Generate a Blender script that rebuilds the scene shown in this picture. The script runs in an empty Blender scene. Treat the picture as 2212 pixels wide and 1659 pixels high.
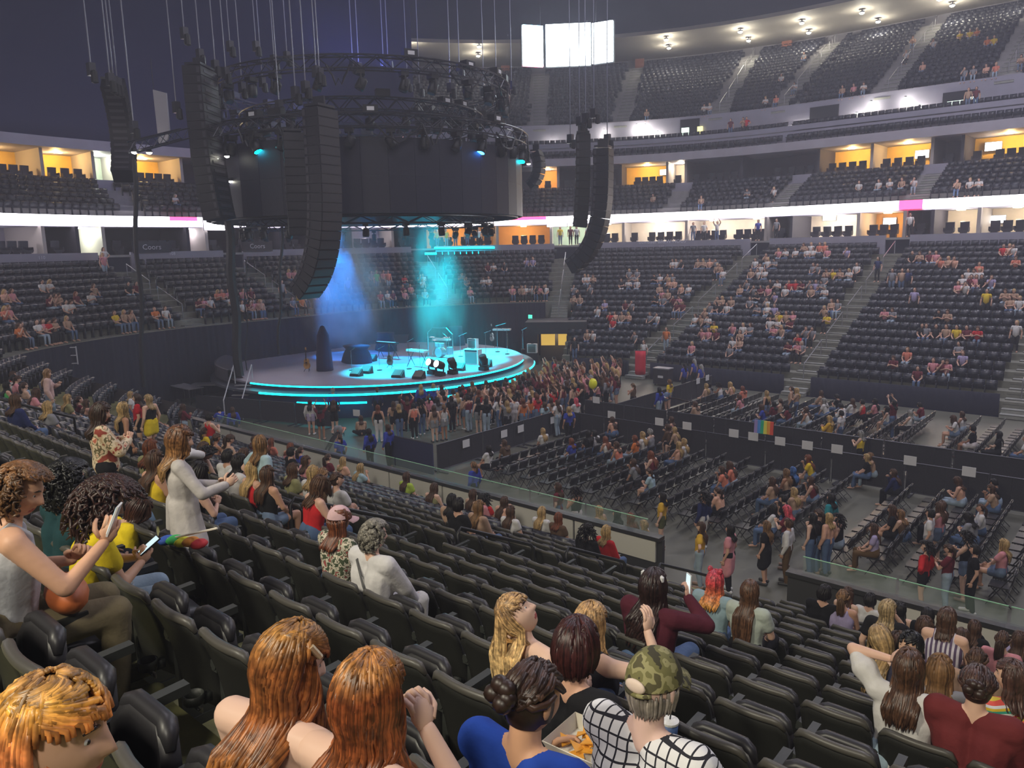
import bpy, bmesh, math, random
import numpy as np
from mathutils import Vector, Matrix, Euler
random.seed(7); RNG = np.random.RandomState(11)
SC = bpy.context.scene; COL = SC.collection
PI = math.pi
# ------------------------------------------------------------------ camera
FPX = 1662.0; PITCH = math.radians(10.0); ROLL = math.radians(1.3); CAMH = 8.3
FW = np.array([0, math.cos(PITCH), -math.sin(PITCH)]); UP0 = np.array([0, math.sin(PITCH), math.cos(PITCH)]); RT0 = np.array([1.0, 0, 0])
RT = RT0*math.cos(ROLL) - UP0*math.sin(ROLL); UP = UP0*math.cos(ROLL) + RT0*math.sin(ROLL)
CAM = np.array([0, 0, CAMH])
cam_d = bpy.data.cameras.new('camera'); cam = bpy.data.objects.new('camera', cam_d); COL.objects.link(cam)
cam_d.sensor_fit = 'HORIZONTAL'; cam_d.sensor_width = 36.0; cam_d.lens = FPX/2212.0*36.0
cam_d.clip_start = 0.05; cam_d.clip_end = 400
cam.matrix_world = Matrix(((RT[0], UP[0], -FW[0], 0), (RT[1], UP[1], -FW[1], 0), (RT[2], UP[2], -FW[2], CAMH), (0, 0, 0, 1)))
SC.camera = cam
# arena axes: U runs along the rink away from the stage, V across it
UU = np.array([.755, -.656]); VV = np.array([.656, .755]); UANG = math.atan2(UU[1], UU[0])
def P(u, v, z=0.0): return np.array([u*UU[0]+v*VV[0], u*UU[1]+v*VV[1], z])
def UVZ(p): return np.array([p[0]*UU[0]+p[1]*UU[1], p[0]*VV[0]+p[1]*VV[1], p[2]])
# ------------------------------------------------------------------ light and exposure
W = bpy.data.worlds.new('world'); SC.world = W; W.use_nodes = True
W.node_tree.nodes['Background'].inputs[0].default_value = (.16, .17, .36, 1); W.node_tree.nodes['Background'].inputs[1].default_value = .03
SC.view_settings.view_transform = 'Standard'; SC.view_settings.look = 'None'; SC.view_settings.gamma = 1.0
SC.view_settings.use_curve_mapping = False; SC.view_settings.exposure = 0.22
SC.cycles.use_adaptive_sampling = True; SC.cycles.adaptive_threshold = .05; SC.cycles.max_bounces = 4; SC.cycles.diffuse_bounces = 2; SC.cycles.glossy_bounces = 2; SC.cycles.transmission_bounces = 4
SC.cycles.transparent_max_bounces = 8; SC.cycles.volume_bounces = 0; SC.cycles.caustics_reflective = False; SC.cycles.caustics_refractive = False
SC.cycles.use_denoising = True; SC.cycles.sample_clamp_indirect = 4.0; SC.cycles.sample_clamp_direct = 0.0
def area(name, loc, target, size, power, color=(1, 1, 1), shape='DISK', spread=PI):
    d = bpy.data.lights.new(name, 'AREA'); d.shape = shape; d.size = size; d.energy = power; d.color = color; d.spread = spread
    o = bpy.data.objects.new(name, d); COL.objects.link(o); o.location = loc
    o.rotation_euler = (Vector(target)-Vector(loc)).to_track_quat('-Z', 'Y').to_euler(); return o
def spot(name, loc, target, power, color, angle, blend=.4, size=.15):
    d = bpy.data.lights.new(name, 'SPOT'); d.energy = power; d.color = color; d.spot_size = math.radians(angle); d.spot_blend = blend; d.shadow_soft_size = size
    o = bpy.data.objects.new(name, d); COL.objects.link(o); o.location = loc
    o.rotation_euler = (Vector(target)-Vector(loc)).to_track_quat('-Z', 'Y').to_euler(); return o
def pt(name, loc, power, color, size=.25):
    d = bpy.data.lights.new(name, 'POINT'); d.energy = power; d.color = color; d.shadow_soft_size = size
    o = bpy.data.objects.new(name, d); COL.objects.link(o); o.location = loc; return o
# house lamps in the roof
for k, (u, v, pw) in enumerate([(-2, 30, 3200), (-2, 52, 3600), (-20, 46, 2600), (16, 18, 2600), (-22, 14, 2000)]):
    area('house_lamp', P(u, v, 35.0), P(u, v, 0), 5.0, pw*.80, (.90, .86, 1.0))
# lamps over the near stand, behind the viewer
area('stand_lamp', P(-7, -9, 17.5), P(-6, 4, 4.5), 2.2, 1500, (1.0, .93, .74))
area('stand_lamp', P(3, -8, 17.0), P(2, 4, 4.5), 2.2, 900, (1.0, .92, .78))
# blue fill lamps, added to brighten the dark roof
area('roof_fill', P(-37, 30, 19), P(-30, 30, 37), 6.0, 520, (.16, .22, 1.0)); area('roof_fill', P(0, 34, 24), P(0, 34, 37), 8.0, 420, (.16, .22, 1.0))
area('end_fill', P(-40, 30, 20), P(-62, 28, 24), 5.0, 420, (.16, .22, 1.0))  # added blue fill on the stage-end curtain
# stage wash: lamps on the rig above the round stage
for (du, dv, tu, tv, pw, c, ang) in ((2, 2, 4.5, 2.5, 60000, (.0, .80, 1.0), 30), (-1, -3, 4.0, -2.5, 34000, (.0, .72, 1.0), 26), (0, 4, 3.5, 6.0, 34000, (0, .8, .95), 24), (3, -1, 6.0, .5, 40000, (0, .75, 1), 24), (-5, 0, -3.2, .5, 34000, (.0, .25, 1.0), 26), (-1, 0, 1.5, 0, 26000, (0, .45, 1), 26)):
    spot('stage_spot', P(-37+du, 30+dv, 13.2), P(-37+tu, 30+tv, 1.7), pw, c, ang, .5, .2)
# ------------------------------------------------------------------ materials
MATS = {}
def mat(name, color=(.5, .5, .5), rough=.6, metal=0.0, emit=None, estr=0.0, noise=None, obj=False, bump=0.0, bscale=40.0, spec=.5, alpha=1.0, trans=0.0):
    """noise=(scale, dark factor): mottled colour; obj: base colour comes from the object's own colour"""
    if name in MATS: return MATS[name]
    m = bpy.data.materials.new(name); m.use_nodes = True; nt = m.node_tree; N = nt.nodes; L = nt.links
    b = N['Principled BSDF']; b.inputs['Base Color'].default_value = (*color, 1); b.inputs['Roughness'].default_value = rough
    b.inputs['Metallic'].default_value = metal; b.inputs['Specular IOR Level'].default_value = spec
    src = None
    if obj:
        oi = N.new('ShaderNodeObjectInfo'); src = oi.outputs['Color']
    if noise:
        tc = N.new('ShaderNodeTexCoord'); nz = N.new('ShaderNodeTexNoise'); nz.inputs['Scale'].default_value = noise[0]; nz.inputs['Detail'].default_value = 4
        L.new(tc.outputs['Object'], nz.inputs['Vector'])
        rp = N.new('ShaderNodeValToRGB'); rp.color_ramp.elements[0].position = .3; rp.color_ramp.elements[1].position = .7
        rp.color_ramp.elements[0].color = (noise[1],)*3+(1,); rp.color_ramp.elements[1].color = (1, 1, 1, 1); L.new(nz.outputs['Fac'], rp.inputs['Fac'])
        mx = N.new('ShaderNodeMix'); mx.data_type = 'RGBA'; mx.blend_type = 'MULTIPLY'; mx.inputs[0].default_value = 1.0
        if src: L.new(src, mx.inputs[6])
        else: mx.inputs[6].default_value = (*color, 1)
        L.new(rp.outputs['Color'], mx.inputs[7]); src = mx.outputs[2]
    if src: L.new(src, b.inputs['Base Color'])
    if bump:
        tc2 = N.new('ShaderNodeTexCoord'); n2 = N.new('ShaderNodeTexNoise'); n2.inputs['Scale'].default_value = bscale; n2.inputs['Detail'].default_value = 3
        L.new(tc2.outputs['Object'], n2.inputs['Vector']); bp = N.new('ShaderNodeBump'); bp.inputs['Strength'].default_value = bump; bp.inputs['Distance'].default_value = .02
        L.new(n2.outputs['Fac'], bp.inputs['Height']); L.new(bp.outputs['Normal'], b.inputs['Normal'])
    if emit is not None:
        b.inputs['Emission Color'].default_value = (*emit, 1); b.inputs['Emission Strength'].default_value = estr
    if trans: b.inputs['Transmission Weight'].default_value = trans
    if alpha < 1: b.inputs['Alpha'].default_value = alpha
    MATS[name] = m; return m
def ramp_mat(name, cols, axis='Z', scale=1.0, off=0.0, const=False, rough=.6, noise=None, voronoi=None, hair=False):
    """colour bands along an object axis, or a blotch print when noise / voronoi is given"""
    m = bpy.data.materials.new(name); m.use_nodes = True; nt = m.node_tree; N = nt.nodes; L = nt.links; b = N['Principled BSDF']; b.inputs['Roughness'].default_value = rough
    tc = N.new('ShaderNodeTexCoord'); rp = N.new('ShaderNodeValToRGB'); cr = rp.color_ramp
    cr.interpolation = 'CONSTANT' if const else 'LINEAR'
    while len(cr.elements) < len(cols): cr.elements.new(.5)
    for e, (p, c) in zip(cr.elements, cols): e.position = p; e.color = (*c, 1)
    if noise or voronoi:
        if voronoi: nz = N.new('ShaderNodeTexVoronoi'); nz.inputs['Scale'].default_value = voronoi; out = nz.outputs['Color']
        else: nz = N.new('ShaderNodeTexNoise'); nz.inputs['Scale'].default_value = noise; nz.inputs['Detail'].default_value = 2.5; out = nz.outputs['Fac']
        L.new(tc.outputs['Object'], nz.inputs['Vector']); L.new(out, rp.inputs['Fac'])
    else:
        sx = N.new('ShaderNodeSeparateXYZ'); L.new(tc.outputs['Object'], sx.inputs[0])
        ma = N.new('ShaderNodeMath'); ma.operation = 'MULTIPLY_ADD'; ma.inputs[1].default_value = scale; ma.inputs[2].default_value = off
        L.new(sx.outputs[axis], ma.inputs[0]); src = ma.outputs[0]
        if const:
            fr = N.new('ShaderNodeMath'); fr.operation = 'FRACT'; L.new(src, fr.inputs[0]); src = fr.outputs[0]
        L.new(src, rp.inputs['Fac'])
    src = rp.outputs['Color']
    if hair:
        nz = N.new('ShaderNodeTexNoise'); nz.inputs['Scale'].default_value = 38; L.new(tc.outputs['Object'], nz.inputs['Vector'])
        r2 = N.new('ShaderNodeValToRGB'); r2.color_ramp.elements[0].position = .35; r2.color_ramp.elements[1].position = .65
        r2.color_ramp.elements[0].color = (.45, .4, .38, 1); r2.color_ramp.elements[1].color = (1.15, 1.1, 1.05, 1); L.new(nz.outputs['Fac'], r2.inputs['Fac'])
        mx = N.new('ShaderNodeMix'); mx.data_type = 'RGBA'; mx.blend_type = 'MULTIPLY'; mx.inputs[0].default_value = 1.0; L.new(src, mx.inputs[6]); L.new(r2.outputs['Color'], mx.inputs[7]); src = mx.outputs[2]
    L.new(src, b.inputs['Base Color']); return m
# ------------------------------------------------------------------ mesh helpers
class MB:
    def __init__(s): s.v = []; s.f = []; s.m = []; s.n = 0
    def add(s, v, f, mi=0):
        v = np.asarray(v, float); s.v.append(v); s.f.extend([tuple(int(i)+s.n for i in q) for q in f]); s.m.extend([mi]*len(f)); s.n += len(v); return s
    def box(s, c, d, rz=0.0, mi=0, rx=0.0, ry=0.0):
        x, y, z = np.array(d, float)/2
        v = np.array([(-x, -y, -z), (x, -y, -z), (x, y, -z), (-x, y, -z), (-x, -y, z), (x, -y, z), (x, y, z), (-x, y, z)])
        if rx or ry or rz: v = v @ np.array(Euler((rx, ry, rz)).to_matrix()).T
        return s.add(v+np.array(c, float), [(0, 3, 2, 1), (4, 5, 6, 7), (0, 1, 5, 4), (1, 2, 6, 5), (2, 3, 7, 6), (3, 0, 4, 7)], mi)
    def tube(s, pts, r, n=8, mi=0, closed=False, flat=1.0):
        pts = [np.array(p, float) for p in pts]; k = len(pts); rr = r if hasattr(r, '__len__') else [r]*k; ring = []; prev = None
        for i, p in enumerate(pts):
            a = pts[(i-1) % k] if (closed or i > 0) else p; b2 = pts[(i+1) % k] if (closed or i < k-1) else p
            t = b2-a; t = t/(np.linalg.norm(t)+1e-9)
            if prev is None:
                h = np.array([0, 0, 1.0]) if abs(t[2]) < .9 else np.array([1.0, 0, 0])
            else: h = prev
            e = h-t*(h@t); e /= (np.linalg.norm(e)+1e-9); prev = e; w = np.cross(t, e)
            for j in range(n):
                an = 2*PI*j/n; ring.append(p+(e*math.cos(an)*flat+w*math.sin(an))*rr[i])
        f = []
        for i in range(k if closed else k-1):
            i2 = (i+1) % k
            for j in range(n): f.append((i*n+j, i*n+(j+1) % n, i2*n+(j+1) % n, i2*n+j))
        if not closed: f.append(tuple(range(n))[::-1]); f.append(tuple((k-1)*n+j for j in range(n)))
        return s.add(ring, f, mi)
    def lathe(s, prof, c=(0, 0, 0), n=16, mi=0, axis=None, cap=True):
        c = np.array(c, float); v = []
        for (r, z) in prof:
            for j in range(n): v.append((r*math.cos(2*PI*j/n), r*math.sin(2*PI*j/n), z))
        v = np.array(v)
        if axis is not None:
            v = v @ np.array(Vector((0, 0, 1)).rotation_difference(Vector(axis)).to_matrix()).T
        k = len(prof); f = [(i*n+j, i*n+(j+1) % n, (i+1)*n+(j+1) % n, (i+1)*n+j) for i in range(k-1) for j in range(n)]
        if cap: f.append(tuple(range(n))[::-1]); f.append(tuple((k-1)*n+j for j in range(n)))
        return s.add(v+c, f, mi)
    def ball(s, c, r, n=10, m=7, mi=0):
        r = np.array(r if hasattr(r, '__len__') else [r]*3, float); v = [(0, 0, -1)]
        for i in range(1, m):
            th = -PI/2+PI*i/m
            for j in range(n): v.append((math.cos(th)*math.cos(2*PI*j/n), math.cos(th)*math.sin(2*PI*j/n), math.sin(th)))
        v.append((0, 0, 1)); v = np.array(v)*r+np.array(c, float); f = []
        for j in range(n): f.append((0, 1+(j+1) % n, 1+j))
        for i in range(m-2):
            for j in range(n): a = 1+i*n; f.append((a+j, a+(j+1) % n, a+n+(j+1) % n, a+n+j))
        a = 1+(m-2)*n
        for j in range(n): f.append((a+j, a+(j+1) % n, len(v)-1))
        return s.add(v, f, mi)
    def mesh(s, name, mats=None, smooth=False):
        me = bpy.data.meshes.new(name)
        me.from_pydata(np.concatenate(s.v).tolist() if s.v else [], [], s.f)
        if mats:
            for m in (mats if isinstance(mats, (list, tuple)) else [mats]): me.materials.append(m)
        if any(s.m): me.polygons.foreach_set('material_index', s.m)
        if smooth: me.polygons.foreach_set('use_smooth', [True]*len(me.polygons))
        me.update(); return me
    def build(s, name, mats=None, parent=None, smooth=False, loc=None, rz=None):
        o = bpy.data.objects.new(name, s.mesh(name, mats, smooth)); COL.objects.link(o)
        if parent is not None: o.parent = parent
        if loc is not None: o.location = loc
        if rz is not None: o.rotation_euler.z = rz
        return o
def tag(o, label=None, cat=None, group=None, kind=None):
    if label: o['label'] = label
    if cat: o['category'] = cat
    if group: o['group'] = group
    if kind: o['kind'] = kind
    return o
def thing(name, label, cat, loc=(0, 0, 0), rz=0.0, group=None):
    o = bpy.data.objects.new(name, None); COL.objects.link(o); o.location = loc; o.rotation_euler.z = rz; o.empty_display_size = .2
    return tag(o, label, cat, group)
def struct(o): o['kind'] = 'structure'; return o
def inst(name, me, parent, loc=(0, 0, 0), rot=(0, 0, 0), scale=1.0, color=None):
    o = bpy.data.objects.new(name, me); COL.objects.link(o)
    if parent is not None: o.parent = parent
    o.location = loc; o.rotation_euler = rot; o.scale = (scale,)*3 if not hasattr(scale, '__len__') else scale
    if color is not None: o.color = (*color, 1)
    return o
def tones(m, fs=(.55, 1.0, 1.45)):
    out = []
    for k, f in enumerate(fs):
        c = m.copy(); c.name = m.name+'_tone'; nt = c.node_tree; b = nt.nodes['Principled BSDF']; i = b.inputs['Base Color']; x = nt.nodes.new('ShaderNodeMix'); x.data_type = 'RGBA'; x.blend_type = 'MULTIPLY'; x.inputs[0].default_value = 1.0; x.inputs[7].default_value = (f, f, f, 1)
        if i.is_linked: nt.links.new(i.links[0].from_socket, x.inputs[6])
        else: x.inputs[6].default_value = i.default_value
        nt.links.new(x.outputs[2], i); out.append(c)
    return out
def ordn(n):
    if 10 <= n % 100 <= 20: return '%dth' % n
    return '%d%s' % (n, {1: 'st', 2: 'nd', 3: 'rd'}.get(n % 10, 'th'))
# ------------------------------------------------------------------ the bowl's plan: a rink with rounded stage end
UE, RC, V0, V1 = -35.0, 8.5, 15.3, 41.4
CU = UE+RC; UMAX = 30.0; RA = 20.0
T1 = UMAX-CU; T2 = T1+RA*PI/2; T3 = T2+(V1-V0-2*RC); T4 = T3+RA*PI/2; T5 = T4+UMAX-CU
def plan(t, s):
    if t <= T1: return (UMAX-t, V1+s)
    if t <= T2:
        a = (t-T1)/RA; return (CU-math.sin(a)*(RC+s), V1-RC+math.cos(a)*(RC+s))
    if t <= T3: return (UE-s, V1-RC-(t-T2))
    if t <= T4:
        a = (t-T3)/RA; return (CU-math.cos(a)*(RC+s), V0+RC-math.sin(a)*(RC+s))
    return (CU+(t-T4), V0-s)
def pnorm(t):          # outward, in (u, v)
    if t <= T1: return (0, 1)
    if t <= T2: a = (t-T1)/RA; return (-math.sin(a), math.cos(a))
    if t <= T3: return (-1, 0)
    if t <= T4: a = (t-T3)/RA; return (-math.cos(a), -math.sin(a))
    return (0, -1)
def inv(u, v):
    """(t, s) of a plan point outside the rink"""
    if u >= CU: return (UMAX-u, v-V1) if v > (V0+V1)/2 else (T4+u-CU, V0-v)
    if v > V1-RC: return (T1+RA*math.atan2(CU-u, v-(V1-RC)), math.hypot(u-CU, v-(V1-RC))-RC)
    if v < V0+RC: return (T3+RA*math.atan2(V0+RC-v, CU-u), math.hypot(u-CU, v-V0-RC)-RC)
    return (T2+V1-RC-v, UE-u)
def face_rz(t):        # z rotation that turns local +y towards the rink
    n = pnorm(t); d = -(np.array(n[0])*UU+np.array(n[1])*VV); return math.atan2(d[1], d[0])-PI/2
def dl(t, s):          # metres of arc at offset s for one unit of t
    return (RC+s)/RA if (T1 < t <= T2 or T3 < t <= T4) else 1.0
def pts_t(t0, t1, step=1.6):
    ks = {t0, t1}
    for a in (T1, T2, T3, T4):
        if t0 < a < t1: ks.add(a)
    for (a, b) in ((T1, T2), (T3, T4)):
        x = a
        while x < b:
            if t0 < x < t1: ks.add(x)
            x += step
    return sorted(ks)
def sweep(mb, prof, t0, t1, mi=0, closed=True):
    """sweep a closed (s, z) outline along the bowl from t0 to t1"""
    ts = pts_t(t0, t1); k = len(prof); v = []
    for t in ts:
        for (s, z) in prof: u, w = plan(t, s); v.append(P(u, w, z))
    f = []
    for i in range(len(ts)-1):
        for j in range(k if closed else k-1):
            j2 = (j+1) % k; f.append((i*k+j, (i+1)*k+j, (i+1)*k+j2, i*k+j2))
    if closed: f.append(tuple(range(k))); f.append(tuple((len(ts)-1)*k+j for j in range(k))[::-1])
    return mb.add(v, f, mi)
def ray(x, y): return FW+RT*(x-1106)/FPX-UP*(y-829.5)/FPX
def on_z(x, y, z):
    d = ray(x, y); return CAM+d*((z-CAMH)/d[2])
def on_s(x, y, s, t0=14.0):
    d = ray(x, y); lo = None
    for t in np.arange(t0, 150, .25):
        p = UVZ(CAM+d*t)
        if inv(p[0], p[1])[1] >= s and not (V0 < p[1] < V1 and p[0] > UE):
            lo = t; break
    if lo is None: return None
    a, b = lo-.25, lo
    for _ in range(14):
        m = (a+b)/2; p = UVZ(CAM+d*m)
        if inv(p[0], p[1])[1] >= s and not (V0 < p[1] < V1 and p[0] > UE): b = m
        else: a = m
    return CAM+d*b
def t_at(x, y, s): p = UVZ(on_s(x, y, s)); return inv(p[0], p[1])[0]
def proj(p):
    p = np.asarray(p, float)-CAM; a = p@FW
    if a <= .05: return None
    return (1106+FPX*(p@RT)/a, 829.5-FPX*(p@UP)/a, a)
def in_view(p, mx=60, my=60):
    q = proj(p); return q is not None and -mx < q[0] < 2212+mx and -my < q[1] < 1659+my
ROWS = [.43+.87*j for j in range(21)]
def zrow(j): return .15+.4*ROWS[j]
# ------------------------------------------------------------------ the setting
CONC = mat('stand_concrete', (.25, .25, .21), .75, noise=(3.0, .72), bump=.15)
CONCN = mat('near_concrete', (.34, .33, .14), .75, noise=(3.0, .7), bump=.15)
CONC2 = mat('upper_concrete', (.36, .35, .36), .8, noise=(2.0, .8))
FLOORM = mat('arena_floor', (.135, .135, .105), .45, noise=(.7, .7), bump=.05, bscale=8)
FASC = mat('fascia_paint', (.34, .33, .42), .6, noise=(1.2, .88))
DRAPE = mat('black_drape', (.016, .017, .034), .9, bump=.3, bscale=6)
DARK = mat('dark_wall', (.045, .042, .06), .8)
mb = MB()
fp = [plan(t, .05) for t in pts_t(0, T5, 2.0)]
mb.add([P(u, v, 0) for u, v in fp]+[P(u, v, 0) for u, v in [(UMAX+6, V0-.1), (UMAX+6, V1+.1)]], [tuple(range(len(fp)+2))[::-1]])
mb.add([P(-48, 13, -.01), P(-20, 13, -.01), P(-20, 60, -.01), P(-48, 60, -.01)], [(0, 1, 2, 3)])
struct(mb.build('floor', FLOORM))
# stands -------------------------------------------------------------
def steps(rows, s_of, z_of, run, t0, t1, zbot, back=.15):
    prof = []
    for j in rows:
        prof += [(s_of(j)-run+back, z_of(j)), (s_of(j)+back, z_of(j))]
    return prof+[(prof[-1][0], zbot), (prof[0][0], zbot)]
TA3 = T1+RA*math.radians(33.5); TN = T3+RA*math.radians(50)
def lower(t0, t1, j0, name):
    m = MB(); sweep(m, steps(range(j0, 21), lambda j: ROWS[j], zrow, .87, t0, t1, -.02), t0, t1); return struct(m.build(name, CONCN if t0 == TN else CONC))
lower(-6, TA3-1.2, 1, 'lower_stand'); lower(TA3-1.2, TN, 11, 'lower_stand'); lower(TN, T5+4, 0, 'lower_stand')
# drapes that close the stands' fronts
def drape(name, s, z0, z1, t0, t1, amp=.05, step=.16):
    m = MB(); n = int((t1-t0)/step)+2; v = []; f = []
    for i in range(n):
        t = t0+(t1-t0)*i/(n-1)
        for (ds, z) in ((0, z0), (.0, z1), (.14, z1)):
            u, w = plan(t, s+ds+(amp*math.sin(t*14.0)+amp*.5*math.sin(t*5.3) if ds == 0 else 0)); v.append(P(u, w, z))
    for i in range(n-1):
        for j in range(2): f.append((3*i+j, 3*i+3+j, 3*i+4+j, 3*i+1+j))
    m.add(v, f); return struct(m.build(name, DRAPE, smooth=True))
FAR_AISLES = [UMAX+5.2, UMAX+15.5, UMAX+25.6]      # t of the straight stairways
gap = .75; edges = [-5]+[x for a in FAR_AISLES for x in (a-gap, a+gap)]+[TA3-3.0]
for i in range(0, len(edges), 2): drape('wall_far', .42, 0, 1.02, edges[i], edges[i+1])
drape('wall_stage_end', 9.05, 0, 4.1, TA3+1.3, TN)
m = MB()
for t, sa, sb in ((TN, 0, 9.2),):
    u0, v0 = plan(t, sa); u1, v1 = plan(t, sb); m.add([P(u0, v0, 0), P(u1, v1, 0), P(u1, v1, 4.2), P(u0, v0, 1.1)], [(0, 1, 2, 3)])
struct(m.build('wall_corner', mat('vomitory_side', (.05, .04, .045), .7)))
# near dasher wall: white panels under a black cap, with glass above
WHITEP = mat('white_dasher', (.62, .60, .58), .45); CAPM = mat('black_cap', (.02, .02, .024), .4)
wn = MB(); GAP0, GAP1 = -8.7, -5.7
for a, b in ((-34, GAP0), (GAP1, 24)):
    wn.box(P((a+b)/2, V0-.02, 1.46), (b-a, .26, .09), UANG, 0); wn.box(P((a+b)/2, V0+.06, .70), (b-a, .12, 1.4), UANG, 1)
wall_near = struct(wn.build('wall_near', [CAPM, mat('wall_core', (.03, .03, .035), .6)]))
pm = MB(); pm.box((0, 0, 0), (2.36, .05, .52)); pmesh = pm.mesh('dasher_panel', WHITEP)
pm2 = MB(); pm2.box((0, 0, 0), (.55, .05, .52)); pmesh2 = pm2.mesh('dasher_panel_short', WHITEP)
u = -33.0
while u < 22:
    if not (GAP0-2.4 < u < GAP1): inst('panel', pmesh, wall_near, P(u+1.2, V0-.06, 1.12), (0, 0, UANG))
    u += 2.42
GLASS = mat('clear_glass', (.45, .62, .55), .05, alpha=.10, spec=.5); GEDGE = mat('glass_edge', (.30, .62, .38), .3)
u = GAP1+.1; glass = struct(MB().add([P(GAP1, V0+.02, 1.50), P(GAP1, V0+.02, 1.51), P(GAP1+.01, V0+.02, 1.50)], [(0, 1, 2)]).build('window_1', GEDGE))
gm = MB(); gm.box((0, 0, .17), (1.78, .012, .34)); gp = gm.mesh('glass_pane', GLASS); ge = MB(); ge.box((0, 0, .345), (1.80, .02, .014)); gem = ge.mesh('glass_edge_strip', GEDGE)
for (a, b) in ((-30, GAP0-.3), (GAP1+.2, 22)):
    u = b-1.0 if a < -10 else a+1.0
    while a+.8 < u < b-.5:
        p = inst('pane', gp, glass, P(u, V0+.02, 1.51), (0, 0, UANG)); inst('edge_strip', gem, p)
        u += 1.84 if a > -10 else -1.84
# fascias, slabs, suites ------------------------------------------------------
def band(name, prof, t0, t1, m): b = MB(); sweep(b, prof, t0, t1); return struct(b.build(name, m))
openings = sorted(FAR_AISLES+[TA3, T1+RA*math.radians(61), T2+1.9+1, T2+9.1-1.9])
AISLES_ALL = FAR_AISLES+[TA3, T1+RA*math.radians(60.5), T2+2.6, T2+10.6]
def rng(t0, t1, holes, w):
    out = []; a = t0
    for h in sorted(holes):
        if t0 < h < t1: out.append((a, h-w)); a = h+w
    out.append((a, t1)); return out
for a, b in rng(-6, T5, AISLES_ALL, .8): band('trim_lower_fascia', [(18.36, 7.3), (18.56, 7.3), (18.56, 8.62), (18.36, 8.62)], a, b, FASC)
band('suite_floor', [(18.4, 8.3), (24.5, 8.3), (24.5, 8.45), (18.4, 8.45)], -6, T5, CONC2)
band('trim_suite_soffit', [(19.5, 10.3), (24.6, 10.3), (24.6, 11.0), (19.5, 11.0)], -6, T5, FASC)
band('club_stand', [(19.6, 10.9)]+[q for j in range(6) for q in ((19.7+.88*j, 11.05+.4*j), (20.58+.88*j, 11.05+.4*j))]+[(25.0, 10.9)], -6, T4-6, CONC2)
band('trim_club_fascia', [(24.98, 12.9), (25.16, 12.9), (25.16, 13.85), (24.98, 13.85)], -6, T4, FASC)
band('suite_floor', [(25.0, 13.55), (30, 13.55), (30, 13.7), (25.0, 13.7)], -6, T4, CONC2)
TC = t_at(885, 150, 27.0)          # where the black curtain over the stage end begins
band('trim_balcony_edge', [(24.7, 15.85), (30, 15.85), (30, 16.2), (25.3, 16.55), (24.7, 16.55)], -6, T4, mat('balcony_edge', (.40, .38, .44), .6, noise=(.8, .85)))
band('upper_parapet', [(26.4, 16.4), (26.55, 16.4), (26.55, 18.1), (26.4, 18.1)], -6, TC, FASC)
band('upper_walkway', [(26.4, 17.6), (29, 17.6), (29, 17.7), (26.4, 17.7)], -6, TC, CONC2)
band('wall_vomitory', [(28.1, 17.7), (28.3, 17.7), (28.3, 20.1), (28.1, 20.1)], -6, TC, FASC)
US = lambda j: 28.75+.85*j
UZ = lambda j: 19.9+.46*j
band('upper_stand', [(28.2, 19.2)]+[q for j in range(19) for q in ((US(j)-.6, UZ(j)), (US(j)+.25, UZ(j)))]+[(45, 19.2)], -6, TC, CONC2)
band('wall_upper_back', [(44.6, 27.8), (44.8, 27.8), (44.8, 30.2), (44.6, 30.2)], -6, TC, mat('upper_back_wall', (.20, .19, .22), .7))
band('ceiling_soffit', [(34.0, 29.25), (45, 29.25), (45, 29.6), (34.0, 29.6)], -6, TC, mat('soffit_paint', (.40, .37, .33), .7, noise=(.5, .9)))
DRAPE = mat('haze_blue_drape', (.03, .033, .09), .9)  # black cloth with the hall's blue haze put into its colour
drape('wall_upper_curtain', 25.6, 15.9, 38, TC, T4+3, amp=.03, step=.7)
m = MB(); hw = []
for t in pts_t(-8, T5+3, 3.0): u, v = plan(t, 47.0); hw.append(P(u, v, 37.5))
m.add(hw, [tuple(range(len(hw)))]); struct(m.build('ceiling', mat('roof_deck', (.05, .055, .19), .9, noise=(.12, .8))))  # navy of the hall haze put into the roof's colour
# roof trusses: four long dark beams
tm = mat('roof_steel', (.03, .032, .06), .7)
for k, (v) in enumerate((8, 24, 40, 56)):
    b = MB()
    for dz in (0, 1.6): b.tube([P(-70, v, 34.2+dz), P(26, v, 34.2+dz)], .09, 5)
    for i in range(48): b.tube([P(-70+2*i, v, 34.2+1.6*(i % 2)), P(-68+2*i, v, 34.2+1.6*((i+1) % 2))], .05, 4)
    tag(b.build('roof_truss', tm), 'dark steel roof truss number %d counted from the near stand' % (k+1), 'truss', 'roof trusses')
# red-brown pillars at the back of the upper stand
pil = mat('rust_pillar', (.30, .10, .05), .6)
for x, y in ((1092, 165), (1382, 160), (1700, 118)):
    t = t_at(x, y, 44.2); u, v = plan(t, 44.1); b = MB(); b.box((0, 0, 14), (1.0, .5, 3.4)); struct(b.build('pillar', pil, loc=P(u, v, 14.9), rz=face_rz(t)))
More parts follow.
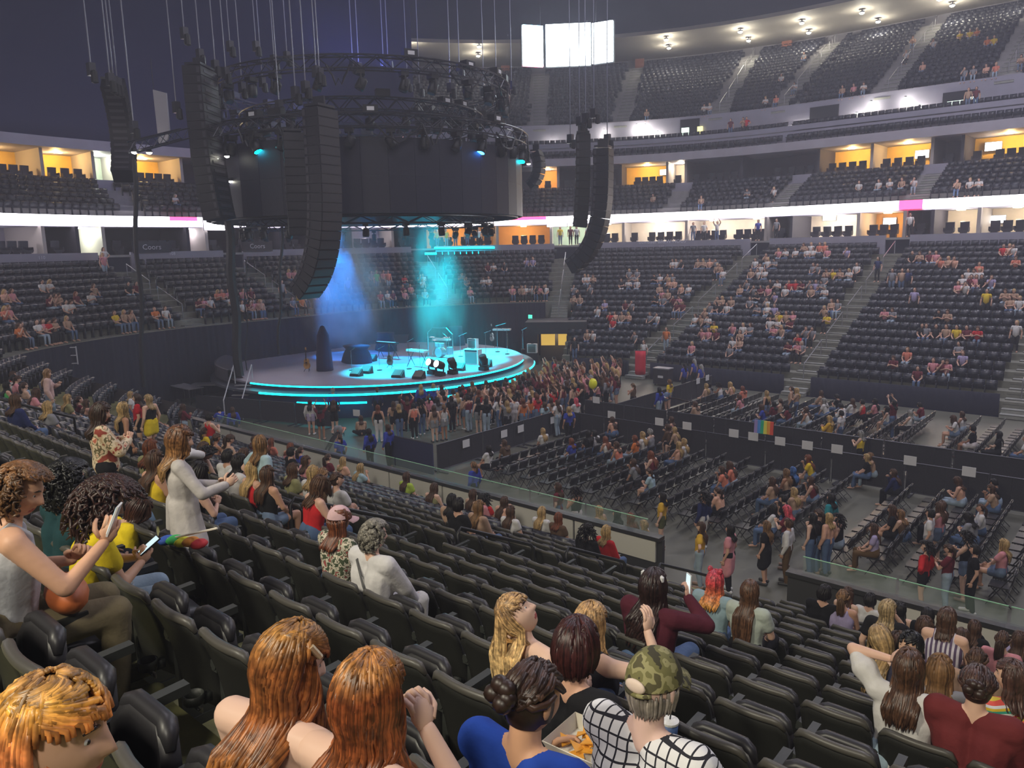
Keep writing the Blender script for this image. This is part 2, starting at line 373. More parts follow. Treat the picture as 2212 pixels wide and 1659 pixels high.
# ------------------------------------------------------------------ ribbon board
LEDW = mat('led_white', (.9, .9, .95), .4, emit=(1.0, .93, 1.0), estr=8.0); LEDR = mat('led_red', (.8, .1, .2), .4, emit=(1.0, .05, .16), estr=4.5)
rib = thing('ribbon_board', 'long glowing white and red ribbon screen wrapping the whole bowl', 'screen')
tr = lambda x: t_at(x, 468, 19.35)
segs = [(-6, tr(1985)-.2, 'w', 0), (tr(1985)-.2, tr(1960)+.6, 'r', 0), (tr(1960)+.6, tr(1345), 'w', 0), (tr(1345), tr(1180), 'w', 0), (tr(1180), tr(1085), 'r', .45), (tr(1085), tr(1000), 'w', 0), (tr(1000), tr(850), 'r', .3), (tr(850), tr(730), 'r', .5), (tr(730), tr(600), 'w', 0), (tr(600), tr(500), 'r', .5), (tr(500), tr(425), 'w', 0), (tr(425), tr(365), 'r', .5), (tr(365), T4+2, 'w', 0)]
for a, b, c, half in segs:
    if b-a < .05: continue
    m = MB(); z0, z1 = 10.40, 11.02
    if half: sweep(m, [(19.30, z0), (19.42, z0), (19.42, z0+.35), (19.30, z0+.35)], a, b, 0); sweep(m, [(19.30, z0+.35), (19.42, z0+.35), (19.42, z1), (19.30, z1)], a, b, 1)
    else: sweep(m, [(19.30, z0), (19.42, z0), (19.42, z1), (19.30, z1)], a, b, 0 if c == 'w' else 1)
    m.build('screen_segment', [LEDW, LEDR], rib)
for x, lab in ((461, 'bright square corner screen on the ribbon, left of the stage rig'), (1203, 'bright square corner screen on the ribbon, beside the right speaker hang')):
    t = tr(x); u, v = plan(t, 19.2); r = thing('corner_screen', lab, 'screen', P(u, v, 10.55), face_rz(t)); MB().box((0, .06, 0), (1.75, .12, .88)).build('display', LEDW, r); MB().box((0, -.02, 0), (1.85, .05, .98)).build('casing', DARK, r)
# ------------------------------------------------------------------ suites
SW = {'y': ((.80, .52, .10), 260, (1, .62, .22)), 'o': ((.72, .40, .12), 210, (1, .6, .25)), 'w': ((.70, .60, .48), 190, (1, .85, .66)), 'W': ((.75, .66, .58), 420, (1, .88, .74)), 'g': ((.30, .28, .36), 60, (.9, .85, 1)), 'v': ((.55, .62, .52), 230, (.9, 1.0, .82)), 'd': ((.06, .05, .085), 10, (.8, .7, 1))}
acm = MB(); acm.box((0, 0, .32), (.56, .52, .16)); acm.box((0, -.24, .66), (.56, .12, .62), rx=-.12); acm.box((-.29, .02, .44), (.07, .46, .26)); acm.box((.29, .02, .44), (.07, .46, .26)); acm.box((0, 0, .12), (.4, .4, .24))
ACH = acm.mesh('suite_armchair', mat('suite_leather', (.02, .018, .03), .45))
LP = mat('suite_lamp', (1, .9, .7), .5, emit=(1, .88, .68), estr=14.0); COLM = mat('suite_column', (.42, .38, .36), .6)
def suites(level, y, s0, s1, z0, z1, bays, name):
    nb = 0
    for x0, x1, k in bays:
        ta, tb = t_at(x1, y, s0), t_at(x0, y, s0)
        colr, pw, lc = SW[k]; key = 'suite_wall_'+k
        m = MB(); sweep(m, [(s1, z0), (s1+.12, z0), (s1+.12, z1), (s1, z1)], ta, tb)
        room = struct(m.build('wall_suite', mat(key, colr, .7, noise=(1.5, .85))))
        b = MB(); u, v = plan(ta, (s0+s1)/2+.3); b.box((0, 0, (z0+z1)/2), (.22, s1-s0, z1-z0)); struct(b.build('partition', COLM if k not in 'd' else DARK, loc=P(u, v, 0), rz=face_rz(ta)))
        n = max(1, int((tb-ta)*dl((ta+tb)/2, s0)/3.4))
        for i in range(n):
            tt = ta+(tb-ta)*(i+.5)/n; u, v = plan(tt, s0+1.9)
            if pw > 30:
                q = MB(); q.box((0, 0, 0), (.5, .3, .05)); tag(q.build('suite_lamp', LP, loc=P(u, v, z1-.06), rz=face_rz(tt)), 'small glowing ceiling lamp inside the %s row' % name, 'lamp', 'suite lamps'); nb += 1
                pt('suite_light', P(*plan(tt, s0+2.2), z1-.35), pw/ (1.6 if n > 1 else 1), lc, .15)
        if k in 'yowWgd' and not (level == 1 and k == 'd' and x1 < 1160):
            kk = dl((ta+tb)/2, s0+.9); w = (tb-ta)*kk-1.0; nc = int(w/.68)
            for i in range(nc):
                if i % 5 == 4: continue
                tt = ta+(.5+w*(i+.5)/nc)/kk; u, v = plan(tt, s0+.9); p = P(u, v, z0)
                if in_view(p): CHAIRS.append((p, face_rz(tt), level))
CHAIRS = []
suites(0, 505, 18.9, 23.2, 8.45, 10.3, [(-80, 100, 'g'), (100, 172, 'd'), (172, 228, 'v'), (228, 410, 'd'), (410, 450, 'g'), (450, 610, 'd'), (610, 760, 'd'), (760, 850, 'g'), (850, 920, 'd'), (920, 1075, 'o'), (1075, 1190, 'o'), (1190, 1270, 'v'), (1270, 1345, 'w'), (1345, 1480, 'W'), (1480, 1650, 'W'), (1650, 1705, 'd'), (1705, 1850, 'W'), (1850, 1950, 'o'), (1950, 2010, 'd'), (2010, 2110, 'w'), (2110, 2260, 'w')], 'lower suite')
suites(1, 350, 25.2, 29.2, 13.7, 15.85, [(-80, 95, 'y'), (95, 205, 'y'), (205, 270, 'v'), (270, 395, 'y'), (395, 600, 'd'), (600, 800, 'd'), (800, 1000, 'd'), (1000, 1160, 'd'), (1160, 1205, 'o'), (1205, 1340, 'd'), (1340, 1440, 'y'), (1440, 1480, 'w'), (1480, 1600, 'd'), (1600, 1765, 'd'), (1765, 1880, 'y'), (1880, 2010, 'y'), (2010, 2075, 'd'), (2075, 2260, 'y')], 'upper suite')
cnt = {0: 0, 1: 0}
for p, rz, lev in CHAIRS:
    cnt[lev] += 1; o = inst('suite_armchair', ACH, None, p, (0, 0, rz))
    tag(o, 'dark suite armchair, %s from the right along the %s suite front' % (ordn(cnt[lev]), ('lower', 'upper')[lev]), 'chair', 'suite armchairs')
# television screens in the suites
TVM = mat('tv_picture', (.9, .9, .9), .3, emit=(.95, .97, 1.0), estr=5.0)
for i, (x, y, s, w, h, lab) in enumerate([(70, 345, 28.9, .75, .6, 'small lit television on the yellow suite wall, far left'), (2146, 316, 28.9, 1.1, .62, 'lit television on the upper suite wall, far right'), (1992, 333, 28.9, 1.0, .6, 'lit television in the upper suite left of the dark stair'), (1158, 383, 28.9, .5, .6, 'white lit screen in the orange suite right of the drum screen'), (1435, 372, 28.9, .8, .5, 'small white screen in the upper suite above the ribbon'), (2142, 474, 22.9, 1.7, .5, 'wide white screen under the ribbon, far right'), (1922, 478, 22.9, .9, .5, 'small white screen under the ribbon left of the dark doorway'), (1792, 470, 22.9, 1.0, .45, 'white screen under the ribbon in the bright suite'), (40, 447, 21.2, 1.6, .28, 'bright strip sign above the ribbon, far left')]):
    p = on_s(x, y, s); q = UVZ(p); t = inv(q[0], q[1])[0]
    r = thing('television', lab, 'television', p, face_rz(t)); MB().box((0, .03, 0), (w, .03, h)).build('picture', TVM, r); MB().box((0, 0, 0), (w+.06, .04, h+.06)).build('casing', DARK, r)
# soffit lamps over the upper stand
SL = mat('soffit_lamp_glow', (1, 1, .9), .5, emit=(1, .97, .82), estr=30)
lampxy = [(884, 97), (1035, 100), (1033, 120), (1439, 85), (1445, 103), (1599, 68), (1617, 87), (1732, 49), (1747, 70), (1862, 27), (1897, 46), (2057, 11), (2030, -2), (2200, -20)]
for i, (x, y) in enumerate(lampxy):
    p = on_z(x, y, 28.95); r = thing('soffit_lamp', 'round glowing lamp on the upper soffit, %s from the left' % ordn(i+1), 'lamp', p, 0, 'soffit lamps')
    MB().lathe([(.05, .3), (.05, .12), (.2, .1), (.24, 0), (.24, -.02)], n=12).build('housing', DARK, r); MB().ball((0, 0, -.04), (.22, .22, .12)).build('bulb', SL, r)
    pt('soffit_light', p-np.array([0, 0, .6]), 200, (1, .93, .78), .2)
for i, (x, y) in enumerate([(1882, 222), (1956, 213), (1731, 273), (1986, 232), (1850, 247), (1375, 272), (1394, 272), (1421, 287), (1305, 283), (1240, 313), (1193, 308)]):
    p = on_s(x, y, 27.6); r = thing('walkway_lamp', 'small bright lamp over the upper walkway, %s listed from the far right' % ordn(i+1), 'lamp', p, 0, 'walkway lamps')
    MB().ball((0, 0, 0), .13).build('bulb', SL, r); MB().box((0, 0, .14), (.12, .12, .12)).build('housing', DARK, r)
    pt('walkway_light', p-np.array([0, 0, .35]), 60, (1, .93, .8), .12)
# dark vomitory doorways and lit doors below the upper stand
dm = mat('doorway_dark', (.012, .012, .02), .9); dl_ = mat('lit_door', (.8, .9, .8), .5, emit=(.75, 1.0, .85), estr=1.6); dy_ = mat('lit_door_yellow', (.8, .8, .3), .5, emit=(1, .9, .35), estr=1.6)
for i, (x, y, w, h, mm, lab) in enumerate([(1490, 280, 1.8, 1.9, dm, 0), (1480, 294, .7, 1.5, dl_, 0), (1512, 290, .5, 1.4, dy_, 0), (2070, 225, 2.2, 1.9, dm, 0), (2062, 240, 1.1, 1.5, dl_, 0), (2102, 228, .4, 1.3, dl_, 0), (1780, 250, 2.4, 1.6, dm, 0)]):
    p = on_s(x, y, 28.05 if mm is dm else 27.95); q = UVZ(p); t = inv(q[0], q[1])[0]
    o = MB().box((0, 0, 0), (w, .1, h)).build('door_%d' % (i+1), mm, loc=p, rz=face_rz(t)); struct(o)
# ------------------------------------------------------------------ stadium seats
SEATM = mat('seat_plastic', (.018, .0185, .0165), .50, spec=.42, bump=.06, bscale=220); SEATP = mat('seat_vinyl', (.022, .021, .024), .42, spec=.5); ARMM = mat('armrest_plastic', (.03, .033, .03), .5)
TAGM = mat('white_tag', (.75, .75, .72), .5); SW_ = .53
def grid_shell(nx, nz, fx, thick, closed=True):
    """a curved slab: fx(i, k) -> front point; thickness backwards"""
    fr = [fx(i/(nx-1), k/(nz-1)) for k in range(nz) for i in range(nx)]; bk = [p-np.array([0, thick*(1 if True else 0), 0]) for p in fr]
    v = fr+bk; n = nx*nz; f = []
    for k in range(nz-1):
        for i in range(nx-1):
            a = k*nx+i; f.append((a, a+nx, a+nx+1, a+1)); f.append((n+a, n+a+1, n+a+nx+1, n+a+nx))
    for i in range(nx-1): f.append((i, i+1, n+i+1, n+i)); a = (nz-1)*nx+i; f.append((a, n+a, n+a+1, a+1))
    for k in range(nz-1): a = k*nx; f.append((a, n+a, n+a+nx, a+nx)); a = k*nx+nx-1; f.append((a, a+nx, n+a+nx, n+a))
    return v, f
def back_pt(a, b):
    x = (a-.5)*.485; z = .34+.53*b
    rnd = max(0, (abs(a-.5)*2-.72)/.28); z -= .07*rnd**2*b**3
    return np.array([x, .035-.115*b**1.5-.035*(1-(abs(a-.5)*2)**2), z])
sb = MB(); v, f = grid_shell(9, 7, back_pt, .035); sb.add(v, f)
roll = [back_pt(a, 1.0)+np.array([0, -.022, .004]) for a in np.linspace(.02, .98, 13)]; sb.tube(roll, [.012]+[.026]*11+[.012], 8, 1)
SB = sb.mesh('seat_back', [SEATM, mat('seat_rim_highlight', (.075, .070, .060), .42)], True)  # rim lightened: the overhead lamp's highlight is put into its colour
def cush(a, b):       # tipped-up seat: underside shell faces forward
    x = (a-.5)*.43; h = .325*b; rnd = max(0, (abs(a-.5)*2-.55)/.45); h -= .10*rnd**2*b**2
    return np.array([x, .09+.075*math.sin(b*PI*.55)*(1-.5*rnd), .42+h])
sc_ = MB(); v, f = grid_shell(9, 7, cush, .075); sc_.add(v, f); sc_.tube([cush(a, 1.0)+np.array([0, -.036, .0]) for a in np.linspace(.04, .96, 11)], [.018]+[.038]*9+[.018], 8)
SCU = sc_.mesh('seat_cushion', SEATP, True)
def flat(a, b): return np.array([(a-.5)*.43, 0, 0])+np.array([0, .06+.40*b, .45+.012*math.cos((a-.5)*6)-.03*b**4])
fl = MB(); vv, ff = grid_shell(7, 5, flat, 0.0); vv = [np.array(p) for p in vv]; n2 = len(vv)//2
for i in range(n2, 2*n2): vv[i] = vv[i]-np.array([0, 0, .09])
fl.add(vv, ff); SCF = fl.mesh('seat_cushion_flat', SEATP, True)
ar = MB(); ar.box((SW_/2, .17, .615), (.055, .43, .042), rx=.03); ar.tube([(SW_/2, -.02, .63), (SW_/2, -.05, .63)], .03, 8)
AR = ar.mesh('armrest', ARMM)
st = MB(); st.box((SW_/2, .10, .32), (.045, .22, .60)); st.box((SW_/2, .08, .03), (.06, .32, .06)); ST = st.mesh('standard', ARMM)
ch = MB(); ch.lathe([(.046, 0), (.052, 0), (.054, .05), (.047, .05), (.045, .0)], (SW_/2, -.165, .47), 14, cap=False); ch.box((SW_/2, -.10, .47), (.04, .05, .05)); ch.box((SW_/2, -.165, .445), (.10, .012, .008)); CHM = ch.mesh('cup_holder', ARMM, True)
tg = MB(); tg.box((SW_/2, -.135, .415), (.035, .008, .032)); TG = tg.mesh('tag', TAGM)
# low seat for the far stands, joined below
lowv = MB(); lowv.box((0, -.01, .62), (.47, .06, .48), rx=.14); lowv.box((0, .13, .60), (.41, .10, .36), rx=-.22); lowv.box((SW_/2, .16, .60), (.05, .34, .045)); lowv.box((SW_/2, .08, .28), (.05, .16, .56))
LV = np.concatenate(lowv.v); LF = lowv.f
NEAR_SEATS = []; FAR_PTS = []
def aisle_u(v): return -9.3+.38*(v-5.2)
def row_seats(j, t0, t1, s, z, holes, hw, start=0.0):
    t = t0+start
    while t < t1:
        if not any(abs(t-h)*dl(t, s) < hw for h in holes):
            u, v = plan(t, s); FAR_PTS.append((P(u, v, z), face_rz(t), j, t, s))
        t += SW_/dl(t, s)
# near stand rows (facing V), with the stairway and its twin further left
for j in range(2, 19):
    s = ROWS[j]; v = V0-s; z = zrow(j); u = -26.2+.13*(j % 3); k = 0
    while u < 11:
        a = aisle_u(v)
        if not (a < u < a+1.35 or a-11.6 < u < a-10.4 or (j < 4 and GAP0-.2 < u < GAP1+.2)):
            p = P(u, v, z)
            if j < 17 or u > 0: NEAR_SEATS.append([p, face_rz(T5-1), j, u, False])
        u += SW_
# occupied seats are flagged once the people are placed (OCC: set of (j, u))
def finish_seats(occ):
    """occ: world points of seated people in the near stand"""
    cand = []
    for s in NEAR_SEATS:
        q = proj(s[0]+np.array([0, 0, .7]))
        if q is None: continue
        if not (-70 < q[0] < 2290 and 500 < q[1] < 1760): continue
        d = np.linalg.norm(s[0]-CAM)
        if d < .9: continue
        cand.append((d, s))
    cand.sort(key=lambda a: a[0])
    for d, s in cand:
        s[4] = any(abs(o[0]-s[0][0])+abs(o[1]-s[0][1]) < .42 for o in occ)
    real, rest = cand[:300], cand[300:]
    byrow = {}
    for d, s in real: byrow.setdefault(s[2], []).append(s)
    for j, L in byrow.items():
        L.sort(key=lambda s: s[3]); left = [s for s in L if s[3] < aisle_u(V0-ROWS[j])+.2]; right = L[len(left):]
        for side, LL in (('left', left[::-1]), ('right', right)):
            for n, s in enumerate(LL):
                t = thing('stadium_seat', 'black %s seat, %s row of the near stand, %s seat %s of the stairway' % ('occupied' if s[4] else 'tip-up', ordn(j+1), ordn(n+1), side), 'seat', s[0], s[1], 'black seats of the near stand')
                inst('backrest', SB, t)
                if s[4]: inst('seat_cushion', SCF, t)
                else: inst('seat_cushion', SCU, t, (0, 0, 0), (0, 0, 0))
                inst('armrest', AR, t); inst('standard', ST, t); inst('cup_holder', CHM, t)
                if (n+j) % 5 != 0: inst('tag', TG, t)
                if n == 0 and side == 'left' : NUMS.append((s[0], s[1], j))
    pts = [(s[0], s[1]) for d, s in rest]+[(p, rz) for p, rz, j, t, ss in FAR_PTS if in_view(p)]
    V = []; F = []; n = 0; fl = np.array(LF)
    for p, rz in pts:
        c, s_ = math.cos(rz), math.sin(rz); R = np.array([[c, -s_, 0], [s_, c, 0], [0, 0, 1]]); V.append(LV@R.T+p); F.append(fl+n); n += len(LV)
    V = np.concatenate(V); F = np.concatenate(F); me = bpy.data.meshes.new('stadium_seats')
    me.vertices.add(len(V)); me.vertices.foreach_set('co', V.ravel()); me.loops.add(F.size); me.loops.foreach_set('vertex_index', F.ravel())
    me.polygons.add(len(F)); me.polygons.foreach_set('loop_start', np.arange(0, F.size, 4)); me.polygons.foreach_set('loop_total', np.full(len(F), 4)); me.materials.append(SEATF); me.update(calc_edges=True)
    o = bpy.data.objects.new('stadium_seats', me); COL.objects.link(o); tag(o, 'thousands of empty black seats filling the far, corner, club and upper stands', 'seats', kind='stuff')
    print('SEATS real', len(real), 'stuff', len(pts))
NUMS = []
SEATF = mat('far_seat_plastic', (.020, .022, .034), .36, spec=.5)
holes = AISLES_ALL
TLs = T4+2
for j in range(1, 21): row_seats(j, -5, TA3-1.2, ROWS[j], zrow(j), holes, .95, .1*(j % 2))
for j in range(11, 21): row_seats(j, TA3-1.2, TN, ROWS[j], zrow(j), holes, .95, .1*(j % 2))
for j in range(0, 19): row_seats(j, TN+.3, T4-.2, ROWS[j], zrow(j), [TN+RA*.35], .95)
CLUB_A = [t_at(x, 400, 22) for x in (1703, 2000, 1465, 262)]
for j in range(6): row_seats(j, -5, T4-6, 20.45+.88*j, 11.05+.4*j, CLUB_A, .9)
row_seats(0, -5, TC, 26.0, 16.5, [], 1); row_seats(0, -5, TC, 27.2, 17.7, [], 1)
UP_A = [t_at(x, y, 36) for x, y in ((1165, 225), (1360, 215), (1590, 205), (1745, 180), (1968, 145), (2215, 100))]
for j in range(19): row_seats(j, -5, TC-.3, US(j), UZ(j), UP_A, 1.0, .1*(j % 2))
# ------------------------------------------------------------------ stairways with a handrail
stepm = mat('stair_step', (.33, .335, .31), .7, noise=(6, .8)); nose = mat('stair_nosing', (.10, .10, .09), .6); RAILM = mat('rail_steel', (.35, .35, .38), .35, metal=.6); RAILB = mat('rail_black', (.016, .016, .018), .4)
stm = MB(); stm.box((0, 0, .09), (1.25, .435, .18)); stm.box((0, .21, .165), (1.25, .03, .03), mi=1); STEP = stm.mesh('step', [stepm, nose])
def stair(t, j0, j1, lab, off=0.0, S=lambda j: ROWS[j], Z=zrow, run=.87, rail=True):
    u, v = plan(t, S(j0)); root = tag(MB().box((0, 0, 0), (.05, .05, .02)).build('stairway', nose), None); struct(root); root['label'] = lab
    for j in range(j0, j1):
        for h in (0, 1):
            s = S(j)-run+.15+.22+h*run/2; z = Z(j)-(Z(1)-Z(0))*(1-h)*.5-.12
            tt = t; u, v = plan(tt, s); inst('step', STEP, root, P(u, v, z), (0, 0, face_rz(t)))
    if rail:
        k = j0+1; n = 0
        while k < j1-1:
            e = min(k+3, j1-1); m = MB(); a = P(*plan(t, S(k)), Z(k)+.92); b = P(*plan(t, S(e)), Z(e)+.92)
            m.tube([P(*plan(t, S(k)), Z(k)), a, b, P(*plan(t, S(e)), Z(e))], .028, 6); mid = (k+e)/2
            inst('handrail', m.mesh('handrail', RAILM), root); k = e+1
for t, lab, j0 in ((FAR_AISLES[0], 'far right stairway down through the far stand', 0), (FAR_AISLES[1], 'long stairway through the far stand right of centre', 0), (FAR_AISLES[2], 'stairway through the far stand behind the red cloth', 0), (TA3, 'steep stairway above the black tunnel', 7), (AISLES_ALL[4], 'stairway behind the stage in the corner stand', 11), (AISLES_ALL[5], 'stairway behind the stage, next to the curtains', 11), (AISLES_ALL[6], 'stairway behind the stage, furthest left', 11)): stair(t, j0, 21, lab)
for i, t in enumerate(UP_A): stair(t, 0, 19, 'pale stairway in the upper stand, %s from the left' % ordn(i+1), S=US, Z=UZ, run=.85, rail=i > 1)
for i, t in enumerate(CLUB_A[:2]): stair(t, 0, 6, 'short club level stairway, %s' % ('left one' if i == 0 else 'right one'), S=lambda j: 20.3+.88*j, Z=lambda j: 11.05+.4*j, run=.88, rail=False)
# near stairway: steps, loop handrails
root = tag(MB().box((0, 0, 0), (.05, .05, .02)).build('stairway', nose)); struct(root); root['label'] = 'near stairway with black looped handrails'
STEPN = MB().box((0, 0, .09), (1.15, .435, .18)).mesh('near_step', mat('near_step', (.42, .40, .20), .7, noise=(8, .8)))
for j in range(0, 19):
    for h in (0, 1):
        s = ROWS[j]-.87+.15+.22+h*.435; v = V0-s; inst('step', STEPN, root, P(aisle_u(v)+.68, v, zrow(j)-.348*(1-h)*.5-.15), (0, 0, UANG))
for a, b, ua, ub, lab in ((5.73, 7.4, -9.15, -8.6, 'highest black loop handrail beside the pink cap'), (8.15, 9.3, -8.3, -7.7, 'middle black loop handrail on the near stairway'), (10.0, 11.0, -7.55, -7.0, 'lower black loop handrail on the near stairway'), (11.9, 13.2, -6.85, -6.2, 'lowest black loop handrail beside the standing pair')):
    r = thing('loop_handrail', lab, 'handrail'); zz = lambda v: .15+.4*(V0-v)
    uu = lambda v: ua+(ub-ua)*(v-a)/(b-a)
    top = [P(uu(a), a, zz(a)), P(uu(a), a, zz(a)+.85), P(uu(a), a+.08, zz(a)+.93), P(uu(b), b-.06, zz(b)+.93), P(uu(b), b, zz(b)+.86), P(uu(b), b, zz(b))]
    MB().tube(top, .03, 8).build('top_rail', RAILB, r, True); MB().tube([P(uu(a), a, zz(a)+.45), P(uu(b), b, zz(b)+.45)], .022, 6).build('lower_rail', RAILB, r, True)
r = thing('loop_handrail', 'black loop handrail at the far left of the near stand', 'handrail')
a0, a1 = on_z(0, 862, 5.6), on_z(160, 902, 4.9); MB().tube([a0, a1, a1-np.array([0, 0, .9])], .03, 8).build('top_rail', RAILB, r, True)
# ------------------------------------------------------------------ people: bodies, clothes, hair
def nrm(v): v = np.asarray(v, float); return v/(np.linalg.norm(v)+1e-9)
def rotm(rx=0, ry=0, rz=0): return np.array(Euler((rx, ry, rz), 'XYZ').to_matrix())
def caps(mb, a, b, ra, rb, n=10, mi=0):
    a, b = np.array(a, float), np.array(b, float); d = nrm(b-a)
    mb.tube([a-d*ra*.97, a-d*ra*.75, a-d*ra*.35, a, b, b+d*rb*.35, b+d*rb*.75, b+d*rb*.97], [ra*.2, ra*.66, ra*.94, ra, rb, rb*.94, rb*.66, rb*.2], n, mi)
def ik(s, t, l1, l2, hint):
    s, t = np.array(s, float), np.array(t, float); d = t-s; L = np.linalg.norm(d)
    if L > (l1+l2)*.985: t = s+d/L*(l1+l2)*.985; d = t-s; L = np.linalg.norm(d)
    a = (l1*l1-l2*l2+L*L)/(2*L); h = math.sqrt(max(l1*l1-a*a, 1e-4)); u = d/L; p = np.array(hint, float); p = nrm(p-u*(p@u)); return s+u*a+p*h, t
ARMS = {  # wrist target, elbow hint, hand direction, curl ; x is mirrored for the left side. z is relative to the shoulder line
 'lap': ((.10, .30, -.36), (.7, -.5, -.3), (-.3, .9, -.2), .45), 'knee': ((.13, .38, -.40), (.8, -.3, -.2), (0, .9, -.4), .35),
 'down': ((.26, .05, -.50), (.4, -.8, 0), (0, .1, -1), .4), 'phone': ((.05, .27, -.16), (.8, -.1, -.8), (-.35, .35, .85), .75),
 'up': ((.20, .16, .42), (.9, -.2, 0), (-.1, .1, 1), .25), 'wave': ((.30, .20, .30), (.9, -.3, -.2), (0, .2, 1), .1),
 'hip': ((.19, -.01, -.36), (1, -.35, 0), (-.8, .2, -.5), .6), 'chin': ((.05, .19, .06), (.7, 0, -.9), (-.3, -.2, .9), .8),
 'head': ((.12, .05, .20), (1, .1, 0), (-.5, -.4, .7), .5), 'cross': ((-.06, .20, -.24), (.8, .2, -.5), (-1, .1, 0), .5), 'forward': ((.18, .45, -.10), (.5, -.2, -.8), (0, 1, .1), .4),
 'rest': ((.24, .26, -.30), (.9, -.5, -.1), (0, 1, -.1), .4)}
def pose(kind='sit', aL='lap', aR='lap', lean=0.0, tilt=0.0, twist=0.0, hy=0.0, hp=0.0, hr=0.0, wide=1.0, legs='rest', tgtL=None, tgtR=None):
    J = {}; sit = kind == 'sit'; hz = .53 if sit else .89
    if kind == 'floor': hz = .13
    J['kind'] = kind; hip = np.array([0, -.02 if sit else 0, hz]); J['hip'] = hip
    Rt = rotm(0, tilt, 0)@rotm(-lean, 0, 0)@rotm(0, 0, twist); J['Rt'] = Rt
    if kind == 'bend': Rt = rotm(-1.75, 0, 0)@rotm(0, 0, twist); J['Rt'] = Rt
    T = lambda x, y, z: hip+Rt@np.array([x, y, z])
    J['waist'] = T(0, .005, .13); J['chest'] = T(0, -.005, .33); J['neck'] = T(0, -.02, .49); J['T'] = T; J['w'] = wide
    for s, k in ((-1, 'L'), (1, 'R')):
        J['sh'+k] = T(s*.172*wide**.6, -.015, .455); J['hip'+k] = hip+np.array([s*.088*wide, 0, -.01])
        if sit:
            kx = {'rest': .11, 'close': .06, 'wide': .22}.get(legs, .11); J['kn'+k] = np.array([s*kx, .43, .52]); J['an'+k] = np.array([s*(kx+.0), .40 if k == 'R' else .44, .09])
        elif kind == 'floor': J['kn'+k] = np.array([s*.34, .30, .16]); J['an'+k] = np.array([-s*.08, .36, .08])
        else:
            st = .03 if legs == 'rest' else .09; J['kn'+k] = np.array([s*.095*wide**.5, .02+(st if k == 'R' else -.01), .48]); J['an'+k] = np.array([s*.10, (.02 if k == 'R' else -.04), .08])
        J['toe'+k] = J['an'+k]+np.array([s*.025, .15, -.045])
        tg, hint, hd, cu = ARMS[aL if k == 'L' else aR]; cust = tgtL if k == 'L' else tgtR
        tp = T(s*tg[0], tg[1], .455+tg[2]) if cust is None else np.array(cust[0], float)
        if cust is not None and len(cust) > 1: hd = cust[1]; cu = cust[2] if len(cust) > 2 else cu; hint = cust[3] if len(cust) > 3 else hint; sg = 1
        else: sg = s
        e, w = ik(J['sh'+k], tp, .285, .25, (Rt@np.array([s*hint[0], hint[1], hint[2]]))); J['el'+k] = e; J['wr'+k] = w
        J['hd'+k] = nrm(Rt@np.array([sg*hd[0], hd[1], hd[2]])) if not (kind == 'bend') else nrm(w-e); J['cu'+k] = cu
    J['Rh'] = Rt@rotm(0, hr, 0)@rotm(hp, 0, hy) if kind == 'bend' else rotm(0, 0, twist*.6+hy)@rotm(hp-lean*.35, 0, 0)@rotm(0, hr+tilt*.5, 0)
    J['head'] = J['neck']+(J['Rh']*.5+Rt*.5)@np.array([0, .025, .165])
    return J
def body_parts(J, mb):
    w = J['w']; T = J['T']
    for s, k in ((-1, 'L'), (1, 'R')):
        a = .062*w
        caps(mb, J['hip'+k]+[0, 0, .03], T(s*.058*w, .01, .14), .105*w, .088*w); caps(mb, T(s*.058*w, .01, .14), T(s*.078*w, .0, .34), .088*w, .098*w**.7)
        caps(mb, T(s*.078*w, 0, .34), T(s*.07, -.01, .44), .095*w**.7, .062)
        caps(mb, T(s*.04, -.015, .46), J['sh'+k], .058, .057*w**.4)
        caps(mb, J['sh'+k], J['el'+k], .054*w**.5, .041*w**.5); caps(mb, J['el'+k], J['wr'+k], .040*w**.4, .027)
        caps(mb, J['hip'+k], J['kn'+k], .092*w**.7, .060*w**.4); caps(mb, J['kn'+k], (J['kn'+k]*.62+J['an'+k]*.38), .057*w**.4, .053*w**.4); caps(mb, (J['kn'+k]*.62+J['an'+k]*.38), J['an'+k], .053*w**.4, .036); caps(mb, J['an'+k]-[0, .03, .02], J['toe'+k], .042, .034)
    caps(mb, J['neck']-[0, 0, .03], J['head']-J['Rh']@np.array([0, .02, .03]), .057, .052)
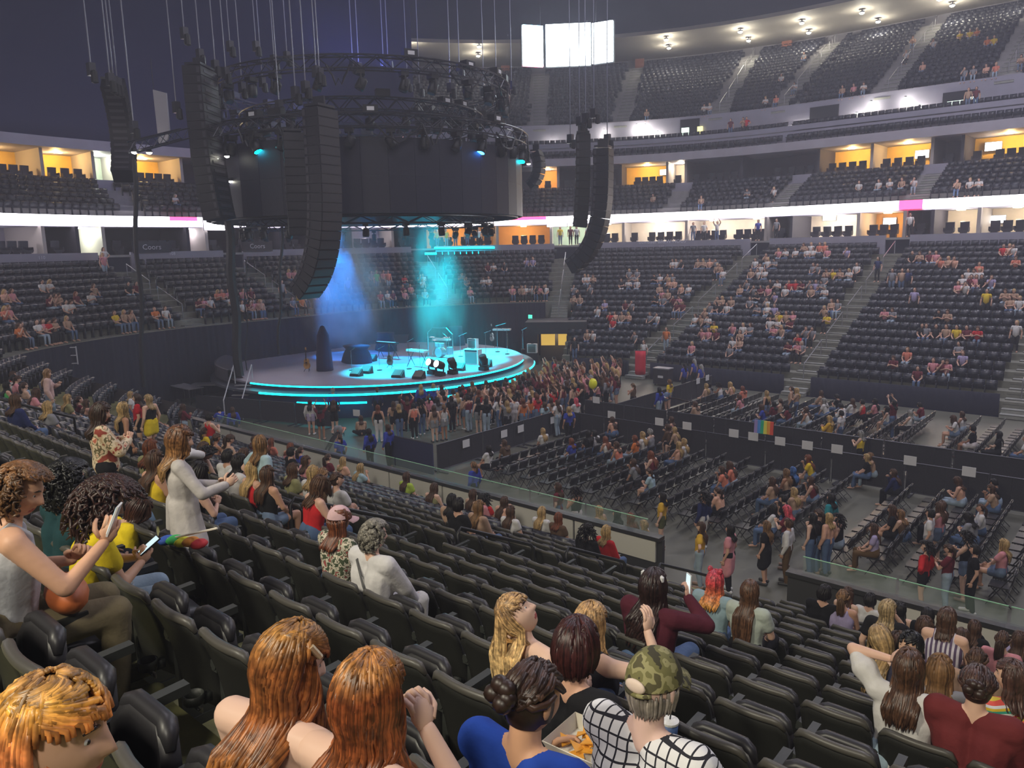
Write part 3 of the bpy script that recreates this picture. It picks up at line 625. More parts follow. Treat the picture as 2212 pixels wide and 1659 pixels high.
def head_mesh(mb, J, hi=False, ears=True):
    n, m = (52, 40) if hi else (22, 16); v = []
    for i in range(m+1):
        th = -PI/2+PI*i/m
        for j in range(n):
            ph = 2*PI*j/n; dx, dy, dz = math.cos(th)*math.sin(ph), math.cos(th)*math.cos(ph), math.sin(th); x, y, z = .077*dx, .097*dy, .116*dz; zz = dz; fr = max(0, dy)
            if zz < 0: x *= 1-.30*(-zz)**1.5; y *= (1-.34*(-zz)**1.3) if y < 0 else 1-.10*(-zz)**2
            if y > 0: y *= .95
            y += fr*(.017*math.exp(-((z+.098)/.020)**2)*math.exp(-(x/.030)**2))
            nz = 0 if z > .022 or z < -.045 else ((.022-z)/.05 if z > -.028 else (z+.045)/.017)
            y += .025*max(0, nz)*math.exp(-(x/(.010+.006*max(0, nz)))**2)*fr
            y -= .010*fr*math.exp(-((abs(x)-.032)/.016)**2-((z-.012)/.013)**2); y += .004*fr*math.exp(-((z-.034)/.010)**2)
            y += fr*(.008*math.exp(-((z+.064)/.013)**2)-.005*math.exp(-((z+.064)/.0035)**2))*math.exp(-(x/.022)**2)
            y += fr*.004*math.exp(-((abs(x)-.045)/.018)**2-((z+.025)/.02)**2); v.append((x, y, z))
    v = np.array(v); loc = v.copy(); f = []; mi = []
    for i in range(m):
        for j in range(n):
            q = (i*n+j, i*n+(j+1) % n, (i+1)*n+(j+1) % n, (i+1)*n+j); f.append(q); c = loc[list(q)].mean(0)
            mi.append(3 if (hi and c[1] > .06 and abs(c[0]) < .023 and abs(c[2]+.064) < .0095) else 0)
    R, H = J['Rh'], J['head']; n0 = len(mb.m); mb.add(v@R.T+H, f); mb.m[n0:] = mi
    for s in (-1, 1):
        q = MB(); q.ball((0, 0, 0), (.009, .020, .031), 8, 6); mb.add((q.v[0]@rotm(0, 0, s*.35).T+np.array([s*.079, -.008, -.004]))@R.T+H, q.f)
        for (p, r, mm) in (((s*.032, .0655, .012), .0120, 1), ((s*.032, .0742, .0105), .0052, 2)):
            q = MB(); q.ball((0, 0, 0), r, 8, 6); mb.add((q.v[0]+np.array(p))@R.T+H, q.f, mm)
        q = MB(); q.tube([(s*.016, .089, .033), (s*.032, .088, .039), (s*.050, .075, .035)], [.003, .004, .002], 5); mb.add(q.v[0]@R.T+H, q.f, 2)
def hand(mb, wr, d, side, curl, nrmv=None, hi=True, spread=.0):
    d = nrm(d); n = np.array([-side*.9, .1, -.1]) if nrmv is None else np.array(nrmv, float); n = nrm(n-d*(n@d)); w = np.cross(d, n)*1.0
    wr = np.array(wr, float); q = MB(); q.ball((0, 0, 0), (1, 1, 1), 8, 6); B = np.stack([w*.040, d*.052, n*.017], 0); mb.add(q.v[0]@B+wr+d*.045, q.f); ns = 5 if not hi else 6
    tdir = 1 if np.dot(w, np.array([0, 0, 1]))+.3*np.dot(w, np.array([0, 1, 0])) > 0 else -1
    for i, (o, L) in enumerate(((.029, .070), (.010, .080), (-.010, .074), (-.028, .058))):
        p = wr+d*.082+w*o*tdir; a = 0; pts = [wr+d*.055+w*o*tdir*.9, p]; rr = [.0105, .0100]
        for k, (fr, rad) in enumerate(((.45, .0093), (.30, .0082), (.25, .0062))):
            a += curl*(1.0, 1.25, .8)[k]+.06; dd = d*math.cos(a)+n*math.sin(a)+w*o*tdir*spread*8; p = p+nrm(dd)*L*fr; pts.append(p); rr.append(rad)
        mb.tube(pts, rr, ns)
    b = wr+d*.018+w*.026*tdir; p1 = b+nrm(d*.55+w*tdir*.75+n*.35)*.040; p2 = p1+nrm(d*.8+w*tdir*.25+n*(.2+.6*curl))*.032; p3 = p2+nrm(d*.8-w*tdir*.1*curl+n*(.2+.8*curl))*.025; mb.tube([b, p1, p2, p3], [.0135, .0120, .0102, .0070], ns)
def top_parts(J, mb, kind, e=.016):
    w = J['w']; T = J['T']; low = .02 if kind != 'crop' else .17
    for s, k in ((-1, 'L'), (1, 'R')):
        if kind == 'crop': caps(mb, T(s*.060*w, .01, .19), T(s*.078*w, 0, .33), .080*w+e, .098*w**.7+e)
        else:
            caps(mb, T(s*.062*w, .008, low), T(s*.058*w, .01, .16), .100*w+e, .090*w+e); caps(mb, T(s*.058*w, .01, .16), T(s*.078*w, 0, .33), .090*w+e, .098*w**.7+e)
        if kind in ('tee', 'long', 'puff', 'dress', 'crop'):
            caps(mb, T(s*.078*w, 0, .33), T(s*.07, -.012, .435), .095*w**.7+e, .062+e); caps(mb, T(s*.055, -.018, .445), J['sh'+k], .060+e*.6, .057*w**.4+e)
            a, b = J['sh'+k], J['el'+k]
            if kind == 'long': caps(mb, a, b, .056*w**.5+e, .045*w**.5+e); caps(mb, b, J['wr'+k]*.97+b*.03, .045*w**.4+e, .034+e*.6)
            elif kind == 'puff': caps(mb, a*.75+b*.25, a*.5+b*.5, .072, .088); caps(mb, a*.5+b*.5, a*.25+b*.75, .088, .06)
            else: caps(mb, a, a*.5+b*.5, .057*w**.5+e, .053*w**.5+e*1.3)
        elif kind == 'tank': caps(mb, T(s*.078*w, 0, .33), T(s*.075, -.012, .40), .095*w**.7+e, .060+e*.6); mb.tube([T(s*.085, .085, .36), T(s*.092, .055, .47), T(s*.09, -.02, .515), T(s*.085, -.07, .47), T(s*.07, -.10, .38)], .020, 6)
        elif kind == 'strap': mb.tube([T(s*.075, .095, .34), T(s*.085, .060, .46), T(s*.08, -.02, .522), T(s*.07, -.08, .46), T(s*.055, -.108, .34)], .007, 6)
    if kind == 'coat':
        for s, k in ((-1, 'L'), (1, 'R')): caps(mb, T(s*.065*w, -.01, .10), J['hip'+k]*.5+J['kn'+k]*.5+[s*.03, -.01, 0], .125, .150); caps(mb, J['sh'+k], J['el'+k], .058, .05); caps(mb, J['el'+k], J['wr'+k]*.95+J['el'+k]*.05, .05, .042); caps(mb, T(s*.078*w, 0, .33), T(s*.07, -.012, .435), .105, .07); caps(mb, T(s*.055, -.018, .445), J['sh'+k], .066, .062)
    if kind == 'dress':
        if J['kind'] == 'sit':
            for s, k in ((-1, 'L'), (1, 'R')): caps(mb, J['hip'+k], J['kn'+k]*.85+J['hip'+k]*.15, .115*w, .10)
        else:
            for s, k in ((-1, 'L'), (1, 'R')): caps(mb, J['hip'+k]+[0, 0, .02], J['kn'+k]+[s*.05, 0, .06], .115*w, .13)
            caps(mb, J['hip'], (J['knL']+J['knR'])/2+[0, 0, .06], .13, .14)
def bottom_parts(J, mb, kind, e=.012):
    w = J['w']
    for s, k in ((-1, 'L'), (1, 'R')):
        h, kn, an = J['hip'+k], J['kn'+k], J['an'+k]; caps(mb, h+[0, 0, .03], h*1.0+[-s*.02, 0, .10], .105*w+e, .095*w+e)
        if kind == 'pants': caps(mb, h, kn, .093*w**.7+e, .063*w**.4+e); caps(mb, kn, an+[0, 0, .02], .060*w**.4+e, .048+e)
        elif kind == 'flare': caps(mb, h, kn, .093*w**.7+e, .075*w**.4+e); caps(mb, kn, an+[0, 0, .0], .075+e, .085+e)
        elif kind == 'shorts': caps(mb, h, h*.58+kn*.42, .094*w**.7+e, .085*w**.5+e*1.4)
        elif kind == 'skirt': caps(mb, h, h*.50+kn*.50+[s*.02, 0, 0], .098*w**.7+e, .105*w**.5+e)
    if kind == 'skirt': caps(mb, J['hip'], (J['hip']+J['knL']*.5+J['knR']*.5)/2, .11, .11)
TASKS = []
def later(mb, voxel, smooth, done): TASKS.append((mb, voxel, smooth, done))
def run_tasks():
    """voxel-union every queued shape in one go, so each body or garment is one continuous skin"""
    c = bpy.data.collections.new('work'); COL.children.link(c); obs = []
    for mb, vx, smo, done in TASKS:
        o = bpy.data.objects.new('w', mb.mesh('w')); c.objects.link(o); r = o.modifiers.new('r', 'REMESH'); r.mode = 'VOXEL'; r.voxel_size = vx; r.use_smooth_shade = True
        s = o.modifiers.new('s', 'SMOOTH'); s.factor = .5; s.iterations = smo; obs.append(o)
    dg = bpy.context.evaluated_depsgraph_get()
    for o, (mb, vx, smo, done) in zip(obs, TASKS):
        me = bpy.data.meshes.new_from_object(o.evaluated_get(dg)); nv = len(me.vertices); co = np.empty(nv*3); me.vertices.foreach_get('co', co)
        done(co.reshape(-1, 3), [tuple(p.vertices) for p in me.polygons]); bpy.data.meshes.remove(me)
    for o in obs:
        d = o.data; bpy.data.objects.remove(o); bpy.data.meshes.remove(d)
    bpy.data.collections.remove(c); TASKS.clear()
# hair: locks that leave the scalp along its curve and then hang
def hair_mesh(J, style='long', n=46, seg=7, sides=5, rad=.017, seed=1, L=.34, wave=0.0, part=0.0, frontopen=62, vol=1.0, wf=26, hatcut=False):
    R = np.random.RandomState(seed); mb = MB(); H, Rh = J['head'], J['Rh']; E = np.array([.083, .104, .123])*vol
    def scalp(az, el):  # az measured from the back, el elevation (radians), head frame
        return E*np.array([math.sin(az)*math.cos(el), -math.cos(az)*math.cos(el), math.sin(el)])
    def low_el(az):     # lowest elevation of the hairline
        a = abs(math.degrees(az))
        return math.radians(-38 if a < 70 else (-25 if a < 180-frontopen-12 else 50))
    # scalp cap under the locks
    v = []; f = []; nn, mm = (20, 8) if n < 90 else (32, 12)
    for i in range(mm+1):
        for j in range(nn):
            az = -PI+2*PI*j/nn; lo = low_el(az); el = lo+(PI/2-lo)*i/mm; v.append(H+Rh@(scalp(az, el)*.985))
    for i in range(mm):
        for j in range(nn): f.append((i*nn+j, i*nn+(j+1) % nn, (i+1)*nn+(j+1) % nn, (i+1)*nn+j))
    mb.add(v, f)
    hip, Rt = J['hip'], J['Rt']; ax0, axd = J['hip'], Rt@np.array([0, 0, 1.0])
    def backy(z):
        t = (z-ax0[2])/max(axd[2], .2); return (ax0+axd*t)[1]-.125
    shz = J['neck'][2]-.02
    if style in ('afro', 'curly'):
        for i in range(int(n*2.2)):
            az = R.uniform(-PI, PI); el = R.uniform(low_el(az), PI/2); p = H+Rh@scalp(az, el); d = nrm(Rh@(scalp(az, el)/E)); pts = [p]; a, b = nrm(np.cross(d, [.3, .2, 1])), None; b = np.cross(d, a); ph = R.uniform(0, 6)
            for k in range(1, seg): t = k/(seg-1); pts.append(p+d*L*t*.8+np.array([0, 0, -L*t*t*.6])+(a*math.cos(ph+k*1.7)+b*math.sin(ph+k*1.7))*wave)
            if style == 'curly':
                pts = [q if q[2] > shz-.02 else q*[1, 0, 1]+[0, min(q[1], backy(q[2])), 0] for q in pts]
            mb.tube(pts, [rad*.8]+[rad]*(seg-2)+[rad*.3], sides, R.choice([0, 1, 1, 2]))
        return mb
    for i in range(n):
        ti = R.choice([0, 1, 1, 2]); az = -PI+2*PI*(i+R.uniform(0, 1))/n
        lay = R.uniform(0, 1); st = R.uniform(.25, 1.5) if not hatcut else R.uniform(-.1, .12); lo = low_el(az); front = abs(az) > PI-math.radians(frontopen)
        pts = []; azz = az; rr = []; bulge = 1.02+.06*lay*(.35 if front else 1)
        if style == 'short': lo = max(lo, math.radians(-34))
        m0 = 5
        for k in range(m0):
            el = st+(lo-st)*k/(m0-1)
            if front and k > 1: azz = az-(1 if az > 0 else -1)*math.radians(26)*(k-1)
            pts.append(H+Rh@(scalp(azz, el)*bulge)); 
        if style == 'short':
            pts.append(pts[-1]+Rh@np.array([0, 0, -.02])+R.uniform(-.006, .006, 3)); mb.tube(pts, [rad*.6]+[rad]*(len(pts)-2)+[rad*.25], sides, ti); continue
        if style in ('bun', 'pony'):
            tgt = H+Rh@np.array([0, -.115, .035 if style == 'bun' else .03]); pts = [pts[0], pts[1]*.8+tgt*.2, pts[2]*.6+tgt*.4, tgt*.97+pts[2]*.03]; pts = [H+nrm((p-H)/1)*max(np.linalg.norm(p-H), .104) for p in pts[:3]]+[tgt]
            mb.tube(pts, [rad*.7, rad, rad, rad*.8], sides, ti)
            continue
        p = pts[-1].copy(); ph = R.uniform(0, 6); Ll = L*R.uniform(.78, 1.08)*(1 if not front else .95); tang = nrm(np.array([p[1]-H[1], -(p[0]-H[0]), 0]))
        sidel = abs(azz) > math.radians(75)
        for k in range(1, seg+1):
            t = k/seg; z = p[2]-Ll*t; q = np.array([p[0], p[1], z]); out = nrm(np.array([p[0]-H[0], p[1]-H[1], 0]))
            q += out*(.010*math.sin(t*PI))
            if z < shz+.05:
                f_ = min(1, (shz+.05-z)/.09)
                if sidel and (i % 2 == 0) and L > .3: q[1] = q[1]*(1-f_)+max(q[1], J['neck'][1]+.10)*f_
                else:
                    by = backy(z)-.012*lay-.01; q[1] = q[1]*(1-f_)+min(q[1], by)*f_; q[0] *= 1+.12*f_*vol
            wv = wave*min(1, t*1.6); q = q+tang*wv*math.sin(ph+wf*Ll*t)+out*wv*.6*math.cos(ph+wf*Ll*t); pts.append(q)
        k = len(pts); mb.tube(pts, [rad*.6, rad*.9]+[rad]*(k-4)+[rad*.75, rad*.22], sides, ti)
    if style == 'bun':
        c = H+Rh@np.array([0, -.125, .035])
        for i in range(7): a = i*2.4; mb.ball(c+Rh@np.array([.028*math.cos(a), -.012+.012*math.sin(i), .032*math.sin(a)]), (.034, .030, .030), 8, 6)
    if style == 'pony':
        b = H+Rh@np.array([0, -.125, .03])
        for i in range(9):
            o = R.uniform(-.018, .018, 3); pts = [b+o*.4]
            for k in range(1, 7): t = k/6; z = b[2]-L*t; pts.append(np.array([b[0]+o[0]*1.6, min(b[1]-.03*math.sin(t*PI), backy(z)-.01 if z < shz else 9), z])+o)
            mb.tube(pts, [rad*.6]+[rad]*5+[rad*.3], sides)
    return mb
def cap_hat(J, back=False, brimw=.085):
    """crown and bill of a baseball cap on the head frame"""
    mb = MB(); H, Rh = J['head'], J['Rh']; v = []; n, m = 24, 8
    for i in range(m+1):
        el = math.radians(8)+(PI/2-math.radians(8))*i/m
        for j in range(n): a = 2*PI*j/n; v.append(H+Rh@(np.array([.093*math.sin(a)*math.cos(el), -.112*math.cos(a)*math.cos(el), .132*math.sin(el)**.9])))
    f = [(i*n+j, i*n+(j+1) % n, (i+1)*n+(j+1) % n, (i+1)*n+j) for i in range(m) for j in range(n)]; mb.add(v, f); b = []; sg = -1 if back else 1
    for k, rr in enumerate((.100, .150, .185)):
        for j in range(9): a = math.radians(-58+116*j/8); b.append((math.sin(a)*.095*(1+.0*k), sg*math.cos(a)*rr, .022-.03*k*.5-.02*abs(math.sin(a))))
    b = np.array(b); bb = np.concatenate([b, b-[0, 0, .006]]); f = []
    for k in range(2):
        for j in range(8): a = k*9+j; f += [(a, a+1, a+10, a+9), (27+a, 27+a+9, 27+a+10, 27+a+1)]
    for j in range(8): a = 18+j; f.append((a, a+1, a+28, a+27))
    mb2 = MB(); mb2.add(bb@Rh.T+H, f); return mb, mb2
HAIRC = {'b': ('brown', (.085, .040, .020)), 'd': ('dark', (.012, .009, .008)), 'l': ('blond', (.50, .33, .14)), 'r': ('auburn', (.20, .055, .018)), 'o': ('light brown', (.22, .115, .045)), 'g': ('grey', (.30, .29, .27)), 'p': ('pink', (.70, .10, .14)), 'u': ('blue', (.06, .16, .42))}
TOPC = {'w': ('white', (.72, .70, .70)), 'k': ('black', (.012, .012, .014)), 'r': ('red', (.62, .025, .03)), 'p': ('pink', (.72, .30, .34)), 'y': ('yellow', (.85, .60, .03)), 'm': ('maroon', (.16, .022, .035)), 't': ('tan', (.52, .34, .24)), 'g': ('grey', (.27, .27, .30)), 'n': ('navy', (.025, .035, .12)), 'u': ('blue', (.045, .07, .42)), 'c': ('coral', (.75, .24, .16)), 'e': ('peach', (.78, .44, .32)), 'l': ('lavender', (.42, .36, .58)), 's': ('pale blue', (.40, .55, .62)), 'o': ('orange', (.70, .20, .05)), 'v': ('olive', (.28, .27, .13)), 'q': ('teal', (.03, .28, .32)), 'a': ('mustard', (.72, .42, .04)), 'G': ('green', (.10, .55, .15)), 'L': ('lime', (.45, .60, .08))}
BOTC = {'j': ('blue jeans', (.10, .16, .30), 'pants'), 'J': ('pale jeans', (.36, .46, .58), 'pants'), 'k': ('black trousers', (.014, .014, .017), 'pants'), 'w': ('white trousers', (.70, .68, .68), 'pants'), 'b': ('brown trousers', (.13, .075, .03), 'pants'), 'K': ('black shorts', (.016, .016, .02), 'shorts'), 'G': ('grey shorts', (.28, .29, .31), 'shorts'), 'D': ('denim shorts', (.15, .21, .33), 'shorts'), 'V': ('olive shorts', (.10, .11, .05), 'shorts'), 'Y': ('yellow skirt', (.85, .60, .03), 'skirt'), 'M': ('dark red skirt', (.15, .02, .03), 'skirt'), 'L': ('lilac shorts', (.45, .38, .55), 'shorts'), 'W': ('white skirt', (.72, .66, .68), 'skirt')}
SKINC = [(.62, .36, .26), (.66, .40, .30), (.56, .31, .21), (.70, .45, .34), (.40, .20, .12), (.60, .34, .25)]
SKIN = mat('skin', (.6, .36, .27), .5, obj=True, spec=.35); SKIN.node_tree.nodes['Principled BSDF'].inputs['Subsurface Weight'].default_value = 0.0
EYEW = mat('eye_white', (.8, .78, .75), .2); EYED = mat('eye_dark', (.02, .012, .01), .25); LIPM = mat('lips', (.50, .13, .13), .4)
BODYM = [SKIN, EYEW, EYED, LIPM]
CLOTH = mat('cloth', (.5, .5, .5), .85, obj=True, noise=(9, .82), bump=.35, bscale=14, spec=.2); HAIRM = tones(mat('hair', (.1, .05, .03), .5, obj=True, noise=(30, .55), spec=.35)); SHOEM = mat('shoe', (.6, .6, .6), .5, obj=True)
PROTO = {'S0': dict(kind='sit', aL='lap', aR='lap', lean=.12), 'S1': dict(kind='sit', aL='phone', aR='phone', lean=.22, hp=-.35), 'S2': dict(kind='sit', aL='knee', aR='chin', lean=.30, hy=.3), 'S3': dict(kind='sit', aL='cross', aR='lap', lean=.02, hy=-.5, tilt=.08),
 'T0': dict(kind='stand', aL='down', aR='down'), 'T1': dict(kind='stand', aL='phone', aR='phone', hp=-.25), 'T2': dict(kind='stand', aL='up', aR='up', hp=.1), 'T3': dict(kind='stand', aL='hip', aR='down', hy=.5, legs='step'), 'B0': dict(kind='bend', aL='down', aR='down'), 'F0': dict(kind='floor', aL='lap', aR='knee', lean=.2)}
PJ = {k: pose(**d) for k, d in PROTO.items()}; PBODY = {}; PTOP = {}; PBOT = {}; PHAIR = {}; PSHOE = {}
def shared_body(k):
    J = PJ[k]; mb = MB(); body_parts(J, mb)
    def done(v, f):
        b = MB(); b.add(v, f); head_mesh(b, J)
        for s, q in ((-1, 'L'), (1, 'R')): hand(b, J['wr'+q], J['hd'+q], s, J['cu'+q], hi=False)
        PBODY[k] = b.mesh('body', BODYM, True)
    later(mb, .021, 3, done)
def shared_cloth(D, k, kind, fn, nm, m):
    mb = MB(); fn(PJ[k], mb, kind); later(mb, .024, 2, lambda v, f: D.__setitem__((k, kind), MB().add(v, f).mesh(nm, m, True)))
for k in PROTO:
    shared_body(k)
    for kind in ('tee', 'long', 'tank', 'dress'): shared_cloth(PTOP, k, kind, top_parts, 'top', CLOTH)
    for kind in ('pants', 'shorts', 'skirt'): shared_cloth(PBOT, k, kind, bottom_parts, 'trousers', CLOTH)
    J = PJ[k]; m = MB()
    for q in 'LR': caps(m, J['an'+q]-[0, .045, .035], J['toe'+q]+[0, .01, 0], .048, .042, 8)
    PSHOE[k] = m.mesh('shoes', SHOEM, True)
STY = {'long': dict(style='long', L=.33), 'mid': dict(style='long', L=.20, wave=.012), 'short': dict(style='short', n=52, rad=.018), 'bun': dict(style='bun', n=34), 'pony': dict(style='pony', n=34, L=.26), 'curly': dict(style='curly', n=56, L=.17, wave=.02, rad=.013)}
def shared_hair(k, st):
    if (k, st) not in PHAIR: PHAIR[(k, st)] = hair_mesh(PJ[k], **dict(dict(n=46, seg=6, sides=4, rad=.018, seed=hash(st) % 97 if False else len(st)*7+ord(k[1])), **STY[st])).mesh('hair', HAIRM, True)
    return PHAIR[(k, st)]
# ------------------------------------------------------------------ floor: folding chairs
FCM = mat('folding_chair_black', (.016, .016, .019), .35, spec=.55); FCF = mat('folding_chair_frame', (.05, .05, .055), .3, metal=.7)
m = MB(); m.add(*grid_shell(5, 4, lambda a, b: np.array([(a-.5)*.43, -.215-.05*b-.025*(1-(2*a-1)**2), .56+.28*b]), .018)); FBACK = m.mesh('backrest', FCM, True)
m = MB(); m.box((0, .02, .452), (.42, .40, .035)); m.tube([(-.21, .21, .44), (.21, .21, .44)], .016, 6); FSEAT = m.mesh('seat', FCM)
m = MB(); m.tube([(-.225, .24, .012), (-.225, -.03, .46), (-.225, -.25, .83), (.225, -.25, .83), (.225, -.03, .46), (.225, .24, .012)], .012, 5); FFR = m.mesh('front_leg_frame', FCF)
m = MB(); m.tube([(-.20, -.26, .012), (-.20, .17, .44), (.20, .17, .44), (.20, -.26, .012)], .011, 5); m.tube([(-.20, -.12, .15), (.20, -.12, .15)], .009, 5); FRR = m.mesh('rear_leg_frame', FCF)
lowc = MB(); lowc.box((0, -.24, .70), (.44, .03, .27), rx=.16); lowc.box((0, .02, .45), (.42, .40, .04)); lowc.box((-.22, .03, .23), (.025, .03, .52), rx=.5); lowc.box((.22, .03, .23), (.025, .03, .52), rx=.5)
LCV = np.concatenate(lowc.v); LCF = np.array(lowc.f)
RZF = math.atan2(-UU[1], -UU[0])-PI/2          # local +y towards the stage
CH = []
for k in range(26):
    u = -18.3+.88*k
    if k != 13:
        for i in range(11): CH.append((u, 19.75+.545*i+.02*(k % 3), 'near', k, i))
for k in range(25):
    u = -17.6+.88*k
    if k not in (12,):
        for i in range(14): CH.append((u, 30.0+.545*i, 'far', k, i))
ch = []
for c in CH:
    p = P(c[0], c[1], 0)
    if in_view(p, 40, 40): ch.append((np.linalg.norm(p-CAM), p, c))
ch.sort(key=lambda a: a[0])
rr = random.Random(5)
for d, p, c in ch[:300]:
    rz = RZF+rr.uniform(-.05, .05)
    t = thing('folding_chair', 'black folding chair, %s from near end, %s row, %s floor block' % (ordn(c[4]+1), ordn(c[3]+1), c[2]), 'chair', p, rz, 'black folding chairs on the floor')
    inst('backrest', FBACK, t); inst('seat', FSEAT, t); inst('front_leg_frame', FFR, t); inst('rear_leg_frame', FRR, t)
V = []; F = []; n = 0
c_, s_ = math.cos(RZF), math.sin(RZF); R_ = np.array([[c_, -s_, 0], [s_, c_, 0], [0, 0, 1]])
for d, p, c in ch[300:]: V.append(LCV@R_.T+p); F.append(LCF+n); n += len(LCV)
mm = MB(); mm.add(np.concatenate(V), np.concatenate(F)); tag(mm.build('folding_chairs', FCM), 'remaining rows of black folding chairs beyond the double fence', 'chairs', kind='stuff')
# ------------------------------------------------------------------ crowd fences
MESHM = mat('fence_mesh', (.035, .034, .045), .8, noise=(25, .6)); FST = mat('fence_steel', (.10, .10, .12), .4, metal=.5)
FENCE_N = [0]
def fence(a, b, name, h=1.12):
    a, b = np.array(a, float), np.array(b, float); L = np.linalg.norm(b-a); n = max(1, round(L/2.3)); d = (b-a)/L; w = d[0]*UU+d[1]*VV; rz = math.atan2(w[1], w[0]); l = L/n
    fr = MB(); fr.tube([(-l/2+.03, 0, .02), (-l/2+.03, 0, h), (l/2-.03, 0, h), (l/2-.03, 0, .02)], .022, 6); fr.tube([(-l/2+.03, 0, .12), (l/2-.03, 0, .12)], .018, 5); frm = fr.mesh('frame', FST)
    pn = MB(); pn.box((0, 0, h/2+.06), (l-.10, .012, h-.16)); pnm = pn.mesh('mesh_panel', MESHM); ps = MB()
    for i in range(1, 4): ps.tube([(-l/2+l*i/4, -.012, .12), (-l/2+l*i/4, -.012, h)], .009, 4)
    psm = ps.mesh('uprights', FST); ft = MB(); ft.box((0, 0, .03), (.07, .7, .05)); ftm = ft.mesh('foot', FST)
    for i in range(n):
        c = a+(b-a)*(i+.5)/n; t = thing('crowd_barrier', 'black mesh crowd barrier, %s section of the %s' % (ordn(i+1), name), 'barrier', P(c[0], c[1], 0), rz, 'black mesh crowd barriers')
        inst('frame', frm, t); inst('mesh_panel', pnm, t); inst('uprights', psm, t); inst('foot', ftm, t, (-l/2+.2, 0, 0)); inst('foot', ftm, t, (l/2-.2, 0, 0))
fence((-20.5, 19.2), (-20.5, 26.8), 'fence in front of the standing crowd'); fence((-20.5, 26.8), (8, 26.8), 'long front fence across the floor')
fence((-21.0, 29.4), (8, 29.2), 'long rear fence across the floor'); fence((-19.2, 29.5), (-19.2, 39.0), 'fence before the far floor block'); fence((-30.0, 21.4), (-38.5, 19.0), 'fence at the foot of the stage')
pb = thing('black_divider', 'wide black draped divider panel beside the two security guards', 'divider', P(-21.6, 18.95, 0), UANG); MB().box((0, 0, .62), (2.3, .08, 1.15)).build('drape', DRAPE, pb); MB().tube([(-1.15, 0, 1.22), (1.15, 0, 1.22)], .03, 6).build('rail', FST, pb)
PAPER = mat('white_paper', (.72, .72, .75), .6)
sg = MB(); sg.box((0, 0, 0), (.42, .012, .34)); SGM = sg.mesh('paper', PAPER)
for i, (x, y, fx) in enumerate([(1007, 958, 'U'), (1089, 937, 'U'), (1125, 926, 'U'), (1195, 907, 'U'), (1321, 896, 'V'), (1424, 911, 'V'), (1484, 920, 'V'), (1585, 936, 'V'), (1627, 943, 'V'), (1685, 953, 'V'), (1744, 962, 'V'), (1808, 970, 'V'), (1966, 995, 'V'), (2093, 1019, 'V'), (1288, 864, 'W'), (1508, 823, 'X'), (1528, 816, 'X'), (770, 892, 'Y')]):
    d = ray(x, y)
    if fx in 'UX': u0 = -20.42 if fx == 'U' else -19.12; nn = np.array([UU[0], UU[1], 0]); t = u0/(d@nn); p = CAM+d*t; rz = UANG+PI/2
    elif fx == 'Y': p = on_z(x, y, .8); rz = UANG+.3
    else: v0 = 26.72 if fx == 'V' else 29.3; nn = np.array([VV[0], VV[1], 0]); t = v0/(d@nn); p = CAM+d*t; rz = UANG
    tag(inst('paper_sign', SGM, None, p, (0, 0, rz), .9), 'white paper sign hung on the fence, %s sign from the left' % ordn(i+1), 'sign', 'paper signs on the fences')
# rainbow flag on the front fence
d = ray(1650, 922); t = 26.68/(d@np.array([VV[0], VV[1], 0])); p = CAM+d*t; r = thing('rainbow_flag', 'rainbow striped flag draped over the front fence', 'flag', p, UANG)
for i, c in enumerate([(.35, .28, .62), (.08, .30, .75), (.02, .45, .25), (.85, .80, .10), (.90, .40, .04), (.80, .10, .06)]):
    b = MB(); x0 = -.36+.12*i; b.add([(x0, .01*math.sin(i), .22), (x0+.12, .01*math.sin(i+1), .22), (x0+.12, -.03+.02*math.sin(i*2+2), -.26), (x0, -.03+.02*math.sin(i*2), -.26), (x0, .03, .22), (x0+.12, .03, .22), (x0+.12, 0, -.26), (x0, 0, -.26)], [(0, 3, 2, 1), (4, 5, 6, 7), (0, 1, 5, 4), (2, 3, 7, 6)]); b.build('stripe', mat('flag_%d' % i, c, .8), r)
# ------------------------------------------------------------------ tunnel portal, side stairs, red cloth
BLK = mat('black_panel', (.03, .028, .036), .6); r = thing('tunnel_portal', 'black tunnel portal with yellow lit doors under the steep stairway', 'portal'); a = face_rz(TA3); u, v = plan(TA3, 4.3); r.location = P(u, v, 0); r.rotation_euler.z = a
MB().box((0, -1.2, 2.65), (4.4, 3.2, .85)).build('lintel', BLK, r); MB().box((-1.75, 0, 1.12), (.9, .6, 2.24)).build('post', BLK, r); MB().box((1.75, 0, 1.12), (.9, .6, 2.24)).build('post', BLK, r); MB().box((0, -1.9, 1.1), (2.6, .2, 2.2)).build('back_wall', DARK, r)
YD = mat('yellow_lit_door', (.75, .5, .1), .5, emit=(1, .62, .12), estr=.55)
for s in (-1, 1): MB().box((s*.62, -.4, 1.75), (1.0, .06, .85)).build('door', YD, r)
pt('tunnel_light', P(*plan(TA3, 5.5), 2.0), 40, (1, .75, .35))
pp = MB()
for x in (-2.3, 2.4): pp.tube([(x, .8, 0), (x, .8, 2.3)], .04, 6)
pp.build('pole', FST, r)
RED = mat('red_cloth', (.70, .03, .06), .7, bump=.3, bscale=5); p = on_z(1383, 812, 0.4)
r = thing('red_banner', 'red cloth hanging at the foot of the far stairway', 'banner', p, UANG+.5); b = MB(); n = 9; vv = []
for i in range(n):
    for k in range(5): vv.append((-.32+.08*i, .05*math.sin(i*1.1+k*.4), 1.55-.37*k+(.08 if i in (0, n-1) and k == 4 else 0)))
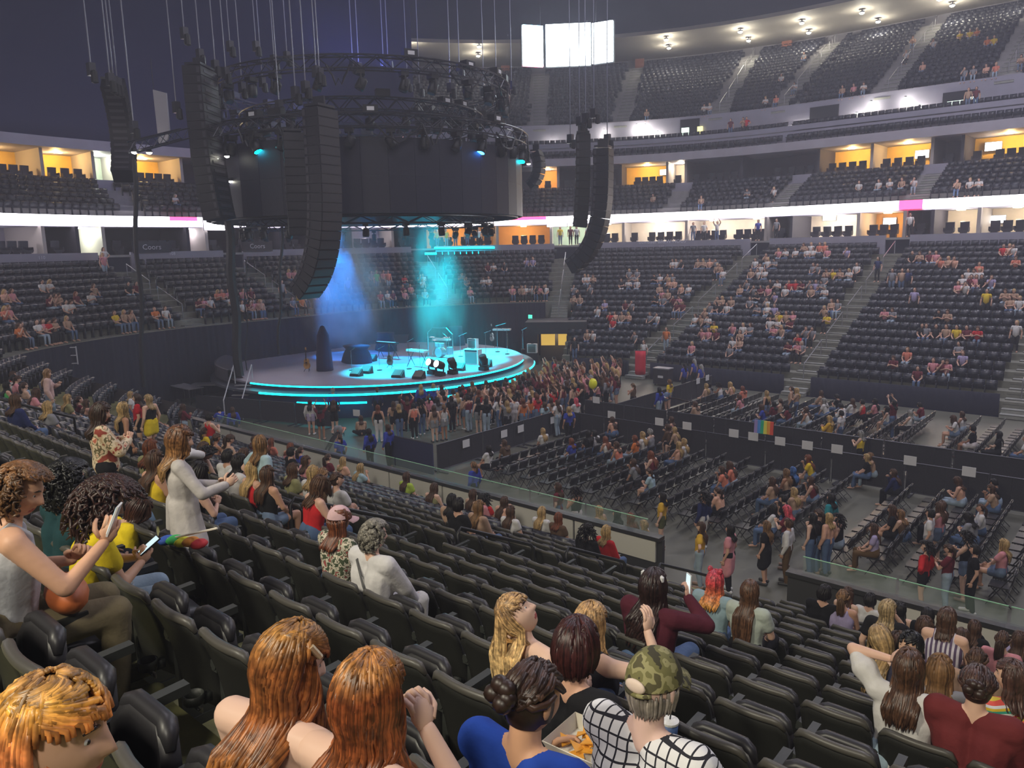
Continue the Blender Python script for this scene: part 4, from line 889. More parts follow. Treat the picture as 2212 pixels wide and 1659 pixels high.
b.add(vv, [(i*5+k, (i+1)*5+k, (i+1)*5+k+1, i*5+k+1) for i in range(n-1) for k in range(4)]); o = b.build('cloth', RED, r, True); so = o.modifiers.new('thick', 'SOLIDIFY'); so.thickness = .02; MB().tube([(-.36, .04, 1.56), (.36, .04, 1.56)], .025, 6).build('rod', FST, r)
r = thing('portable_steps', 'grey portable steps with handrails left of the red cloth', 'steps', on_z(1345, 802, 0), UANG)
for i in range(4): MB().box((0, .35*i, .18+.2*i), (2.0, .36, .05)).build('tread', mat('grey_tread', (.30, .29, .30), .5), r)
for s in (-1, 1): MB().tube([(s*1.0, -.1, .05), (s*1.0, 0, 1.0), (s*1.0, 1.1, 1.75), (s*1.0, 1.1, .1)], .03, 6).build('handrail', RAILM, r)
r = thing('equipment_cart', 'black rolling case with a grey top beside the far front wall', 'case', on_z(1432, 832, 0), UANG); MB().box((0, 0, .55), (1.0, .6, .9)).build('body', BLK, r); MB().box((0, 0, 1.04), (1.05, .65, .06)).build('lid', mat('grey_lid', (.3, .3, .32), .4), r); MB().box((0, -.31, .55), (.35, .02, .14)).build('label_plate', PAPER, r)
for sx in (-.4, .4):
    for sy in (-.22, .22): MB().ball((sx, sy, .06), .06, 8, 5).build('wheel', FST, r)
# white-railed stage-left steps at the far left corner
WR = mat('white_rail', (.60, .60, .66), .4); p = on_s(95, 775, 10.2, 20); r = thing('white_railing', 'white railing above the dark wall at the far left corner', 'railing', p, UANG+.9)
for x in (-1.0, -.5, 0, .5, 1.0, 1.5): MB().tube([(x, 0, -.35), (x, 0, .55)], .03, 5).build('post', WR, r)
for z in (-.3, .1, .5): MB().tube([(-1.0, 0, z), (1.5, 0, z)], .028, 5).build('rail', WR, r)
# ------------------------------------------------------------------ stage
SCU_, SCV_ = -37.0, 30.0; SCP = P(SCU_, SCV_, 0); SR = 9.0
DECK = mat('stage_deck', (.36, .33, .42), .45, noise=(.6, .9)); stg = thing('round_stage', 'round concert stage with a black skirt and cyan light strips', 'stage', SCP, UANG)
MB().lathe([(0.01, 1.62), (SR, 1.62), (SR, 1.70), (SR-.03, 1.72), (0.01, 1.72)], n=96, cap=False).build('deck', DECK, stg); MB().lathe([(SR-.25, 0), (SR-.25, 1.62)], n=96, cap=False).build('skirt', DRAPE, stg)
MB().lathe([(SR-.05, 1.30), (SR+.65, 1.30), (SR+.65, 1.42), (SR-.05, 1.42)], n=96, cap=False).build('ledge', mat('stage_ledge', (.10, .10, .13), .4), stg)
LEDC = mat('cyan_strip', (.1, .8, .9), .4, emit=(0, .85, 1.0), estr=5.0)
def arc(r, z, a0, a1, w=.05, n=40): m = MB(); m.tube([(r*math.cos(a0+(a1-a0)*i/n), r*math.sin(a0+(a1-a0)*i/n), z) for i in range(n+1)], w, 5); return m
arc(SR+.66, 1.36, -1.35, .75).build('light_strip', LEDC, stg); arc(SR+.02, 1.66, -1.5, .6, .04).build('light_strip', LEDC, stg)
arc(SR+.1, .85, -1.15, -.75, .05, 12).build('light_strip', LEDC, stg); arc(SR+.1, .8, -.40, -.1, .05, 12).build('light_strip', LEDC, stg); arc(SR+.1, .9, .25, .33, .07, 4).build('light_strip', LEDC, stg)
m = MB(); a0, a1 = 2.2, 4.6; m.add([(rr_*math.cos(a0+(a1-a0)*i/40), rr_*math.sin(a0+(a1-a0)*i/40), z) for i in range(41) for rr_, z in ((SR-.5, 1.72), (SR+.25, 2.25), (SR+.35, 2.25), (SR+.35, 1.6))], [(i*4+k, i*4+k+1, i*4+k+5, i*4+k+4) for i in range(40) for k in range(3)]); m.build('back_rim', mat('stage_rim', (.07, .06, .08), .6), stg)
r = thing('stage_steps', 'small open aluminium steps leaning on the stage front', 'steps', on_z(1040, 838, .55), UANG+.25); ALU = mat('aluminium', (.55, .60, .60), .3, metal=.6)
for i in range(4): MB().box((0, -.30*i+.5, .75-.28*i), (.9, .28, .05)).build('tread', ALU, r)
for s in (-1, 1): MB().box((s*.48, .05, .33), (.05, 1.4, .10), rx=.75).build('stringer', ALU, r)
def deck(x, y): p = on_z(x, y, 1.725); return p
BLKM = mat('matt_black', (.012, .012, .014), .5); WHT = mat('white_paint', (.75, .75, .75), .4); WOOD = mat('guitar_wood', (.55, .30, .10), .3); GRIL = mat('grille_cloth', (.16, .16, .15), .8); CHROME = mat('chrome', (.6, .6, .62), .2, metal=1.0)
def amp(x, y, lab, s=1.0, rz=.2):
    r = thing('amplifier', lab, 'amplifier', deck(x, y), UANG+rz); MB().box((0, 0, .36*s), (.78*s, .36*s, .72*s)).build('cabinet', WHT, r); MB().box((0, -.185*s, .32*s), (.62*s, .01, .52*s)).build('grille', GRIL, r); MB().box((0, 0, .735*s), (.2*s, .04, .03)).build('carry_handle', BLKM, r); MB().box((0, -.185*s, .65*s), (.66*s, .012, .07*s)).build('control_panel', BLKM, r); return r
amp(1022, 787, 'white guitar amplifier with grey grille on the stage', 1.25); amp(1022, 752, 'smaller white amplifier behind the big white one', .9, .15); amp(1150, 762, 'low white case at the right end of the stage', .8, .4)
def guitar(x, y, lab, m=WOOD, rz=0, h=1.0):
    r = thing('guitar', lab, 'guitar', deck(x, y), UANG+rz); b = MB()
    for dx, dz, rr_ in ((0, .36, .20), (0, .60, .15), (0, .48, .14)): b.lathe([(.01, -.05), (rr_, -.05), (rr_, .05), (.01, .05)], (dx, 0, dz), 16, axis=(0, 1, 0))
    b.build('body', m, r); MB().box((0, -.05, .95), (.05, .03, .62), rx=-.06).build('neck', BLKM, r); MB().box((0, -.02, 1.30), (.075, .03, .17)).build('headstock', m, r); MB().lathe([(.01, 0), (.05, 0)], (0, -.056, .52), 12, axis=(0, 1, 0)).build('sound_hole', BLKM, r)
    t = thing('guitar_stand', 'black stand holding the %s' % lab, 'stand', deck(x, y), UANG+rz); MB().tube([(-.16, -.1, .02), (-.09, .02, .2), (0, .06, .75)], .014, 5).build('leg', BLKM, t); MB().tube([(.16, -.1, .02), (.09, .02, .2), (0, .06, .75)], .014, 5).build('leg', BLKM, t); MB().tube([(0, .25, .02), (0, .06, .5)], .014, 5).build('leg', BLKM, t)
guitar(664, 803, 'natural wood acoustic guitar at the left of the stage', WOOD, .4); guitar(690, 780, 'dark guitar leaning by the covered piano', BLKM, .3); guitar(843, 795, 'dark bass guitar near the stage centre', mat('sunburst', (.20, .06, .03), .3), .2); guitar(1063, 742, 'white electric guitar among the stands on the right', WHT, -.2)
def mic(x, y, lab, h=1.5, boom=.45, rz=0):
    r = thing('microphone_stand', lab, 'stand', deck(x, y), UANG+rz); MB().lathe([(.01, 0), (.15, 0), (.15, .03), (.03, .05), (.01, .05)], n=14).build('base', BLKM, r); MB().tube([(0, 0, .03), (0, 0, h)], .014, 6).build('pole', CHROME, r); MB().tube([(-.1, 0, h-.03), (boom, 0, h+.16)], .011, 5).build('boom_arm', CHROME, r); MB().ball((boom+.03, 0, h+.17), (.035, .028, .028), 8, 6).build('microphone', BLKM, r)
for i, (x, y, h, b, rz) in enumerate([(884, 797, 1.55, .3, .3), (908, 800, 1.45, -.3, 0), (925, 785, 1.5, .35, .2), (970, 780, 1.5, -.4, .1), (995, 770, 1.3, .4, .6), (1050, 775, 1.6, .5, 0), (1075, 760, 1.7, .6, .4), (1096, 765, 1.5, -.4, 1), (820, 800, 1.2, .3, .5), (1130, 755, 1.3, .3, .2), (760, 800, 1.1, .3, 0)]): mic(x, y, 'slim microphone stand on the stage, %s from the list of left to right' % ordn(i+1) if False else 'slim microphone stand on the stage, boom %s, standing %s' % ('pointing left' if b < 0 else 'pointing right', ['left of the white keyboard', 'in front of the white keyboard', 'under the arched frame', 'right of the arched frame', 'left of the white amplifier', 'right of the white amplifier', 'by the slanted keyboard arm', 'far right of the instruments', 'beside the floor wedges', 'at the right stage rim', 'by the low blue gear'][i]), h, b, rz)
def keyb(x, y, lab, m, w=1.35, h=.95, rz=0):
    r = thing('keyboard', lab, 'keyboard', deck(x, y), UANG+rz); MB().box((0, 0, h), (w, .38, .11)).build('body', m, r); MB().box((0, -.10, h+.06), (w-.1, .15, .015)).build('keys', WHT, r)
    for s in (-1, 1): MB().tube([(s*(w/2-.15), -.3, .02), (s*(w/2-.2), .25, h-.05)], .02, 5).build('leg', BLKM, r); MB().tube([(s*(w/2-.15), .3, .02), (s*(w/2-.2), -.25, h-.05)], .02, 5).build('leg', BLKM, r)
keyb(903, 793, 'white keyboard on crossed legs at the stage centre', WHT, 1.5); keyb(838, 775, 'long black keyboard behind the bass guitar', BLKM, 1.6, 1.0, .1); keyb(1085, 750, 'slanted pale keyboard at the right of the stage', WHT, 1.2, 1.2, .5); keyb(955, 765, 'cyan lit keyboard under the arched frame', WHT, 1.3, .95, .1)
def wedge(x, y, lab, m=BLKM, s=1.0, rz=0):
    r = thing('floor_monitor', lab, 'speaker', deck(x, y), UANG+rz); b = MB(); w = .6*s; b.add([(-w/2, -.22, 0), (w/2, -.22, 0), (w/2, .22, 0), (-w/2, .22, 0), (-w/2, -.20, .12), (w/2, -.20, .12), (w/2, .18, .40*s), (-w/2, .18, .40*s)], [(0, 3, 2, 1), (4, 5, 6, 7), (0, 1, 5, 4), (1, 2, 6, 5), (2, 3, 7, 6), (3, 0, 4, 7)]); b.build('cabinet', m, r); MB().box((0, -.03, .265*s), (w*.85, .42, .02), rx=.63).build('grille', GRIL, r)
for i, (x, y, l) in enumerate([(770, 812, 'left of the stage front'), (792, 806, 'second along the stage front'), (860, 815, 'in front of the keyboard'), (905, 818, 'near the stage rim centre'), (992, 800, 'left of the white amplifier'), (1050, 792, 'right of the white amplifier'), (802, 780, 'behind the first pair')]): wedge(x, y, 'wedge floor monitor on the stage, %s' % l, BLKM, 1.0, .3)
LENS = mat('lamp_lens_white', (1, 1, 1), .3, emit=(.75, 1, 1), estr=9)
MHB = MB(); MHB.box((0, 0, .07), (.34, .26, .14)); MHB = MHB.mesh('base', BLKM); q = MB(); q.tube([(-.19, 0, .48), (-.19, 0, .16), (.19, 0, .16), (.19, 0, .48)], .035, 6); MHY = q.mesh('yoke', BLKM); q = MB(); q.lathe([(.10, -.20), (.15, -.14), (.16, .12), (.14, .20)], n=12); MHH = q.mesh('lamp_head', BLKM, True)
LENSC = mat('lamp_lens_cyan', (.2, .8, 1), .3, emit=(0, .75, 1), estr=22); LENSB = mat('lamp_lens_blue', (.1, .3, 1), .3, emit=(.02, .25, 1), estr=22); LENSO = mat('lamp_lens_off', (.10, .11, .14), .1)
q = MB(); q.lathe([(.01, .205), (.13, .205), (.13, .19)], n=12, cap=False); LM = {k: None for k in 'wcbo'}
for k, mm_ in (('w', LENS), ('c', LENSC), ('b', LENSB), ('o', LENSO)): q = MB(); q.lathe([(.005, .208), (.132, .204), (.135, .18)], n=12, cap=False); LM[k] = q.mesh('lens', mm_)
def moving(p, lab, lens='o', rz=0, tilt=2.2, hang=True, s=1.0, group='moving lights of the overhead rig'):
    t = thing('moving_light', lab, 'stage light', p, rz, group); t.scale = (s,)*3
    if hang: t.rotation_euler = (PI, 0, rz)
    inst('base', MHB, t); inst('yoke', MHY, t); h = inst('lamp_head', MHH, t, (0, 0, .42), (tilt if not hang else tilt-PI*.0-1.2, 0, 0)); inst('lens', LM[lens], h)
moving(deck(934, 808), 'black moving light with bright lens on the stage front, left one', 'w', UANG, 1.2, False, 1.4, None); moving(deck(951, 812), 'black moving light with bright lens on the stage front, right one', 'w', UANG, 1.2, False, 1.4, None); moving(deck(978, 808), 'dark moving light on the stage front beside the bright pair', 'o', UANG, .5, False, 1.4, None); moving(deck(1045, 800), 'dark moving light on the stage front below the amplifier', 'o', UANG, .4, False, 1.4, None)
def drums(x, y):
    r = thing('drum_kit', 'drum kit with cymbals under the arched frame on stage', 'drums', deck(x, y), UANG); SH = mat('drum_shell', (.5, .55, .6), .25, metal=.4); HD = mat('drum_head', (.8, .8, .8), .5)
    MB().lathe([(.01, -.2), (.30, -.2), (.30, .2), (.01, .2)], (0, 0, .32), 18, axis=(0, 1, 0)).build('bass_drum', SH, r)
    for n_, (dx, dy, z, rr_, h) in zip(('tom', 'tom', 'floor_tom', 'snare_drum'), ((-.2, -.05, .80, .16, .2), (.2, -.05, .80, .16, .2), (.6, .25, .45, .2, .4), (-.5, .3, .60, .17, .14))): MB().lathe([(.01, -h/2), (rr_, -h/2), (rr_, h/2), (.01, h/2)], (dx, dy, z), 14).build(n_, SH, r)
    for dx, dy, z in ((-.6, -.1, 1.25), (.65, -.1, 1.3), (-.8, .3, 1.0)): c = MB(); c.lathe([(.01, .03), (.06, .025), (.24, 0), (.01, .01)], (dx, dy, z), 14); c.tube([(dx, dy, .0), (dx, dy, z)], .012, 5); c.build('cymbal', CHROME, r)
    MB().tube([(-1.1, 0, 0), (-1.1, 0, 1.5), (-.6, 0, 1.85), (.6, 0, 1.85), (1.1, 0, 1.5), (1.1, 0, 0)], .035, 6).build('arched_frame', CHROME, r)
drums(952, 772)
def covered(x, y, w, d, h, lab, top=.4):
    r = thing('draped_gear', lab, 'draped gear', deck(x, y), UANG); m = MB(); pr = [(1.0, 0), (.96, .2*h), (.86, .5*h), (.7, .8*h), (top, h), (.02, h*1.02)]; k = 20; v = []
    for sc, z in pr:
        for j in range(k): a = 2*PI*j/k; w_ = 1+.05*math.sin(a*7)*(1-z/h); v.append((math.cos(a)*w/2*sc*w_, math.sin(a)*d/2*sc*w_, z))
    m.add(v, [(i*k+j, i*k+(j+1) % k, (i+1)*k+(j+1) % k, (i+1)*k+j) for i in range(len(pr)-1) for j in range(k)]); m.build('cover', DRAPE, r, True)
covered(702, 800, 1.0, .9, 2.5, 'tall black draped tower at the left of the stage', .25); covered(772, 782, 2.2, 1.6, 1.0, 'wide black draped piano left of the stage centre', .9); covered(985, 745, 1.5, 1.2, 1.3, 'rounded dark blue draped gear left of the amplifiers', .7); covered(835, 757, 1.8, 1.2, 1.2, 'black draped rack behind the bass guitar', .8)
r = thing('sign_pole', 'green lit square sign on a thin pole right of the stage', 'sign', on_z(1147, 775, 0)+np.array([0, 0, .0]), UANG); MB().tube([(0, 0, 0), (0, 0, 3.1)], .03, 6).build('pole', FST, r); MB().box((0, 0, 3.2), (.32, .08, .28)).build('sign_plate', mat('green_sign', (.1, .7, .5), .4, emit=(.1, .9, .6), estr=1.2), r)
for i, (x, y, w) in enumerate([(835, 678, .5), (952, 682, .4)]): pass
# mixing tables at the stage's near left
for i, (x, y, lab) in enumerate([(405, 868, 'long grey equipment table left of the stage, nearer one'), (462, 862, 'grey equipment table left of the stage by the stairs')]):
    r = thing('equipment_table', lab, 'table', on_z(x, y, 0), UANG+.7*i); MB().box((0, 0, .9), (2.4, .9, .05)).build('tabletop', mat('table_grey', (.30, .29, .33), .5), r)
    for sx in (-1.1, 1.1):
        for sy in (-.38, .38): MB().tube([(sx, sy, 0), (sx, sy, .88)], .025, 5).build('leg', FST, r)
r = thing('white_case', 'white covered case on the dark platform left of the stage', 'case', on_z(455, 808, 1.0), UANG); MB().box((0, 0, .2), (1.3, .7, .4)).build('body', WHT, r); MB().box((.1, 0, .45), (1.5, .8, .12), ry=.05).build('cover_sheet', WHT, r)
MB().box((0, 0, -.5), (1.6, .9, 1.0)).build('plinth', BLKM, r)
r = thing('stage_stairs', 'steep stage stairs with white rails at the left of the stage', 'stairs', on_z(508, 905, 0), UANG+PI*.2)
for i in range(7): MB().box((0, .22*i, .2+.22*i), (.9, .24, .04)).build('tread', mat('grey_tread', (.3, .29, .3), .5), r)
for s in (-1, 1): MB().tube([(s*.48, -.1, 0), (s*.48, -.1, 1.0), (s*.48, 1.4, 2.6), (s*.48, 1.4, 1.6)], .03, 5).build('handrail', WR, r)
# yellow balloon over the standing crowd
r = thing('balloon', 'bright yellow balloon bobbing above the standing crowd', 'balloon', on_z(1281, 829, 1.9), 0); MB().ball((0, 0, 0), (.20, .20, .26), 14, 10).build('skin', mat('yellow_balloon', (.85, .85, .02), .3), r, True); MB().lathe([(.005, -.26), (.02, -.29)], n=6).build('knot', mat('yellow_balloon', (1, 1, 1)), r)
# ------------------------------------------------------------------ overhead rig
rig_off = lambda r, a, z: np.array([SCP[0]+r*math.cos(a), SCP[1]+r*math.sin(a), z])
PANM = mat('led_panel_off', (.018, .018, .036), .5, spec=.5, noise=(14, .8)); dr = thing('drum_screen', 'huge round dark video screen hanging over the stage', 'screen', rig_off(0, 0, 0))
NP = 44; pw = 2*PI*9.05/NP
LEDP = MB().box((0, 0, 0), (.10, pw*.997, 1.745)).mesh('led_panel', PANM)
for k in range(NP):
    a = 2*PI*(k+.5)/NP
    for q in range(2): inst('led_panel', LEDP, dr, (9.05*math.cos(a), 9.05*math.sin(a), 11.0+1.75*q), (0, 0, a))
MB().lathe([(8.85, 10.05), (8.85, 13.7)], n=64, cap=False).build('back_frame', BLKM, dr)
TRM = mat('truss_black', (.045, .045, .055), .4, metal=.4)
def ring_truss(r, z, lab, d=.30, n=72):
    t = thing('ring_truss', lab, 'truss', rig_off(0, 0, 0))
    for dr_, dz in ((-d, -d), (d, -d), (-d, d), (d, d)): MB().tube([((r+dr_)*math.cos(2*PI*i/n), (r+dr_)*math.sin(2*PI*i/n), z+dz) for i in range(n)], .045, 5, closed=True).build('chord', TRM, t)
    m = MB()
    for i in range(n):
        a, b = 2*PI*i/n, 2*PI*(i+1)/n; s = 1 if i % 2 else -1
        for dr_ in (-d, d): m.tube([((r+dr_)*math.cos(a), (r+dr_)*math.sin(a), z+s*d), ((r+dr_)*math.cos(b), (r+dr_)*math.sin(b), z-s*d)], .028, 4)
        m.tube([((r-s*d)*math.cos(a), (r-s*d)*math.sin(a), z+d), ((r+s*d)*math.cos(b), (r+s*d)*math.sin(b), z+d)], .028, 4)
    o = m.build('lacing', TRM, t); o['kind'] = 'stuff'
ring_truss(9.2, 14.4, 'large outer ring truss above the drum screen'); ring_truss(6.6, 15.6, 'middle ring truss of the overhead rig'); ring_truss(8.2, 17.2, 'upper ring truss of the overhead rig'); ring_truss(7.2, 9.9, 'small ring truss hung below the drum screen', .18, 56)
rr = random.Random(9); nm = 0
lit = {3: 'b', 11: 'c', 14: 'c', 23: 'c', 30: 'b', 33: 'c', 36: 'c', 40: 'b'}
RN = {9.2: 'outer', 6.6: 'middle', 8.2: 'upper', 7.2: 'lowest'}; nlit = 0
def rig_light(r, a, z, nm, s=1.0):
    global nlit
    lens = lit.get(nm, 'o'); nlit += lens != 'o'
    lab = 'dark moving light hung from the %s ring of the overhead rig' % RN[r] if lens == 'o' else 'moving light shining %s on the %s ring, %s lit one' % ('blue' if lens == 'b' else 'cyan', RN[r], ordn(nlit))
    moving(rig_off(r, a, z), lab, lens, a, rr.uniform(.6, 1.8), True, s)
for r_, z, n in ((9.2, 14.05, 34), (6.6, 15.25, 22), (8.2, 16.85, 26)):
    for i in range(n): rig_light(r_, 2*PI*(i+.3*rr.random())/n, z, nm, 1.5); nm += 1
for i in range(22): rig_light(7.2, 2*PI*i/22, 9.72, nm, 1.1); nm += 1
# small dark dimmer boxes and cable bundles strewn over the rig
BX = MB().box((0, 0, 0), (.7, .45, .35)).mesh('dimmer_box', BLKM); PL = MB().box((0, -.23, 0), (.34, .02, .18)).mesh('panel_label', PAPER)
for i in range(40):
    a = rr.uniform(0, 2*PI); r_, z = rr.choice(((9.2, 14.9), (6.6, 16.1), (8.2, 17.7))); t = thing('power_box', 'dark power box %son the %s ring of the rig' % ('with a pale label ' if i % 2 else '', RN[r_]), 'box', rig_off(r_+rr.uniform(-.3, .3), a, z), a+PI/2, 'power boxes on the overhead rig'); inst('case', BX, t); 
    if i % 2: inst('label_plate', PL, t)
for i in range(26):
    a = 2*PI*i/26+.1; r0 = rr.choice((8.2, 9.2)); z0 = 17.0 if r0 < 9 else 14.2; a2 = a+rr.uniform(.1, .25); m = MB(); m.tube([rig_off(r0+.35, a+(a2-a)*k/8, z0-1.0*math.sin(PI*k/8)*rr.uniform(.5, 1)) for k in range(9)], .05, 5)
    tag(m.build('cable_loop', BLKM), 'black cable loop sagging under the %s ring of the rig' % RN[r0], 'cable', 'cable loops of the rig')
# chain hoists: (x, y) of the hook, distance from the viewer
HB = MB(); HB.box((0, 0, 0), (.32, .26, .5)); HB.lathe([(.02, -.25), (.06, -.3), (.06, -.42), (.02, -.5)], n=8); HBM = HB.mesh('motor', mat('hoist_body', (.06, .06, .07), .35, metal=.3)); BG = MB().lathe([(.02, 0), (.13, -.05), (.15, -.5), (.02, -.55)], (.25, 0, -.05), 8).mesh('chain_bag', BLKM)
CBM = mat('steel_cable', (.24, .24, .30), .4, metal=.4)
def hoist(x, y, D, lab, z1=37.2, th=.028):
    d = ray(x, y); d = d/np.linalg.norm(d[:2]); p = CAM+d*D; t = thing('chain_hoist', lab, 'hoist', p, UANG, 'chain hoists of the rig'); inst('motor', HBM, t); inst('chain_bag', BG, t); MB().tube([(0, 0, .25), (0, 0, z1-p[2])], th, 5).build('chain', CBM, t)
HX = [(197, 150, 38), (238, 172, 38), (246, 178, 38.5), (254, 182, 39), (289, 275, 38), (381, 232, 41), (398, 72, 41), (432, 118, 42), (465, 142, 42), (488, 158, 42), (497, 100, 44), (523, 190, 44), (553, 100, 46), (567, 178, 47), (592, 130, 44), (603, 228, 40), (620, 122, 46), (638, 200, 37), (660, 188, 37), (683, 155, 38), (690, 160, 38), (762, 140, 48), (775, 145, 48), (828, 132, 50), (838, 130, 50), (880, 180, 52), (906, 190, 52), (973, 190, 44), (992, 145, 50), (1045, 200, 52), (1072, 180, 53), (1105, 185, 50), (1232, 300, 47), (1252, 262, 46), (1265, 255, 45), (1283, 245, 45), (1312, 300, 45)]
for i, (x, y, D) in enumerate(HX): hoist(x, y, D, 'chain hoist on a thin chain, %s from the left over the stage' % ordn(i+1))
# speaker line arrays
CABM = mat('speaker_cabinet', (.020, .019, .026), .5, spec=.4); GRM = mat('speaker_grille', (.035, .033, .042), .55, noise=(60, .5)); SIDE = mat('speaker_side', (.05, .045, .06), .5)
def array(x, y, D, f, n, h, w, dep, lab, bend=55, sharp=2.4, start=0.0, cat='speaker'):
    d = ray(x, y); d = d/np.linalg.norm(d[:2]); p = CAM+d*D; fv = f[0]*UU+f[1]*VV; fv = fv/np.linalg.norm(fv); yaw = math.atan2(fv[1], fv[0])-PI/2; t = thing('line_array', lab, cat, p, yaw)
    b = MB(); hh = h*.985; b.add([(-w/2, dep/2, -hh/2), (w/2, dep/2, -hh/2), (w/2, dep/2, hh/2), (-w/2, dep/2, hh/2), (-w*.46, -dep/2, -hh*.47), (w*.46, -dep/2, -hh*.47), (w*.46, -dep/2, hh*.47), (-w*.46, -dep/2, hh*.47)], [(0, 1, 2, 3), (4, 7, 6, 5), (0, 4, 5, 1), (1, 5, 6, 2), (2, 6, 7, 3), (3, 7, 4, 0)]); cm = b.mesh('speaker_cabinet', CABM)
    g = MB(); g.box((0, dep/2+.012, 0), (w*.94, .02, hh*.86)); gm_ = g.mesh('grille', GRM); s_ = MB()
    for sx in (-1, 1): s_.box((sx*(w*.47), -dep*.36, 0), (.05, dep*.16, hh*.62))
    s_.box((0, -dep/2-.01, 0), (w*.62, .03, hh*.34)); sm = s_.mesh('rear_handle', SIDE); q = np.array([0, 0, 0.0])
    for i in range(n):
        th = math.radians(start+bend*((i/(n-1))**sharp)); o = inst('speaker_cabinet', cm, t, q+np.array([0, -math.sin(th)*h/2, -math.cos(th)*h/2]), (-th, 0, 0)); inst('grille', gm_, o); inst('rear_handle', sm, o); q = q+np.array([0, -math.sin(th)*h, -math.cos(th)*h])
    MB().box((0, 0, .12), (w*.8, dep*.9, .10)).build('bumper_frame', TRM, t); MB().box((0, 0, .35), (.1, dep*.7, .35)).build('pick_bar', TRM, t)
array(690, 236, 35, (1, .25), 21, .385, 1.35, .85, 'big black J-shaped speaker hang in front of the drum screen', 48, 3.4); array(632, 288, 38.5, (.9, -.5), 12, .385, .95, .75, 'slim straight speaker hang just left of the big one', 8, 1.5)
array(1303, 322, 44, (1, .35), 17, .41, 1.2, .85, 'curved black speaker hang right of the drum screen', 58, 2.6); array(1259, 292, 46, (.8, .6), 12, .43, 1.25, .8, 'short straight speaker hang beside the right curved one', 6, 1.5)
array(432, 150, 41, (-.8, -.6), 17, .41, 1.9, .85, 'wide black speaker hang left of the drum screen', 9, 2.0); array(242, 178, 42, (-.8, .55), 13, .36, 1.0, .8, 'crescent shaped speaker hang at the upper left', 80, 1.2, -40); array(1158, 330, 52, (.9, .3), 7, .33, .9, .6, 'small curved speaker hang at the right rim of the drum', 70, 1.2, -20)
# straight truss pieces, lamps on them, white panel, cable drops
def truss(a, b, lab, s=.22):
    a, b = np.array(a), np.array(b); t = thing('box_truss', lab, 'truss'); d = nrm_(b-a); e = np.array([0, 0, 1.0]); w = np.cross(d, e); L = np.linalg.norm(b-a); n = int(L/.5)
    for i, j in ((-1, -1), (1, -1), (-1, 1), (1, 1)): MB().tube([a+w*s*i+e*s*j, b+w*s*i+e*s*j], .035, 5).build('chord', TRM, t)
    m = MB()
    for i in range(n):
        p, q = a+d*L*i/n, a+d*L*(i+1)/n
        for k in (-1, 1): m.tube([p+w*s*k+e*s*(1 if i % 2 else -1), q+w*s*k-e*s*(1 if i % 2 else -1)], .02, 4)
    m.build('lacing', TRM, t)
nrm_ = lambda v: v/np.linalg.norm(v)
def atD(x, y, D): d = ray(x, y); return CAM+d/np.linalg.norm(d[:2])*D
truss(atD(285, 318, 37), atD(400, 288, 40), 'short pale truss with two bright lamps at the left'); truss(atD(466, 285, 40), atD(588, 250, 43), 'pale truss above the left end of the drum screen')
for i, (x, y, D) in enumerate([(290, 326, 37), (322, 327, 38), (468, 338, 41), (490, 335, 41), (497, 389, 42), (1142, 352, 50), (1100, 352, 47), (1025, 351, 44)]):
    p = atD(x, y, D); t = thing('white_lamp', 'small bright white lamp on the rig, %s from the left' % ordn(i+1), 'lamp', p, UANG, 'bright lamps on the rig'); MB().lathe([(.02, .12), (.10, .1), (.13, -.05)], n=10).build('housing', BLKM, t); MB().ball((0, 0, -.05), (.12, .12, .08)).build('bulb', SL, t)
t = thing('hanging_board', 'tilted plain white hanging panel at the upper left', 'panel', atD(351, 250, 46), UANG-.1); b = MB(); b.add([(-.95, .03, 1.45), (.85, .03, 1.0), (.80, .03, -.9), (.5, .03, -1.25), (-.85, .03, -1.45), (-.95, -.03, 1.45), (.85, -.03, 1.0), (.80, -.03, -.9), (.5, -.03, -1.25), (-.85, -.03, -1.45)], [(0, 1, 2, 3, 4), (9, 8, 7, 6, 5)]+[(i, 5+i, 5+(i+1) % 5, (i+1) % 5) for i in range(5)]); b.build('board', mat('pale_board', (.50, .50, .56), .6), t); MB().tube([(-.9, 0, 1.45), (-.9, 0, 3)], .02, 4).build('hanger', TRM, t)
for i, (x0, y0, x1, y1, D, th) in enumerate([(288, 345, 312, 835, 38, .10), (493, 478, 518, 812, 41, .22), (609, 490, 602, 765, 46, .08), (530, 560, 533, 800, 42, .03)]):
    a, b = atD(x0, y0, D), atD(x1, y1, D); m = MB(); m.tube([a*(1-k/10)+b*k/10+np.array([.06*math.sin(k*1.3), .05*math.cos(k), 0]) for k in range(11)], th, 7); tag(m.build('cable_drop', mat('cable_black', (.014, .013, .02), .6)), ['black cable bundle hanging to the floor, furthest left', 'thick black cable bundle hanging at the stage edge', 'thin cable hanging behind the slim speaker hang', 'thin beaded chain hanging over the stage stairs'][i], 'cable')
